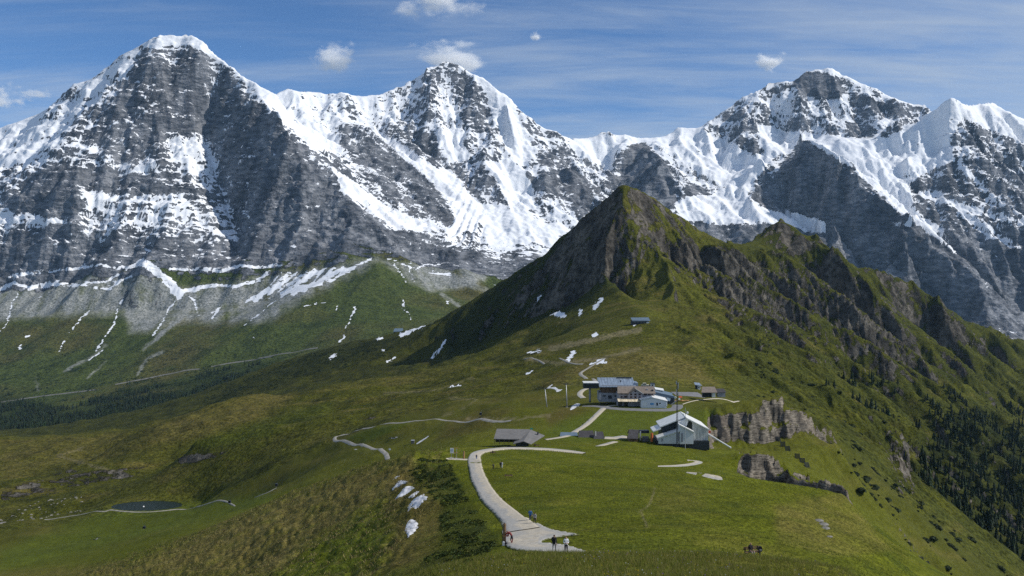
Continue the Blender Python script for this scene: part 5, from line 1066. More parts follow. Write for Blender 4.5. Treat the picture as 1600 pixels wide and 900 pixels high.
# ------------------------------------------------------------------ buildings at the mountain station
M_zinc = mat('zinc_roof', (0.27, 0.33, 0.40), 0.45, 0.3, 0.5, 0.12, 0.3, 0.03, (3.2, 0.1, 0.1))
M_brownroof = mat('brown_tiles', (0.20, 0.165, 0.135), 0.85, var=0.2, scale=0.6)
M_wood = mat('larch_boards', (0.17, 0.105, 0.06), 0.85, var=0.3, scale=0.4, bump=0.03, stripes=(4.0, 4.0, 0.15))
M_concrete = mat('concrete', (0.33, 0.33, 0.34), 0.9, var=0.12, scale=0.3)
M_dark = mat('dark_steel', (0.025, 0.032, 0.040), 0.55, 0.2, 0.5, 0.2)
M_glass = mat('window_glass', (0.02, 0.025, 0.03), 0.12, 0.0, 0.6, 0.1)
M_facade = mat('grey_render', (0.33, 0.315, 0.33), 0.9, var=0.1, scale=0.3)
M_frame = mat('red_brown_frame', (0.16, 0.06, 0.05), 0.7)
M_awn = mat('cream_awning', (0.62, 0.52, 0.36), 0.8, var=0.1, stripes=(1.5, 0.1, 0.1))
M_light = mat('pale_metal', (0.72, 0.72, 0.68), 0.45, 0.1, 0.5, 0.08, 0.3)
M_panelb = mat('pale_blue_panel', (0.68, 0.69, 0.68), 0.6, var=0.06, scale=0.2)
M_corr = mat('corrugated_panel', (0.62, 0.62, 0.58), 0.55, 0.2, 0.4, 0.06, 0.2, 0.06, (2.4, 0.1, 0.1))
M_black = mat('tarred_roof', (0.055, 0.052, 0.055), 0.85, var=0.2, scale=0.4)
M_greyroof = mat('grey_roof', (0.15, 0.145, 0.14), 0.85, var=0.15, scale=0.4)
M_blueroof = mat('blue_roof', (0.12, 0.17, 0.22), 0.6, 0.1, 0.4, 0.15, 0.3)
M_steel = mat('galvanised_steel', (0.42, 0.43, 0.44), 0.5, 0.5, 0.5, 0.12)
M_white = MATS['white_paint']; M_red = mat('red_paint', (0.45, 0.07, 0.03), 0.6); M_orange = mat('fresh_timber', (0.52, 0.30, 0.12), 0.8, var=0.25, scale=0.6); M_oldwood = mat('weathered_post', (0.19, 0.12, 0.065), 0.9, var=0.3, scale=2.0, bump=0.02)
def fx(u, d): return (u - 800) / F * d
def fz(v, d): return (HOR - v) / F * d
class At:
    """build at a real distance d: front outlines are read off along that plane, in metres"""
    def __init__(s, d, u0, v0): s.d = d; s.o = Vector((fx(u0, d), d, fz(v0, d))); s.u0 = u0; s.v0 = v0
    def x(s, u): return (u - s.u0) / F * s.d
    def z(s, v): return (s.v0 - v) / F * s.d
    def poly(s, pts): return [(s.x(a), s.z(b)) for a, b in pts]
    def box(s, m, u0, u1, v0, v1, y0, y1): return m.box(s.x(u0), s.x(u1), y0, y1, s.z(v1), s.z(v0))
def windows(a, par, rects, y, frame=M_frame, depth=0.12):
    for u0, u1, v0, v1 in rects:
        w = a.box(MB(), u0, u1, v0, v1, y - depth, y + 0.2).build('window', frame, par)
        pu, pv = (u1 - u0) * 0.14, (v1 - v0) * 0.14
        a.box(MB(), u0 + pu, u1 - pu, v0 + pv, v1 - pv, y - depth - 0.03, y).build('pane', M_glass, w)
# gondola station: metal roof, larch front, dark docking hall on a pillar
a = At(652, 950, 624); t = thing('gondola_station', 'gondola station with long blue-grey metal roof, larch boards and dark cantilevered hall', 'building', a.o)
a.box(MB(), 936.5, 966, 613.8, 628, 0, 16).build('base_wall', M_concrete, t); a.box(MB(), 940, 992, 602.5, 613.8, 0.6, 16).build('upper_wall', M_wood, t)
for i in range(9): a.box(MB(), 940.2 + 2.85 * i, 942.7 + 2.85 * i, 604.6, 613.6, 0.35, 0.6).build('board', M_wood, t)
rf = MB().slab((a.x(936.3), -1.2, a.z(603.8)), (a.x(993.3), -1.2, a.z(603.8)), (a.x(993.3), 17, a.z(595.2) + 0.5), (a.x(936.3), 17, a.z(595.2) + 0.5), 0.5).build('roof', M_zinc, t)
for i in range(12):
    x_ = a.x(938 + 4.8 * i); MB().slab((x_ - 0.06, -1.2, a.z(603.8) + 0.1), (x_ + 0.06, -1.2, a.z(603.8) + 0.1), (x_ + 0.06, 17, a.z(595.2) + 0.6), (x_ - 0.06, 17, a.z(595.2) + 0.6), 0.12).build('roof_seam', M_zinc, rf)
MB().tube((a.x(972), 8, a.z(599)), (a.x(972), 8, a.z(596.2)), 0.35, n=8).build('vent_pipe', M_dark, rf)
a.box(MB(), 912.4, 936.4, 599.5, 607.6, 2, 12).build('docking_hall', M_dark, t); a.box(MB(), 912.0, 936.0, 598.6, 599.4, 1.6, 12.4).build('hall_roof', M_light, t)
for i in range(5): a.box(MB(), 914 + 4.4 * i, 917.6 + 4.4 * i, 602, 604.6, 1.9, 2.1).build('window', M_glass, t)
MB().tube((a.x(923), 7, a.z(631)), (a.x(923), 7, a.z(607.5)), 0.75, n=12).build('pillar', M_concrete, t, smooth=True)
a.box(MB(), 950.2, 955.8, 617.8, 623, -0.1, 0.3).build('door', M_dark, t); windows(a, t, [(941.8, 946.6, 617.6, 619.4), (960, 965, 617.6, 619.8)], 0.0, M_dark); a.box(MB(), 936.2, 939.4, 614, 624.5, -0.8, 1.5).build('pier', M_concrete, t)
a.box(MB(), 968, 991, 593.4, 595.4, 15, 17).build('parapet', M_dark, t); a.box(MB(), 993.4, 997.6, 599, 604, 2, 14).build('annex_roof', M_zinc, t)
# hotel with gable front and awning
a = At(640, 992, 634); t = thing('mountain_hotel', 'grey mountain hotel with brown gabled roof and cream awning beside the gondola station', 'building', a.o)
a.box(MB(), 966, 1023, 614.5, 636, 1.0, 12).build('wall', M_facade, t); MB().prism(a.poly([(981.5, 636), (1003.5, 636), (1003.5, 614.6), (992.5, 607.8), (981.5, 614.6)]), -0.6, 6).build('gable_wall', M_facade, t)
r1 = MB().slab((a.x(964.6), -0.5, a.z(614.2)), (a.x(1024.5), -0.5, a.z(614.6)), (a.x(1024), 6.5, a.z(605.4)), (a.x(966.5), 6.5, a.z(605.2)), 0.35); r1.slab((a.x(966.5), 6.5, a.z(605.2)), (a.x(1024), 6.5, a.z(605.4)), (a.x(1024.5), 13, a.z(613)), (a.x(964.6), 13, a.z(613)), 0.35)
rf = r1.build('roof', M_brownroof, t)
g1_ = MB().slab((a.x(979.6), -1.6, a.z(615.2)), (a.x(992.5), -1.6, a.z(606.9)), (a.x(992.5), 6.4, a.z(606.0)), (a.x(979.6), 6.4, a.z(614.0)), 0.3).build('gable_roof', M_brownroof, t); MB().slab((a.x(992.5), -1.6, a.z(606.9)), (a.x(1005.0), -1.6, a.z(615.0)), (a.x(1005.0), 6.4, a.z(613.8)), (a.x(992.5), 6.4, a.z(606.0)), 0.3).build('gable_roof', M_brownroof, t)
for s_ in (-1, 1): MB().slab((a.x(992.5), -1.75, a.z(606.6)), (a.x(992.5 + s_ * 12.9), -1.75, a.z(614.9)), (a.x(992.5 + s_ * 12.9), -1.6, a.z(614.9)), (a.x(992.5), -1.6, a.z(606.6)), 0.35).build('verge_board', M_light if s_ > 0 else M_oldwood, t)
windows(a, t, [(984.3, 987.6, 614.8, 617.4), (991.0, 994.3, 614.8, 617.4), (997.5, 1000.8, 614.8, 617.4), (991.2, 994.0, 610.2, 612.2)], -0.6); windows(a, t, [(984.3, 987.6, 619.0, 621.6), (991.0, 994.3, 619.0, 621.6), (997.5, 1000.8, 619.0, 621.6)], -0.6)
windows(a, t, [(969.5, 973.5, 615.0, 616.6), (976, 979.6, 615.0, 616.6), (970, 973, 619, 621.6), (975, 980, 619, 621.6), (1006, 1011, 615.5, 617.6), (1013, 1016.4, 615.5, 617.6), (1018, 1021, 615.5, 617.6)], 1.0)
MB().box(a.x(1011), a.x(1013.5), 2.4, 3.4, a.z(611.4), a.z(608.4)).build('chimney', M_concrete, rf); MB().box(a.x(1019), a.x(1021.5), 1.5, 2.6, a.z(612.4), a.z(609.4)).build('dormer', M_dark, rf)
MB().slab((a.x(964.5), -5.5, a.z(625.6)), (a.x(1001), -5.5, a.z(625.8)), (a.x(1001), 0.8, a.z(622.3)), (a.x(964.5), 0.8, a.z(622.3)), 0.18).build('awning', M_awn, t)
for u in (965.2, 974, 983, 992, 1000.4): MB().tube((a.x(u), -5.3, a.z(636.5)), (a.x(u), -5.3, a.z(625.8)), 0.11, n=6).build('awning_post', M_dark, t)
for u in (969, 978, 987, 996): a.box(MB(), u - 3.2, u + 3.2, 627, 634.4, 0.75, 1.02).build('glass_door', M_glass, t)
# annex with pale roof, blue-grey hall behind it
a = At(634, 1020, 634.5); t = thing('restaurant_annex', 'low blue-grey annex with pale pitched roof in front of the hotel', 'building', a.o)
MB().prism(a.poly([(1001.5, 638), (1041.5, 638), (1041.5, 627.0), (1019.5, 621.3), (1001.5, 625.0)]), 0, 11).build('wall', M_panelb, t)
MB().slab((a.x(999.8), -0.6, a.z(624.6)), (a.x(1019.5), -0.6, a.z(620.6)), (a.x(1019.5), 11.5, a.z(619.2)), (a.x(999.8), 11.5, a.z(623.2)), 0.3).build('roof', M_zinc, t); MB().slab((a.x(1019.5), -0.6, a.z(620.6)), (a.x(1043.4), -0.6, a.z(626.4)), (a.x(1043.4), 11.5, a.z(624.8)), (a.x(1019.5), 11.5, a.z(619.2)), 0.3).build('roof', M_light, t)
a.box(MB(), 1040.6, 1042.4, 627.5, 634.2, -0.35, 0.4).build('corner_pier', M_white, t); a.box(MB(), 1005, 1011, 628.2, 634.3, -0.1, 0.3).build('door', M_light, t); a.box(MB(), 1025.6, 1028, 629.2, 633.8, -0.1, 0.3).build('door', M_dark, t)
a.box(MB(), 1016, 1021.4, 629.8, 632.6, -0.12, 0.3).build('sign_board', mat('blue_sign', (0.06, 0.28, 0.50), 0.5), t); windows(a, t, [(1030, 1032.4, 629.4, 631)], 0.0, M_dark)
a = At(650, 1040, 630); t = thing('service_hall', 'blue-grey sloping hall with open dark end right of the hotel', 'building', a.o)
MB().prism(a.poly([(1024, 634), (1055, 634), (1055, 620.0), (1024, 613.0)]), 2, 14).build('wall', M_blueroof, t)
MB().slab((a.x(1022), -4, a.z(619.6)), (a.x(1045), -4, a.z(625.2)), (a.x(1056.5), 15, a.z(618.2)), (a.x(1025), 15, a.z(611.2)), 0.4).build('roof', M_blueroof, t); MB().slab((a.x(1028), 12, a.z(611.5)), (a.x(1042), 12, a.z(613.6)), (a.x(1042), 16, a.z(611.4)), (a.x(1028), 16, a.z(609.2)), 0.5).build('roof_light', M_light, t)
a.box(MB(), 1044, 1053.5, 622.4, 630.5, 1.6, 2.2).build('gate_opening', M_dark, t)
for i in range(7): a.box(MB(), 1034 + 1.0 * i, 1034.8 + 1.0 * i, 619.2 + 0.25 * i, 620.8 + 0.25 * i, -2.4, -1.6).build('skylight', M_glass, t)
MB().slab((a.x(1046), -3, a.z(632)), (a.x(1057), -3, a.z(624.5)), (a.x(1057), -1.2, a.z(624.5)), (a.x(1046), -1.2, a.z(632)), 0.3).build('stair_ramp', M_steel, t)
# cable-car top station
a = At(500, 1065, 688); t = thing('cable_car_station', 'pale panelled cable-car hall with split sloping roofs beside the tall black mast', 'building', a.o)
MB().prism(a.poly([(1060, 692), (1107.3, 692), (1107.3, 671.2), (1074, 654.4), (1060, 660.4)]), 0.6, 17).build('tall_wall', M_panelb, t)
for i in range(6): a_u = 1083.2 + 4.0 * i; MB().prism(a.poly([(a_u, 688), (a_u + 3.85, 688), (a_u + 3.85, 659.8 + (a_u + 3.85 - 1083.2) * 0.47), (a_u, 659.8 + (a_u - 1083.2) * 0.47)]), 0.25, 0.6).build('wall_panel', M_corr, t)
MB().slab((a.x(1072.5), -0.6, a.z(652.6)), (a.x(1108.3), -0.6, a.z(670.6)), (a.x(1106), 18, a.z(667.2)), (a.x(1072.5), 18, a.z(650.5)), 0.55).build('roof', M_light, t); MB().slab((a.x(1033), 3.2, a.z(668.2)), (a.x(1073), 3.2, a.z(652.6)), (a.x(1073), 18, a.z(650.6)), (a.x(1033), 18, a.z(666.2)), 0.6).build('roof', M_light, t)
MB().prism(a.poly([(1036, 692), (1060.2, 692), (1060.2, 659.6), (1036, 668.6)]), 4.0, 16).build('back_wall', M_dark, t)
MB().slab((a.x(1021.6), 2.6, a.z(675.0)), (a.x(1034), 2.6, a.z(670.6)), (a.x(1034), 13, a.z(669)), (a.x(1021.6), 13, a.z(673.6)), 0.6).build('roof', M_light, t)
MB().prism(a.poly([(1027.6, 692), (1060, 692), (1060, 672.8), (1027.6, 683.0)]), -2.6, 3).build('low_wall', M_panelb, t); MB().slab((a.x(1025.6), -3.2, a.z(682.4)), (a.x(1060.6), -3.2, a.z(671.2)), (a.x(1060.6), 3.4, a.z(670.6)), (a.x(1025.6), 3.4, a.z(681.8)), 0.7).build('roof', M_light, t)
MB().prism(a.poly([(1060.4, 692), (1081.6, 692), (1081.6, 673.8), (1060.4, 663.2)]), -3.4, 0.4).build('middle_wall', M_panelb, t); MB().slab((a.x(1059.2), -4.0, a.z(661.2)), (a.x(1082.6), -4.0, a.z(672.8)), (a.x(1082.6), 0.3, a.z(672.2)), (a.x(1059.2), 0.3, a.z(660.6)), 0.65).build('roof', M_light, t)
for u, y_ in ((1033.4, -2.75), (1058.2, -2.75), (1064, -3.55)): a.box(MB(), u - 1.2, u + 1.2, 684 if u < 1050 else 675, 688.4, y_, y_ + 0.12).build('wall_panel', M_facade, t)
MB().prism(a.poly([(1073, 667), (1081.6, 671.4), (1081.6, 660.0), (1076.5, 657.0)]), 0.35, 0.58).build('window', M_glass, t); a.box(MB(), 1026, 1107, 688.1, 702, -2.2, 16).build('plinth', M_dark, t)
MB().tube((a.x(1106), 1, a.z(678)), (a.x(1138), -6, a.z(696.5)), 0.45, n=8).build('cable_duct', M_light, t); MB().tube((a.x(1109.5), 2, a.z(675.5)), (a.x(1109.5), 1.2, a.z(675.5)), 0.75, n=12).build('warning_disc', M_red, t)
# radio mast: lattice with antennas
a = At(493, 1058, 692); t = thing('radio_mast', 'tall black lattice radio mast in front of the cable-car hall', 'mast', (a.o.x, a.o.y, gz(a.o.x, a.o.y) - 0.3)); H = fz(572, 493) - t.location.z
m = MB()
for sx, sy in ((-1, -1), (1, -1), (1, 1), (-1, 1)): m.tube((0.42 * sx, 0.42 * sy, 0), (0.22 * sx, 0.22 * sy, H * 0.8), 0.09, 0.06, 6)
m.build('lattice_legs', M_dark, t); m = MB(); n = 26
for i in range(n):
    z0_, z1 = H * 0.8 * i / n, H * 0.8 * (i + 1) / n; w0 = 0.42 - 0.2 * i / n
    for (p, q) in (((-1, -1), (1, -1)), ((1, -1), (1, 1)), ((1, 1), (-1, 1)), ((-1, 1), (-1, -1))): m.tube((p[0] * w0, p[1] * w0, z0_), (q[0] * w0, q[1] * w0, z1), 0.045, n=4)
m.build('bracing', M_dark, t); MB().tube((0, 0, H * 0.78), (0, 0, H), 0.09, 0.03, 6).build('whip_aerial', M_dark, t)
for z_, sx in ((0.66, 1), (0.70, -1), (0.74, 1), (0.78, 1), (0.80, -1)): MB().box(0.5 * sx - 0.22, 0.5 * sx + 0.22, -0.5, -0.2, H * z_ - 0.9, H * z_ + 0.9).build('antenna_panel', M_steel, t)
for z_, sx in ((0.60, 1.1), (0.62, -1.0)): MB().tube((sx, -0.3, H * z_), (sx * 1.05, -0.7, H * z_), 0.65, 0.55, 12).build('dish', M_light, t)
a = At(492, 1070.7, 693); t = thing('dish_pole', 'slim grey pole with two round white dishes before the cable-car hall', 'pole', (a.o.x, a.o.y, gz(a.o.x, a.o.y) - 0.3)); H = fz(637, 492) - t.location.z
MB().tube((0, 0, 0), (0, 0, H), 0.2, 0.12, 8).build('pole', M_steel, t); MB().box(-1.5, 1.2, -0.06, 0.06, H - 1.6, H - 1.45).build('crossarm', M_steel, t)
MB().tube((1.1, -0.2, H - 2.8), (1.15, -0.6, H - 2.8), 0.75, 0.55, 14).build('dish', M_white, t); MB().tube((-1.1, -0.2, H - 3.6), (-1.15, -0.5, H - 3.6), 0.45, 0.35, 14).build('dish', M_white, t)
# sheds and roofs of the lower station
a = At(482, 810, 690); t = thing('barn', 'long grey-roofed open barn with a gabled wing above the bend of the footpath', 'barn', a.o)
MB().slab((a.x(771.5), 0, a.z(685.6)), (a.x(812), 0, a.z(686.4)), (a.x(829), 12, a.z(678.2)), (a.x(775.5), 12, a.z(676.8)), 0.35).build('roof', M_greyroof, t); MB().slab((a.x(775.5), 12, a.z(676.8)), (a.x(829), 12, a.z(678.2)), (a.x(829), 20, a.z(681)), (a.x(775.5), 20, a.z(680)), 0.35).build('roof', M_greyroof, t)
a.box(MB(), 774, 812, 682.5, 694, 6.0, 18).build('back_wall', M_dark, t)
for i in range(6): MB().tube((a.x(773 + 7.4 * i), 0.4, a.z(694)), (a.x(773 + 7.4 * i), 0.4, a.z(685.8)), 0.16, n=6).build('post', M_oldwood, t)
MB().slab((a.x(801.5), -4, a.z(691.4)), (a.x(818), -4, a.z(687.2)), (a.x(830), 13, a.z(678.0)), (a.x(812), 13, a.z(683.0)), 0.35).build('wing_roof', M_greyroof, t); MB().slab((a.x(818), -4, a.z(687.2)), (a.x(829), -4, a.z(691.6)), (a.x(852), 10, a.z(685.6)), (a.x(830), 13, a.z(678.0)), 0.35).build('wing_roof', M_greyroof, t)
MB().prism(a.poly([(806, 696), (826, 696), (826, 691), (818, 688.4), (806, 691.2)]), -2.8, 5).build('wing_wall', M_dark, t); MB().box(a.x(840), a.x(842.2), 8, 9, a.z(683), a.z(679.4)).build('chimney', M_dark, t)
for u0, u1, vt, vb, d, M_, lab in ((874, 904, 679.2, 685.2, 520, M_blueroof, 'flat blue roofed shed sunk in the meadow beside the gravel path'), (903, 929.5, 676.6, 686.2, 516, M_black, 'wide dark roofed shed between the blue roof and the chimneyed one'), (927.5, 945, 678.2, 686.4, 512, M_black, 'dark roofed shed with a pale chimney pipe in the meadow')):
    a = At(d, (u0 + u1) / 2, vb); t = thing('shed', lab, 'shed', a.o, 0, 'low sheds in the meadow')
    MB().slab((a.x(u0), 0, a.z(vb)), (a.x(u1), 0, a.z(vb)), (a.x(u1 - 1), 7, a.z(vt) + 0.2), (a.x(u0 + 3), 7, a.z(vt) + 0.2), 0.3).build('roof', M_, t); a.box(MB(), u0 + 1.5, u1 - 1, vb + 0.9, vb + 7, 0.5, 9).build('wall', M_wood, t)
    if u0 > 920: MB().tube((a.x(931.4), 3, a.z(683)), (a.x(931.4), 3, a.z(675)), 0.22, n=6).build('chimney', M_light, t)
a = At(505, 990, 687); t = thing('hut', 'steep dark roofed hut beside the cable-car hall', 'hut', a.o); MB().slab((a.x(980.6), 0, a.z(685.4)), (a.x(997), 0, a.z(685.6)), (a.x(1000.6), 6, a.z(674.6)), (a.x(985), 6, a.z(673.6)), 0.3).build('roof', M_black, t); MB().slab((a.x(985), 6, a.z(673.6)), (a.x(1000.6), 6, a.z(674.6)), (a.x(1003), 11, a.z(682)), (a.x(984), 11, a.z(681.6)), 0.3).build('roof', M_black, t); a.box(MB(), 983, 997, 684.8, 692, 0.8, 9).build('wall', M_wood, t)
a = At(506, 1010, 689); t = thing('storage_container', 'dark container with clutter between the hut and the cable-car hall', 'container', a.o); a.box(MB(), 1001, 1016, 674.8, 679, 4, 7).build('canopy', M_dark, t); a.box(MB(), 1004, 1014, 683, 690, 0, 3).build('crate', M_greyroof, t); a.box(MB(), 1001, 1003, 676, 690, 3.5, 4).build('side_panel', M_light, t)
tag(MB().tube((fx(1018.5, 503), 503, fz(690, 503)), (fx(1018.5, 503), 503, fz(676.5, 503)), 0.75, 0.75, 12).build('marker_cone', mat('orange_paint', (0.60, 0.16, 0.05), 0.6)), 'orange upright drum beside the dark container', 'drum')
a = At(690, 1115, 617.5); t = thing('open_shed', 'low brown roofed open shed by the asphalt yard right of the mast', 'shed', a.o); MB().slab((a.x(1096), 0, a.z(613.2)), (a.x(1121), 0, a.z(613.4)), (a.x(1121), 9, a.z(606.6)), (a.x(1101), 9, a.z(606.6)), 0.3).build('roof', M_brownroof, t); MB().slab((a.x(1120), 1, a.z(613.4)), (a.x(1135.4), 1, a.z(613.4)), (a.x(1134.6), 7, a.z(609.0)), (a.x(1120), 7, a.z(609.0)), 0.3).build('side_roof', M_black, t)
a.box(MB(), 1100, 1119, 612, 622, 4, 8).build('back_wall', M_dark, t); a.box(MB(), 1113, 1118, 613.5, 621, 0.4, 3).build('stone_pier', M_light, t); a.box(MB(), 1122, 1134, 613, 621, 1.6, 6).build('side_wall', M_concrete, t)
a = At(765, 1091, 601); t = thing('ticket_hut', 'tiny white hut with grey slanted roof standing alone on the slope', 'hut', (a.o.x, a.o.y, min(a.o.z, gz(a.o.x, a.o.y)))); MB().slab((a.x(1085.5), -1, a.z(593.4)), (a.x(1096.5), -1, a.z(595.2)), (a.x(1094.5), 4, a.z(591.6)), (a.x(1085.8), 4, a.z(590.8)), 0.3).build('roof', M_zinc, t); a.box(MB(), 1087, 1090, 595, 606, 0, 3).build('side_wall', M_dark, t); a.box(MB(), 1090, 1094.4, 595.6, 606, 0, 3).build('front_wall', M_white, t); a.box(MB(), 1091.2, 1093, 597, 599, -0.08, 0.1).build('window', M_glass, t)
# hut on the ridge, far hotel at the pass
h = hit(1002, 506, 900, 1400); a = At(h.y, 1002, 506); t = thing('lift_hut', 'long dark hut with slate-blue roof high on the saddle below the grassy peak', 'hut', h); MB().slab((a.x(988), -1, a.z(501.5)), (a.x(1016), -1, a.z(501.2)), (a.x(1015), 9, a.z(496.6) + 0.2), (a.x(986.5), 9, a.z(496.9) + 0.2), 0.4).build('roof', M_blueroof, t); a.box(MB(), 986.5, 1013.5, 500.6, 509, 0, 8).build('wall', M_dark, t); a.box(MB(), 1010, 1014, 503, 507, -0.8, 0).build('porch', M_light, t)
for i in range(4): a.box(MB(), 990 + 5 * i, 993.4 + 5 * i, 502.4, 504.4, -0.12, 0.05).build('window', M_glass, t)
h = hit(626, 523, 3000, 4600); a = At(h.y, 626, 523); t = thing('pass_hotel', 'far dark roofed hotel on the pass below the big wall', 'building', h); MB().slab((a.x(614.5), -3, a.z(518)), (a.x(630), -3, a.z(517.6)), (a.x(629), 16, a.z(513.2)), (a.x(615.5), 16, a.z(513.6)), 1.0).build('roof', M_blueroof, t); a.box(MB(), 615, 629, 517.6, 525, 0, 14).build('wall', M_dark, t); a.box(MB(), 628, 634.5, 517.5, 525, 2, 12).build('side_house', M_white, t)
for i in range(5): a.box(MB(), 616 + 2.5 * i, 617.4 + 2.5 * i, 519, 520.4, -0.4, 0.1).build('window', M_glass, t)
# playground, snow groomer, white kiosk behind the hotel
a = At(672, 1064, 615.4); t = thing('play_structure', 'wooden playground of pale logs and towers behind the radio mast', 'playground', (a.o.x, a.o.y, gz(a.o.x, a.o.y)))
for i, (u, l_) in enumerate(((1054, 3), (1059, 3.5), (1064, 4), (1069, 4), (1074, 2.6))): MB().tube((a.x(u) - l_ / 2, (i % 3) - 1, 0.5), (a.x(u) + l_ / 2, (i % 3) - 0.6, 0.7 + 0.3 * (i % 2)), 0.4, 0.35, 8).build('log', M_orange, t)
for u in (1053, 1056, 1062, 1065): MB().tube((a.x(u), 0.4, 0), (a.x(u), 0.4, 3.6 if u > 1060 else 2.6), 0.16, n=6).build('post', M_orange, t)
MB().slab((a.x(1061), -0.4, 3.0), (a.x(1066), -0.4, 3.0), (a.x(1066), 1.4, 3.8), (a.x(1061), 1.4, 3.8), 0.15).build('tower_roof', M_red, t); MB().slab((a.x(1066), 0, 2.0), (a.x(1070), 0, 0.4), (a.x(1070), 0.8, 0.4), (a.x(1066), 0.8, 2.0), 0.1).build('slide', M_steel, t)
a = At(705, 1008, 603.5); t = thing('snow_groomer', 'parked pale yellow snow groomer behind the hotel roof', 'vehicle', (a.o.x, a.o.y, a.o.z - 0.4)); MB().prism([(-3.0, 0.9), (3.0, 0.9), (3.0, 1.7), (1.2, 1.8), (0.6, 3.0), (-1.6, 3.0), (-2.0, 1.8), (-3.0, 1.7)], -1.1, 1.1).build('body', mat('cream_paint', (0.70, 0.66, 0.50), 0.5), t)
for s_ in (-1.5, 1.1): MB().prism([(-2.8, 0.2), (2.8, 0.2), (3.2, 0.6), (2.8, 1.0), (-2.8, 1.0), (-3.2, 0.6)], s_, s_ + 0.5).build('track', M_dark, t)
MB().box(-1.4, 0.4, -1.16, -1.1, 1.9, 2.8).build('window', M_glass, t); MB().prism([(3.3, 0.1), (3.9, 0.1), (3.7, 1.3), (3.4, 1.3)], -2, 2).build('blade', M_dark, t)
a = At(700, 1020, 605); t = thing('kiosk', 'small white cabin behind the hotel, right of the parked snow groomer', 'cabin', (a.o.x, a.o.y, a.o.z - 0.6)); MB().box(-1.5, 1.5, 0, 2.5, 0, 3.0).build('wall', M_white, t); MB().slab((-1.8, -0.3, 3.2), (1.8, -0.3, 3.2), (1.8, 2.8, 3.7), (-1.8, 2.8, 3.7), 0.2).build('roof', M_dark, t); MB().box(-0.7, 0.5, -0.06, 0.05, 1.2, 2.4).build('window', M_glass, t)
# ------------------------------------------------------------------ gondola line
def tower(ub, vb, ut, vt, d, label, arm=1.6):
    b = Vector((fx(ub, d), d, 0)); b.z = gz(b.x, b.y); top = Vector((fx(ut, d), d, fz(vt, d)))
    t = thing('lift_tower', label, 'lift tower', b, 0, 'towers of the gondola line'); T = top - b
    MB().tube((0, 0, -0.8), T, 0.42, 0.26, 12).build('mast', M_steel, t, smooth=True); MB().box(-0.9, 0.9, -0.9, 0.9, -1.2, 0.35).build('footing', M_concrete, t)
    MB().box(T.x - 0.12, T.x + 0.12, T.y - arm * 1.6, T.y + arm * 1.6, T.z - 0.15, T.z + 0.15).build('crossarm', M_steel, t)
    for s_ in (-1, 1):
        g = MB().box(T.x - arm * 1.3, T.x + arm * 1.3, T.y + s_ * arm * 1.5 - 0.1, T.y + s_ * arm * 1.5 + 0.1, T.z + 0.1, T.z + 0.3)
        for k in range(5): x_ = T.x + arm * (-1.1 + 0.55 * k); g.tube((x_, T.y + s_ * arm * 1.5 - 0.14, T.z + 0.35), (x_, T.y + s_ * arm * 1.5 + 0.14, T.z + 0.35), 0.2, n=8)
        g.build('sheave_train', M_dark, t)
    return top
tops = [tower(886, 628, 884.6, 600.5, 652, 'lift tower nearest the station, upright beside the dark docking hall'), tower(855.5, 637, 851.5, 607.5, 656, 'leaning lift tower left of the oval snow patch, second from the station'), tower(619.5, 712, 611.5, 685, 668, 'leaning pale lift tower above the bend of the valley road'), tower(556, 732, 552.5, 710, 672, 'grey lift tower standing low on the slope left of the road bend'), tower(153.5, 857.5, 151, 842, 690, 'lift tower alone on the mown slope below the pond')]
M_cable = mat('steel_rope', (0.16, 0.16, 0.17), 0.6, 0.3); M_cabin = mat('cabin_paint', (0.03, 0.035, 0.045), 0.35, 0.1, 0.5)
chain = [Vector((fx(914, 654), 656, fz(603, 656)))] + tops + [Vector((-470, 700, -235))]
for s_ in (-1, 1):
    m = MB()
    for p, q in zip(chain[:-1], chain[1:]):
        L_ = (q - p).length; k = max(2, int(L_ / 25)); prev = None
        for i in range(k + 1):
            t_ = i / k; w = p.lerp(q, t_) + Vector((0, s_ * 2.4, 0.45 - 0.012 * L_ * 4 * t_ * (1 - t_)))
            if prev is not None: m.tube(prev, w, 0.025, n=4)
            prev = w
    tag(m.build('haul_rope', M_cable), ('near' if s_ < 0 else 'far') + ' rope of the gondola line running down from the station', 'cable', 'ropes of the gondola line')
def on_line(u, s_):
    for p, q in zip(chain[:-1], chain[1:]):
        ua, ub = p.x / p.y * F + 800, q.x / q.y * F + 800
        if min(ua, ub) <= u <= max(ua, ub):
            t_ = (u - ua) / (ub - ua); L_ = (q - p).length; return p.lerp(q, t_) + Vector((0, s_ * 2.4, 0.45 - 0.012 * L_ * 4 * t_ * (1 - t_)))
def cabin(u, s_, label):
    p = on_line(u, s_); t = thing('gondola_cabin', label, 'gondola cabin', p, 0, 'cabins of the gondola line')
    MB().tube((0, 0, 0.05), (0, 0, -1.5), 0.06, n=6).build('hanger', M_dark, t)
    body = MB().prism([(-0.75, -3.6), (0.75, -3.6), (1.0, -3.0), (1.0, -2.1), (0.7, -1.5), (-0.7, -1.5), (-1.0, -2.1), (-1.0, -3.0)], -0.9, 0.9).build('shell', M_cabin, t)
    MB().box(-0.75, 0.75, -0.93, -0.88, -2.8, -1.8).build('window', M_glass, t); MB().box(-0.5, 0.5, -1.0, -0.9, -3.5, -3.3).build('ski_rack', M_steel, t)
for u, s_, lab in ((632, 1, 'gondola cabin just right of the leaning pale tower'), (497, -1, 'dark cabin hanging over the slope left of the road bend'), (433, 1, 'dark cabin above the right end of the pond path'), (363, -1, 'dark cabin hanging right of the pond'), (225, 1, 'dark cabin hanging below the pond'), (105, -1, 'dark cabin left of the lone lift tower at lower left'), (752, 1, 'cabin on the rope midway between the two tower pairs')): cabin(u, s_, lab)
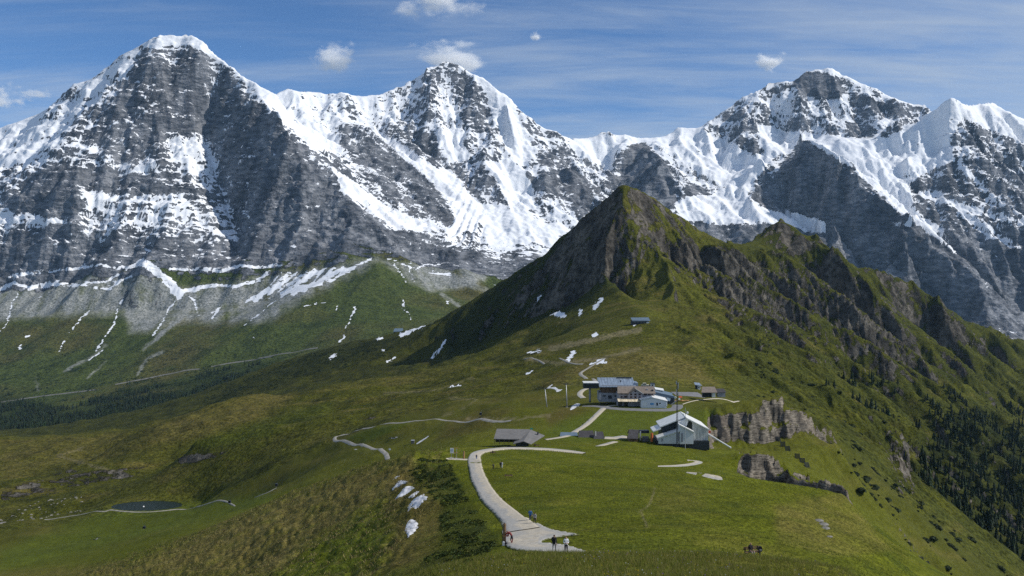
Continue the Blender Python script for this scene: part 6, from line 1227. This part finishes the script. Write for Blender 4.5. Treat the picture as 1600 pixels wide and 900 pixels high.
h = hit(645, 693, 300, 760); t = thing('equipment_box', 'grey box beside the end of the narrow snow strip', 'box', h); MB().box(-1.1, 1.1, -0.8, 0.8, -0.3, 2.2).build('housing', M_greyroof, t); MB().slab((-1.3, -1, 2.3), (1.3, -1, 2.3), (1.3, 1, 2.5), (-1.3, 1, 2.5), 0.15).build('lid', M_steel, t)
h = hit(609, 706, 450, 800); t = thing('road_sign', 'small square white sign beside the road bend', 'sign', h); MB().tube((0, 0, -0.3), (0, 0, 2.2), 0.05, n=6).build('post', M_steel, t); MB().box(-0.7, 0.7, -0.06, -0.02, 1.2, 2.4).build('panel', M_white, t)
h = hit(830.5, 676, 430, 700); t = thing('trail_sign', 'small green sign on a white post behind the barn roof', 'sign', h); MB().tube((0, 0, -0.3), (0, 0, 2.6), 0.12, n=6).build('post', M_white, t); MB().box(-0.9, 0.9, -0.2, -0.12, 1.9, 2.9).build('panel', mat('green_sign', (0.10, 0.36, 0.22), 0.5), t)
# avalanche barriers
def barrier(u, v, lab, grp):
    h = hit(u, v, 480, 1000); t = thing('avalanche_barrier', lab, 'avalanche barrier', h, rnd.uniform(-0.2, 0.3), grp)
    for i in range(6): z_ = 0.3 + 0.5 * i; MB().box(-1.7, 1.7, 0.28 * i, 0.28 * i + 0.2, z_, z_ + 0.4).build('crossbeam', M_dark, t)
    for s_ in (-1.2, 1.2): MB().tube((s_, 0, -0.5), (s_, 1.7, 3.4), 0.12, n=6).build('support_beam', M_dark, t); MB().tube((s_, -1.6, -0.9), (s_, 1.0, 2.2), 0.08, n=6).build('strut', M_dark, t)
og = 'avalanche barriers below the crag'; lg = 'avalanche barriers on the lower right slope'
for i, (u, v) in enumerate(((1216, 690), (1223.5, 698), (1231, 705))): barrier(u, v, ('first', 'second', 'third')[i] + ' from the top of the three dark barriers right under the crag', og)
for i, (u, v) in enumerate(((1246, 717), (1254, 724), (1262, 731))): barrier(u, v, ('uppermost', 'middle', 'lowest')[i] + ' dark barrier of the lower trio under the crag', og)
for i, (u, v) in enumerate(((1421, 873), (1430, 879), (1440, 886), (1449.5, 893.5))): barrier(u, v, ('first', 'second', 'third', 'fourth')[i] + ' from the top of four barriers at the lower right edge', lg)
print('buildings', round(time.time() - T0, 1))
# ------------------------------------------------------------------ people, posts, benches along the footpath
SKIN = mat('skin', (0.45, 0.27, 0.19), 0.6); 
def cloth(n, c): return mat('cloth_' + n, c, 0.9, var=0.15, scale=6.0)
C_black, C_grey, C_white, C_blue, C_red, C_navy = cloth('black', (0.018, 0.018, 0.022)), cloth('grey', (0.26, 0.26, 0.27)), cloth('white', (0.72, 0.74, 0.78)), cloth('blue', (0.02, 0.11, 0.30)), cloth('maroon', (0.16, 0.03, 0.03)), cloth('navy', (0.03, 0.04, 0.08))
C_hair, C_shoe, C_green = cloth('dark_hair', (0.015, 0.011, 0.009)), cloth('shoe', (0.05, 0.045, 0.04)), cloth('olive', (0.09, 0.10, 0.07))
def body(J, R, name='body'):
    """one skinned surface over the joints J (name -> point) with radii R"""
    E = [('pelvis', 'spine'), ('spine', 'chest'), ('chest', 'neck'), ('neck', 'jaw'), ('jaw', 'crown')]
    for s_ in 'lr': E += [('chest', s_ + 'sh'), (s_ + 'sh', s_ + 'el'), (s_ + 'el', s_ + 'wr'), (s_ + 'wr', s_ + 'hand'), (s_ + 'hand', s_ + 'tip'), (s_ + 'hand', s_ + 'thumb'), ('pelvis', s_ + 'hip'), (s_ + 'hip', s_ + 'kn'), (s_ + 'kn', s_ + 'an'), (s_ + 'an', s_ + 'toe')]
    names = list(J); me = bpy.data.meshes.new(name); me.from_pydata([J[n] for n in names], [(names.index(p), names.index(q)) for p, q in E], [])
    o = bpy.data.objects.new(name, me); scene.collection.objects.link(o); md_ = o.modifiers.new('skin', 'SKIN'); sv = me.skin_vertices[0].data
    for i, n in enumerate(names): r = R[n[1:] if n[0] in 'lr' and n[1:] in R else n]; sv[i].radius = r if isinstance(r, tuple) else (r, r); sv[i].use_root = n == 'pelvis'
    ss = o.modifiers.new('sub', 'SUBSURF'); ss.levels = 2; ss.render_levels = 2
    dg = bpy.context.evaluated_depsgraph_get(); m2 = bpy.data.meshes.new_from_object(o.evaluated_get(dg)); bpy.data.objects.remove(o); return m2
RAD = {'pelvis': (0.15, 0.11), 'spine': (0.14, 0.10), 'chest': (0.17, 0.11), 'neck': 0.055, 'jaw': 0.085, 'crown': 0.095, 'sh': 0.075, 'el': 0.05, 'wr': 0.034, 'hand': (0.045, 0.028), 'tip': (0.035, 0.014), 'thumb': 0.014, 'hip': 0.105, 'kn': 0.07, 'an': 0.045, 'toe': 0.04}
def pose(kind):
    J = {'pelvis': (0, 0, 0.94), 'spine': (0, 0.0, 1.12), 'chest': (0, 0.01, 1.33), 'neck': (0, 0.02, 1.49), 'jaw': (0, -0.015, 1.585), 'crown': (0, 0.0, 1.68)}
    for s_, q in (('l', -1), ('r', 1)):
        J.update({s_ + 'sh': (0.18 * q, 0.01, 1.40), s_ + 'el': (0.25 * q, 0.04, 1.13), s_ + 'wr': (0.26 * q, -0.06, 0.90), s_ + 'hand': (0.26 * q, -0.09, 0.83), s_ + 'tip': (0.25 * q, -0.11, 0.73), s_ + 'thumb': (0.21 * q, -0.13, 0.79), s_ + 'hip': (0.09 * q, 0, 0.88), s_ + 'kn': (0.10 * q, -0.01, 0.48), s_ + 'an': (0.10 * q, 0.03, 0.085), s_ + 'toe': (0.12 * q, -0.14, 0.04)})
    if kind == 'walk':
        J.update({'lkn': (-0.10, -0.16, 0.50), 'lan': (-0.10, -0.20, 0.10), 'ltoe': (-0.11, -0.38, 0.06), 'rkn': (0.10, 0.06, 0.48), 'ran': (0.10, 0.30, 0.12), 'rtoe': (0.11, 0.18, 0.035), 'lel': (-0.25, 0.16, 1.16), 'lwr': (-0.26, 0.20, 0.92), 'lhand': (-0.26, 0.20, 0.85), 'ltip': (-0.25, 0.19, 0.75), 'lthumb': (-0.22, 0.16, 0.81), 'rel': (0.25, -0.08, 1.14), 'rwr': (0.24, -0.26, 0.98), 'rhand': (0.23, -0.31, 0.93), 'rtip': (0.22, -0.38, 0.86), 'rthumb': (0.19, -0.34, 0.93)})
    if kind == 'hold':
        for s_, q in (('l', -1), ('r', 1)): J.update({s_ + 'el': (0.26 * q, 0.03, 1.14), s_ + 'wr': (0.12 * q, -0.20, 1.06), s_ + 'hand': (0.07 * q, -0.23, 1.07), s_ + 'tip': (0.00 * q + 0.01 * q, -0.25, 1.08), s_ + 'thumb': (0.05 * q, -0.21, 1.13)})
    if kind == 'bend':
        J.update({'spine': (0, -0.10, 1.10), 'chest': (0, -0.27, 1.24), 'neck': (0, -0.40, 1.33), 'jaw': (0, -0.49, 1.36), 'crown': (0, -0.55, 1.43)})
        for s_, q in (('l', -1), ('r', 1)): J.update({s_ + 'sh': (0.18 * q, -0.29, 1.27), s_ + 'el': (0.22 * q, -0.38, 1.02), s_ + 'wr': (0.14 * q, -0.56, 0.94), s_ + 'hand': (0.12 * q, -0.62, 0.93), s_ + 'tip': (0.10 * q, -0.72, 0.92), s_ + 'thumb': (0.08 * q, -0.64, 0.97), s_ + 'kn': (0.12 * q, -0.10 * q, 0.48)})
    if kind == 'sit':
        for n in ('pelvis', 'spine', 'chest', 'neck', 'jaw', 'crown', 'lsh', 'rsh', 'lel', 'rel', 'lhip', 'rhip'): J[n] = (J[n][0], J[n][1] + 0.02, J[n][2] - 0.40)
        for s_, q in (('l', -1), ('r', 1)): J.update({s_ + 'kn': (0.12 * q, -0.42, 0.50), s_ + 'an': (0.12 * q, -0.44, 0.09), s_ + 'toe': (0.13 * q, -0.60, 0.04), s_ + 'wr': (0.18 * q, -0.24, 0.60), s_ + 'hand': (0.16 * q, -0.31, 0.60), s_ + 'tip': (0.14 * q, -0.40, 0.59), s_ + 'thumb': (0.12 * q, -0.32, 0.63)})
    return J
BODY = {}
def person(u, v, d, kind, rz, top, legs, label, hair=C_hair, sleeves=True, shorts=None, height=1.72, pack=None, lift=0.06, ylim=(60, 800)):
    if kind not in BODY: BODY[kind] = body(pose(kind), RAD)
    me = BODY[kind].copy(); me.materials.clear(); mats_ = [SKIN, top, legs, C_shoe, hair, shorts or legs]
    for m in mats_: me.materials.append(m)
    n = len(me.polygons); J = pose(kind); cen = np.empty(n * 3, np.float32); me.polygons.foreach_get('center', cen); cen = cen.reshape(-1, 3); idx = np.zeros(n, np.int32)
    pel = np.array(J['pelvis']); nk = np.array(J['neck']); ax = nk - pel; tpar = ((cen - pel) @ ax) / (ax @ ax)
    hand = np.zeros(n, bool)
    for s_ in 'lr':
        w = np.array(J[s_ + 'wr']); e = np.array(J[s_ + 'tip']); m_ = np.minimum(np.linalg.norm(cen - w, axis=1), np.linalg.norm(cen - e, axis=1)) < 0.10; hand |= m_ & (np.linalg.norm(cen - np.array(J[s_ + 'el']), axis=1) > 0.2)
    torso = (tpar > 0.0) & (tpar < 0.98); leg = tpar <= 0.0
    idx[torso] = 1; idx[leg] = 2
    if shorts is not None:
        kz = max(J['lkn'][2], J['rkn'][2]); idx[leg & (cen[:, 2] > kz + 0.06)] = 5
    idx[cen[:, 2] < 0.095] = 3; head = tpar >= 0.98; idx[head] = 0; cr = np.array(J['crown']); jw = np.array(J['jaw']); up = (cr - jw) / np.linalg.norm(cr - jw)
    idx[head & ((((cen - jw) @ up) > 0.075) | ((cen[:, 1] > (jw[1] + 0.03)) & (((cen - jw) @ up) > -0.04)))] = 4
    for s_ in 'lr':
        for aa, bb in (('sh', 'el'), ('el', 'wr')):
            A_, B_ = np.array(J[s_ + aa]), np.array(J[s_ + bb]); t_ = np.clip(((cen - A_) @ (B_ - A_)) / ((B_ - A_) @ (B_ - A_)), 0, 1); near_ = np.linalg.norm(cen - A_ - t_[:, None] * (B_ - A_), axis=1) < 0.085
            idx[near_ & ~head] = 1 if (sleeves or aa == 'sh') else 0
    idx[hand] = 0; me.polygons.foreach_set('material_index', idx); me.polygons.foreach_set('use_smooth', np.ones(n, bool)); me.update()
    h = hit(u, v, *ylim) if d is None else Vector((fx(u, d), d, gz(fx(u, d), d)))
    t = thing('person', label, 'person', (h.x, h.y, h.z + lift), rz); t.scale = (height / 1.76,) * 3; o = bpy.data.objects.new('body', me); scene.collection.objects.link(o); o.parent = t
    # face
    for q in (-1, 1): MB().tube((jw[0] + 0.035 * q, jw[1] - 0.078, jw[2] + 0.045), (jw[0] + 0.035 * q, jw[1] - 0.09, jw[2] + 0.045), 0.011, n=6).build('eye', C_hair, o)
    MB().tube((jw[0], jw[1] - 0.075, jw[2] + 0.03), (jw[0], jw[1] - 0.105, jw[2] + 0.005), 0.01, 0.016, 6).build('nose', SKIN, o); MB().box(jw[0] - 0.025, jw[0] + 0.025, jw[1] - 0.088, jw[1] - 0.075, jw[2] - 0.035, jw[2] - 0.027).build('mouth', C_red, o)
    for q in (-1, 1): MB().box(jw[0] + 0.085 * q - 0.012, jw[0] + 0.085 * q + 0.012, jw[1] - 0.01, jw[1] + 0.02, jw[2] + 0.01, jw[2] + 0.06).build('ear', SKIN, o)
    if pack:
        c = np.array(J['chest']); pk = MB().prism([(-0.14, -0.42), (0.14, -0.42), (0.16, -0.1), (0.12, 0.12), (-0.12, 0.12), (-0.16, -0.1)], 0.10, 0.26).build('backpack', pack, t, tuple(c)); pk.data.update()
    return t
PI = math.pi
person(866, 864.2, None, 'walk', PI * 0.92, C_black, C_grey, 'person in black jacket and grey trousers walking on the gravel at the near path fork', height=1.80, pack=C_black, ylim=(78, 120))
person(884.5, 866.5, None, 'hold', 0.15, C_white, C_black, 'person in loose white shirt and black trousers facing the camera at the path edge', ylim=(76, 110))
t_ = person(799.5, 850.5, None, 'bend', -PI / 2 - 0.1, C_red, C_red, 'person in maroon top bending towards the thick wooden post', shorts=C_black, ylim=(80, 130))
person(828.5, 815.2, None, 'walk', PI, C_blue, C_navy, 'person in bright blue jacket walking down the path', pack=C_blue, height=1.82, ylim=(100, 170))
person(835.5, 819.8, None, 'walk', PI * 0.95, C_grey, C_shoe, 'person in pale grey top and black shorts beside the one in blue', shorts=C_black, height=1.74, ylim=(100, 170))
person(744.5, 718.8, None, 'walk', 0.1, C_navy, C_blue, 'person in dark jacket alone on the path where it bends', pack=C_grey, ylim=(160, 320))
person(770.8, 734.5, None, 'walk', PI, C_green, C_black, 'person in dark clothes in the grass right of the path', ylim=(150, 300))
person(782.0, 732.0, None, 'stand', PI, C_black, C_black, 'person in black standing next to one all in white', ylim=(150, 300))
person(784.2, 731.8, None, 'stand', PI * 0.9, C_white, C_white, 'person all in white standing in the grass beside one in black', ylim=(150, 300))
person(710.4, 716.6, None, 'stand', PI / 2, C_black, C_black, 'person in black standing in front of the information board', ylim=(160, 320))
for i, (u, v) in enumerate(((910.5, 664.5), (919, 658.5), (926.6, 652.5))): person(u, v, None, 'walk', PI * 0.85, (C_black, C_navy, C_grey)[i], C_navy, ('lowest', 'middle', 'uppermost')[i] + ' of three tiny walkers on the pale path to the hotel', ylim=(440, 700))
# posts
def post(u, v, hgt, r, label, two=False, ylim=(60, 400), band=False):
    h = hit(u, v, *ylim); t = thing('wooden_post', label, 'post', h); m = MB()
    m.tube((0, 0, -0.3), (0.05 if not two else 0, 0, hgt), r, r * 0.9, 14); m.build('log', M_oldwood, t, smooth=False)
    if two: MB().tube((r * 1.7, 0.05, -0.3), (r * 1.7, 0.05, hgt * 1.02), r * 0.6, r * 0.55, 10).build('pale_log', M_orange, t)
    if band: MB().tube((0.02, 0, hgt * 0.42), (0.02, 0, hgt * 0.46), r * 1.08, r * 1.08, 14).build('band', M_orange, t); MB().tube((0.03, 0, hgt), (0.03, 0, hgt + 0.1), r * 0.35, r * 0.3, 8).build('cap', M_dark, t)
    return h
hp = post(787.8, 851.5, 2.35, 0.19, 'thick round wooden post at the near left edge of the gravel path', band=True, ylim=(80, 130)); post(724.2, 717.3, 2.4, 0.17, 'dark and pale wooden twin post at the path bend beside the board', True, ylim=(160, 320))
t = thing('backpack', 'red and white backpack hung on the thick wooden post', 'backpack', hp + Vector((0.34, -0.05, 1.15))); MB().tube((0, -0.12, 0), (0, 0.12, 0.02), 0.2, 0.19, 14).build('bag', M_red, t); MB().tube((0, -0.14, 0), (0, -0.115, 0), 0.1, 0.1, 12).build('patch', M_white, t); MB().box(-0.2, 0.0, -0.02, 0.02, 0.16, 0.2).build('strap', C_black, t)
t = thing('bag', 'small white and dark bags at the foot of the thick wooden post', 'bag', hp + Vector((-0.05, -0.4, 0.08))); MB().prism([(-0.16, 0), (0.12, 0), (0.10, 0.36), (-0.02, 0.42), (-0.12, 0.36)], -0.1, 0.12).build('pouch', M_white, t); MB().box(0.14, 0.4, -0.1, 0.12, 0, 0.3).build('flap', C_black, t)
# information board
h = hit(710.5, 716.0, 160, 320); t = thing('information_board', 'white information board on a timber frame beside the path bend', 'information board', h); b = h.y / F
for x_ in (-5.0, 3.0): MB().tube((x_ * b, 0, -0.3), (x_ * b, 0, 16 * b), 0.06, n=6).build('leg', M_steel, t)
MB().box(-7.0 * b, -1.6 * b, -0.12, -0.04, 8.0 * b, 16.0 * b).build('panel', M_white, t); MB().box(-6.2 * b, -2.4 * b, -0.14, -0.121, 11.0 * b, 14.6 * b).build('map_print', mat('map_print', (0.45, 0.50, 0.58), 0.6, var=0.5, scale=6.0), t)
MB().box(-1.6 * b, 5.4 * b, -0.1, 0.02, 15.7 * b, 16.3 * b).build('top_rail', M_orange, t); MB().box(-1.6 * b, 5.4 * b, -0.1, 0.02, 8.4 * b, 9.3 * b).build('lower_rail', M_orange, t)
# benches
def bench(u, v, rz, label, ylim=(60, 400), w=1.8):
    h = hit(u, v, *ylim); t = thing('bench', label, 'bench', h, rz)
    for k in range(3): MB().box(-w / 2, w / 2, -0.25 + 0.15 * k, -0.13 + 0.15 * k, 0.43, 0.47).build('seat_slat', M_oldwood, t)
    for k in range(2): MB().box(-w / 2, w / 2, 0.24, 0.28, 0.58 + 0.16 * k, 0.70 + 0.16 * k).build('back_slat', M_oldwood, t)
    for s_ in (-1, 1): MB().box(s_ * w * 0.4 - 0.05, s_ * w * 0.4 + 0.05, -0.22, 0.22, -0.15, 0.43).build('leg', M_dark, t); MB().box(s_ * w * 0.4 - 0.04, s_ * w * 0.4 + 0.04, 0.19, 0.27, 0.4, 0.86).build('back_support', M_dark, t)
    return h
bench(794.5, 746.5, PI, 'dark wooden bench standing alone in the meadow right of the path', (140, 300), 2.0)
b1 = bench(770, 709.5, PI, 'bench with a seated figure at the inner side of the path bend', (180, 330), 2.0); person(770, 0, b1.y - 0.05, 'sit', PI, C_black, C_navy, 'person in black seated on the bench at the path bend', lift=0.0)
b2 = bench(838, 698.2, PI, 'bench with a seated figure on the far side of the upper path', (180, 340), 2.2); person(836, 0, b2.y - 0.05, 'sit', PI, C_navy, C_black, 'person in dark clothes seated on the bench above the path', lift=0.0)
b3 = bench(1176, 869, 0.25, 'low bench in the meadow at right, half sunk behind the grass crest', (76, 140), 1.7); person(1173, 0, b3.y - 0.1, 'sit', 0.35, C_black, C_grey, 'person in black top and grey trousers seated in the meadow at right', lift=0.02)
t = thing('backpack', 'black backpack beside the person seated in the meadow', 'backpack', b3 + Vector((0.75, 0.0, 0.48))); MB().prism([(-0.16, 0), (0.16, 0), (0.17, 0.3), (0.1, 0.45), (-0.1, 0.45), (-0.17, 0.3)], -0.1, 0.12).build('bag', C_black, t); MB().box(-0.12, 0.12, -0.15, -0.1, 0.05, 0.22).build('pocket', C_grey, t)
# ------------------------------------------------------------------ small cumulus clouds beyond the peaks
def cloud(u, v, d, wpx, hpx, seed, dens, label, free=None):
    rx, rz_ = wpx / F * d / 2, hpx / F * d / 2; ry = rx * 0.8; loc = Vector(free) if free else Vector((fx(u, d), d, fz(v, d)))
    bm = bmesh.new(); bmesh.ops.create_icosphere(bm, subdivisions=3, radius=1.0); me = bpy.data.meshes.new('cloud'); bm.to_mesh(me); bm.free()
    m = bpy.data.materials.new('cloud'); m.use_nodes = True; nt = m.node_tree; nt.nodes.clear(); g = NT(nt); out = nt.nodes.new('ShaderNodeOutputMaterial'); vol = nt.nodes.new('ShaderNodeVolumePrincipled')
    tc = nt.nodes.new('ShaderNodeTexCoord'); ln = nt.nodes.new('ShaderNodeVectorMath'); ln.operation = 'LENGTH'; nt.links.new(tc.outputs['Object'], ln.inputs[0])
    def nz(sc, det): 
        n = nt.nodes.new('ShaderNodeTexNoise'); n.noise_dimensions = '4D'; n.inputs['W'].default_value = seed * 3.7; n.inputs['Scale'].default_value = sc; n.inputs['Detail'].default_value = det; n.inputs['Roughness'].default_value = 0.62; nt.links.new(tc.outputs['Object'], n.inputs['Vector']); return n.outputs[0]
    f = g.math('ADD', g.math('SUBTRACT', 0.55, ln.outputs['Value']), g.math('MULTIPLY', g.math('SUBTRACT', nz(1.6, 6), 0.5), 3.0))
    g.put(vol.inputs['Density'], g.math('MULTIPLY', g.ramp(f, 0.0, 0.45), dens / rx)); vol.inputs['Color'].default_value = (1, 1, 1, 1); vol.inputs['Anisotropy'].default_value = 0.1
    nt.links.new(vol.outputs[0], out.inputs['Volume']); me.materials.append(m)
    o = bpy.data.objects.new('cloud', me); scene.collection.objects.link(o); o.location = loc; o.scale = (rx, ry, rz_); tag(o, label, 'cloud', 'small white clouds in the blue sky'); return o
cloud(524, 90, 12500, 96, 74, 1, 4.2, 'round puffy cloud between the first and second peak')
cloud(700, 90, 11800, 160, 66, 2, 4.4, 'ragged white cloud resting behind the second peak')
cloud(684, 6, 12500, 165, 78, 3, 4.4, 'broad ragged cloud cut by the upper edge of the picture')
cloud(838, 57, 12500, 26, 22, 4, 2.6, 'tiny cloud scrap high above the middle saddle')
cloud(1203, 97, 12500, 66, 44, 5, 5.0, 'small bright cloud left of the third summit')
cloud(6, 146, 12500, 86, 60, 6, 4.0, 'white cloud at the left edge beside the first peak'); cloud(62, 148, 12800, 64, 26, 7, 2.4, 'thin flat cloud next to the left edge cloud')
print('all', round(time.time() - T0, 1))
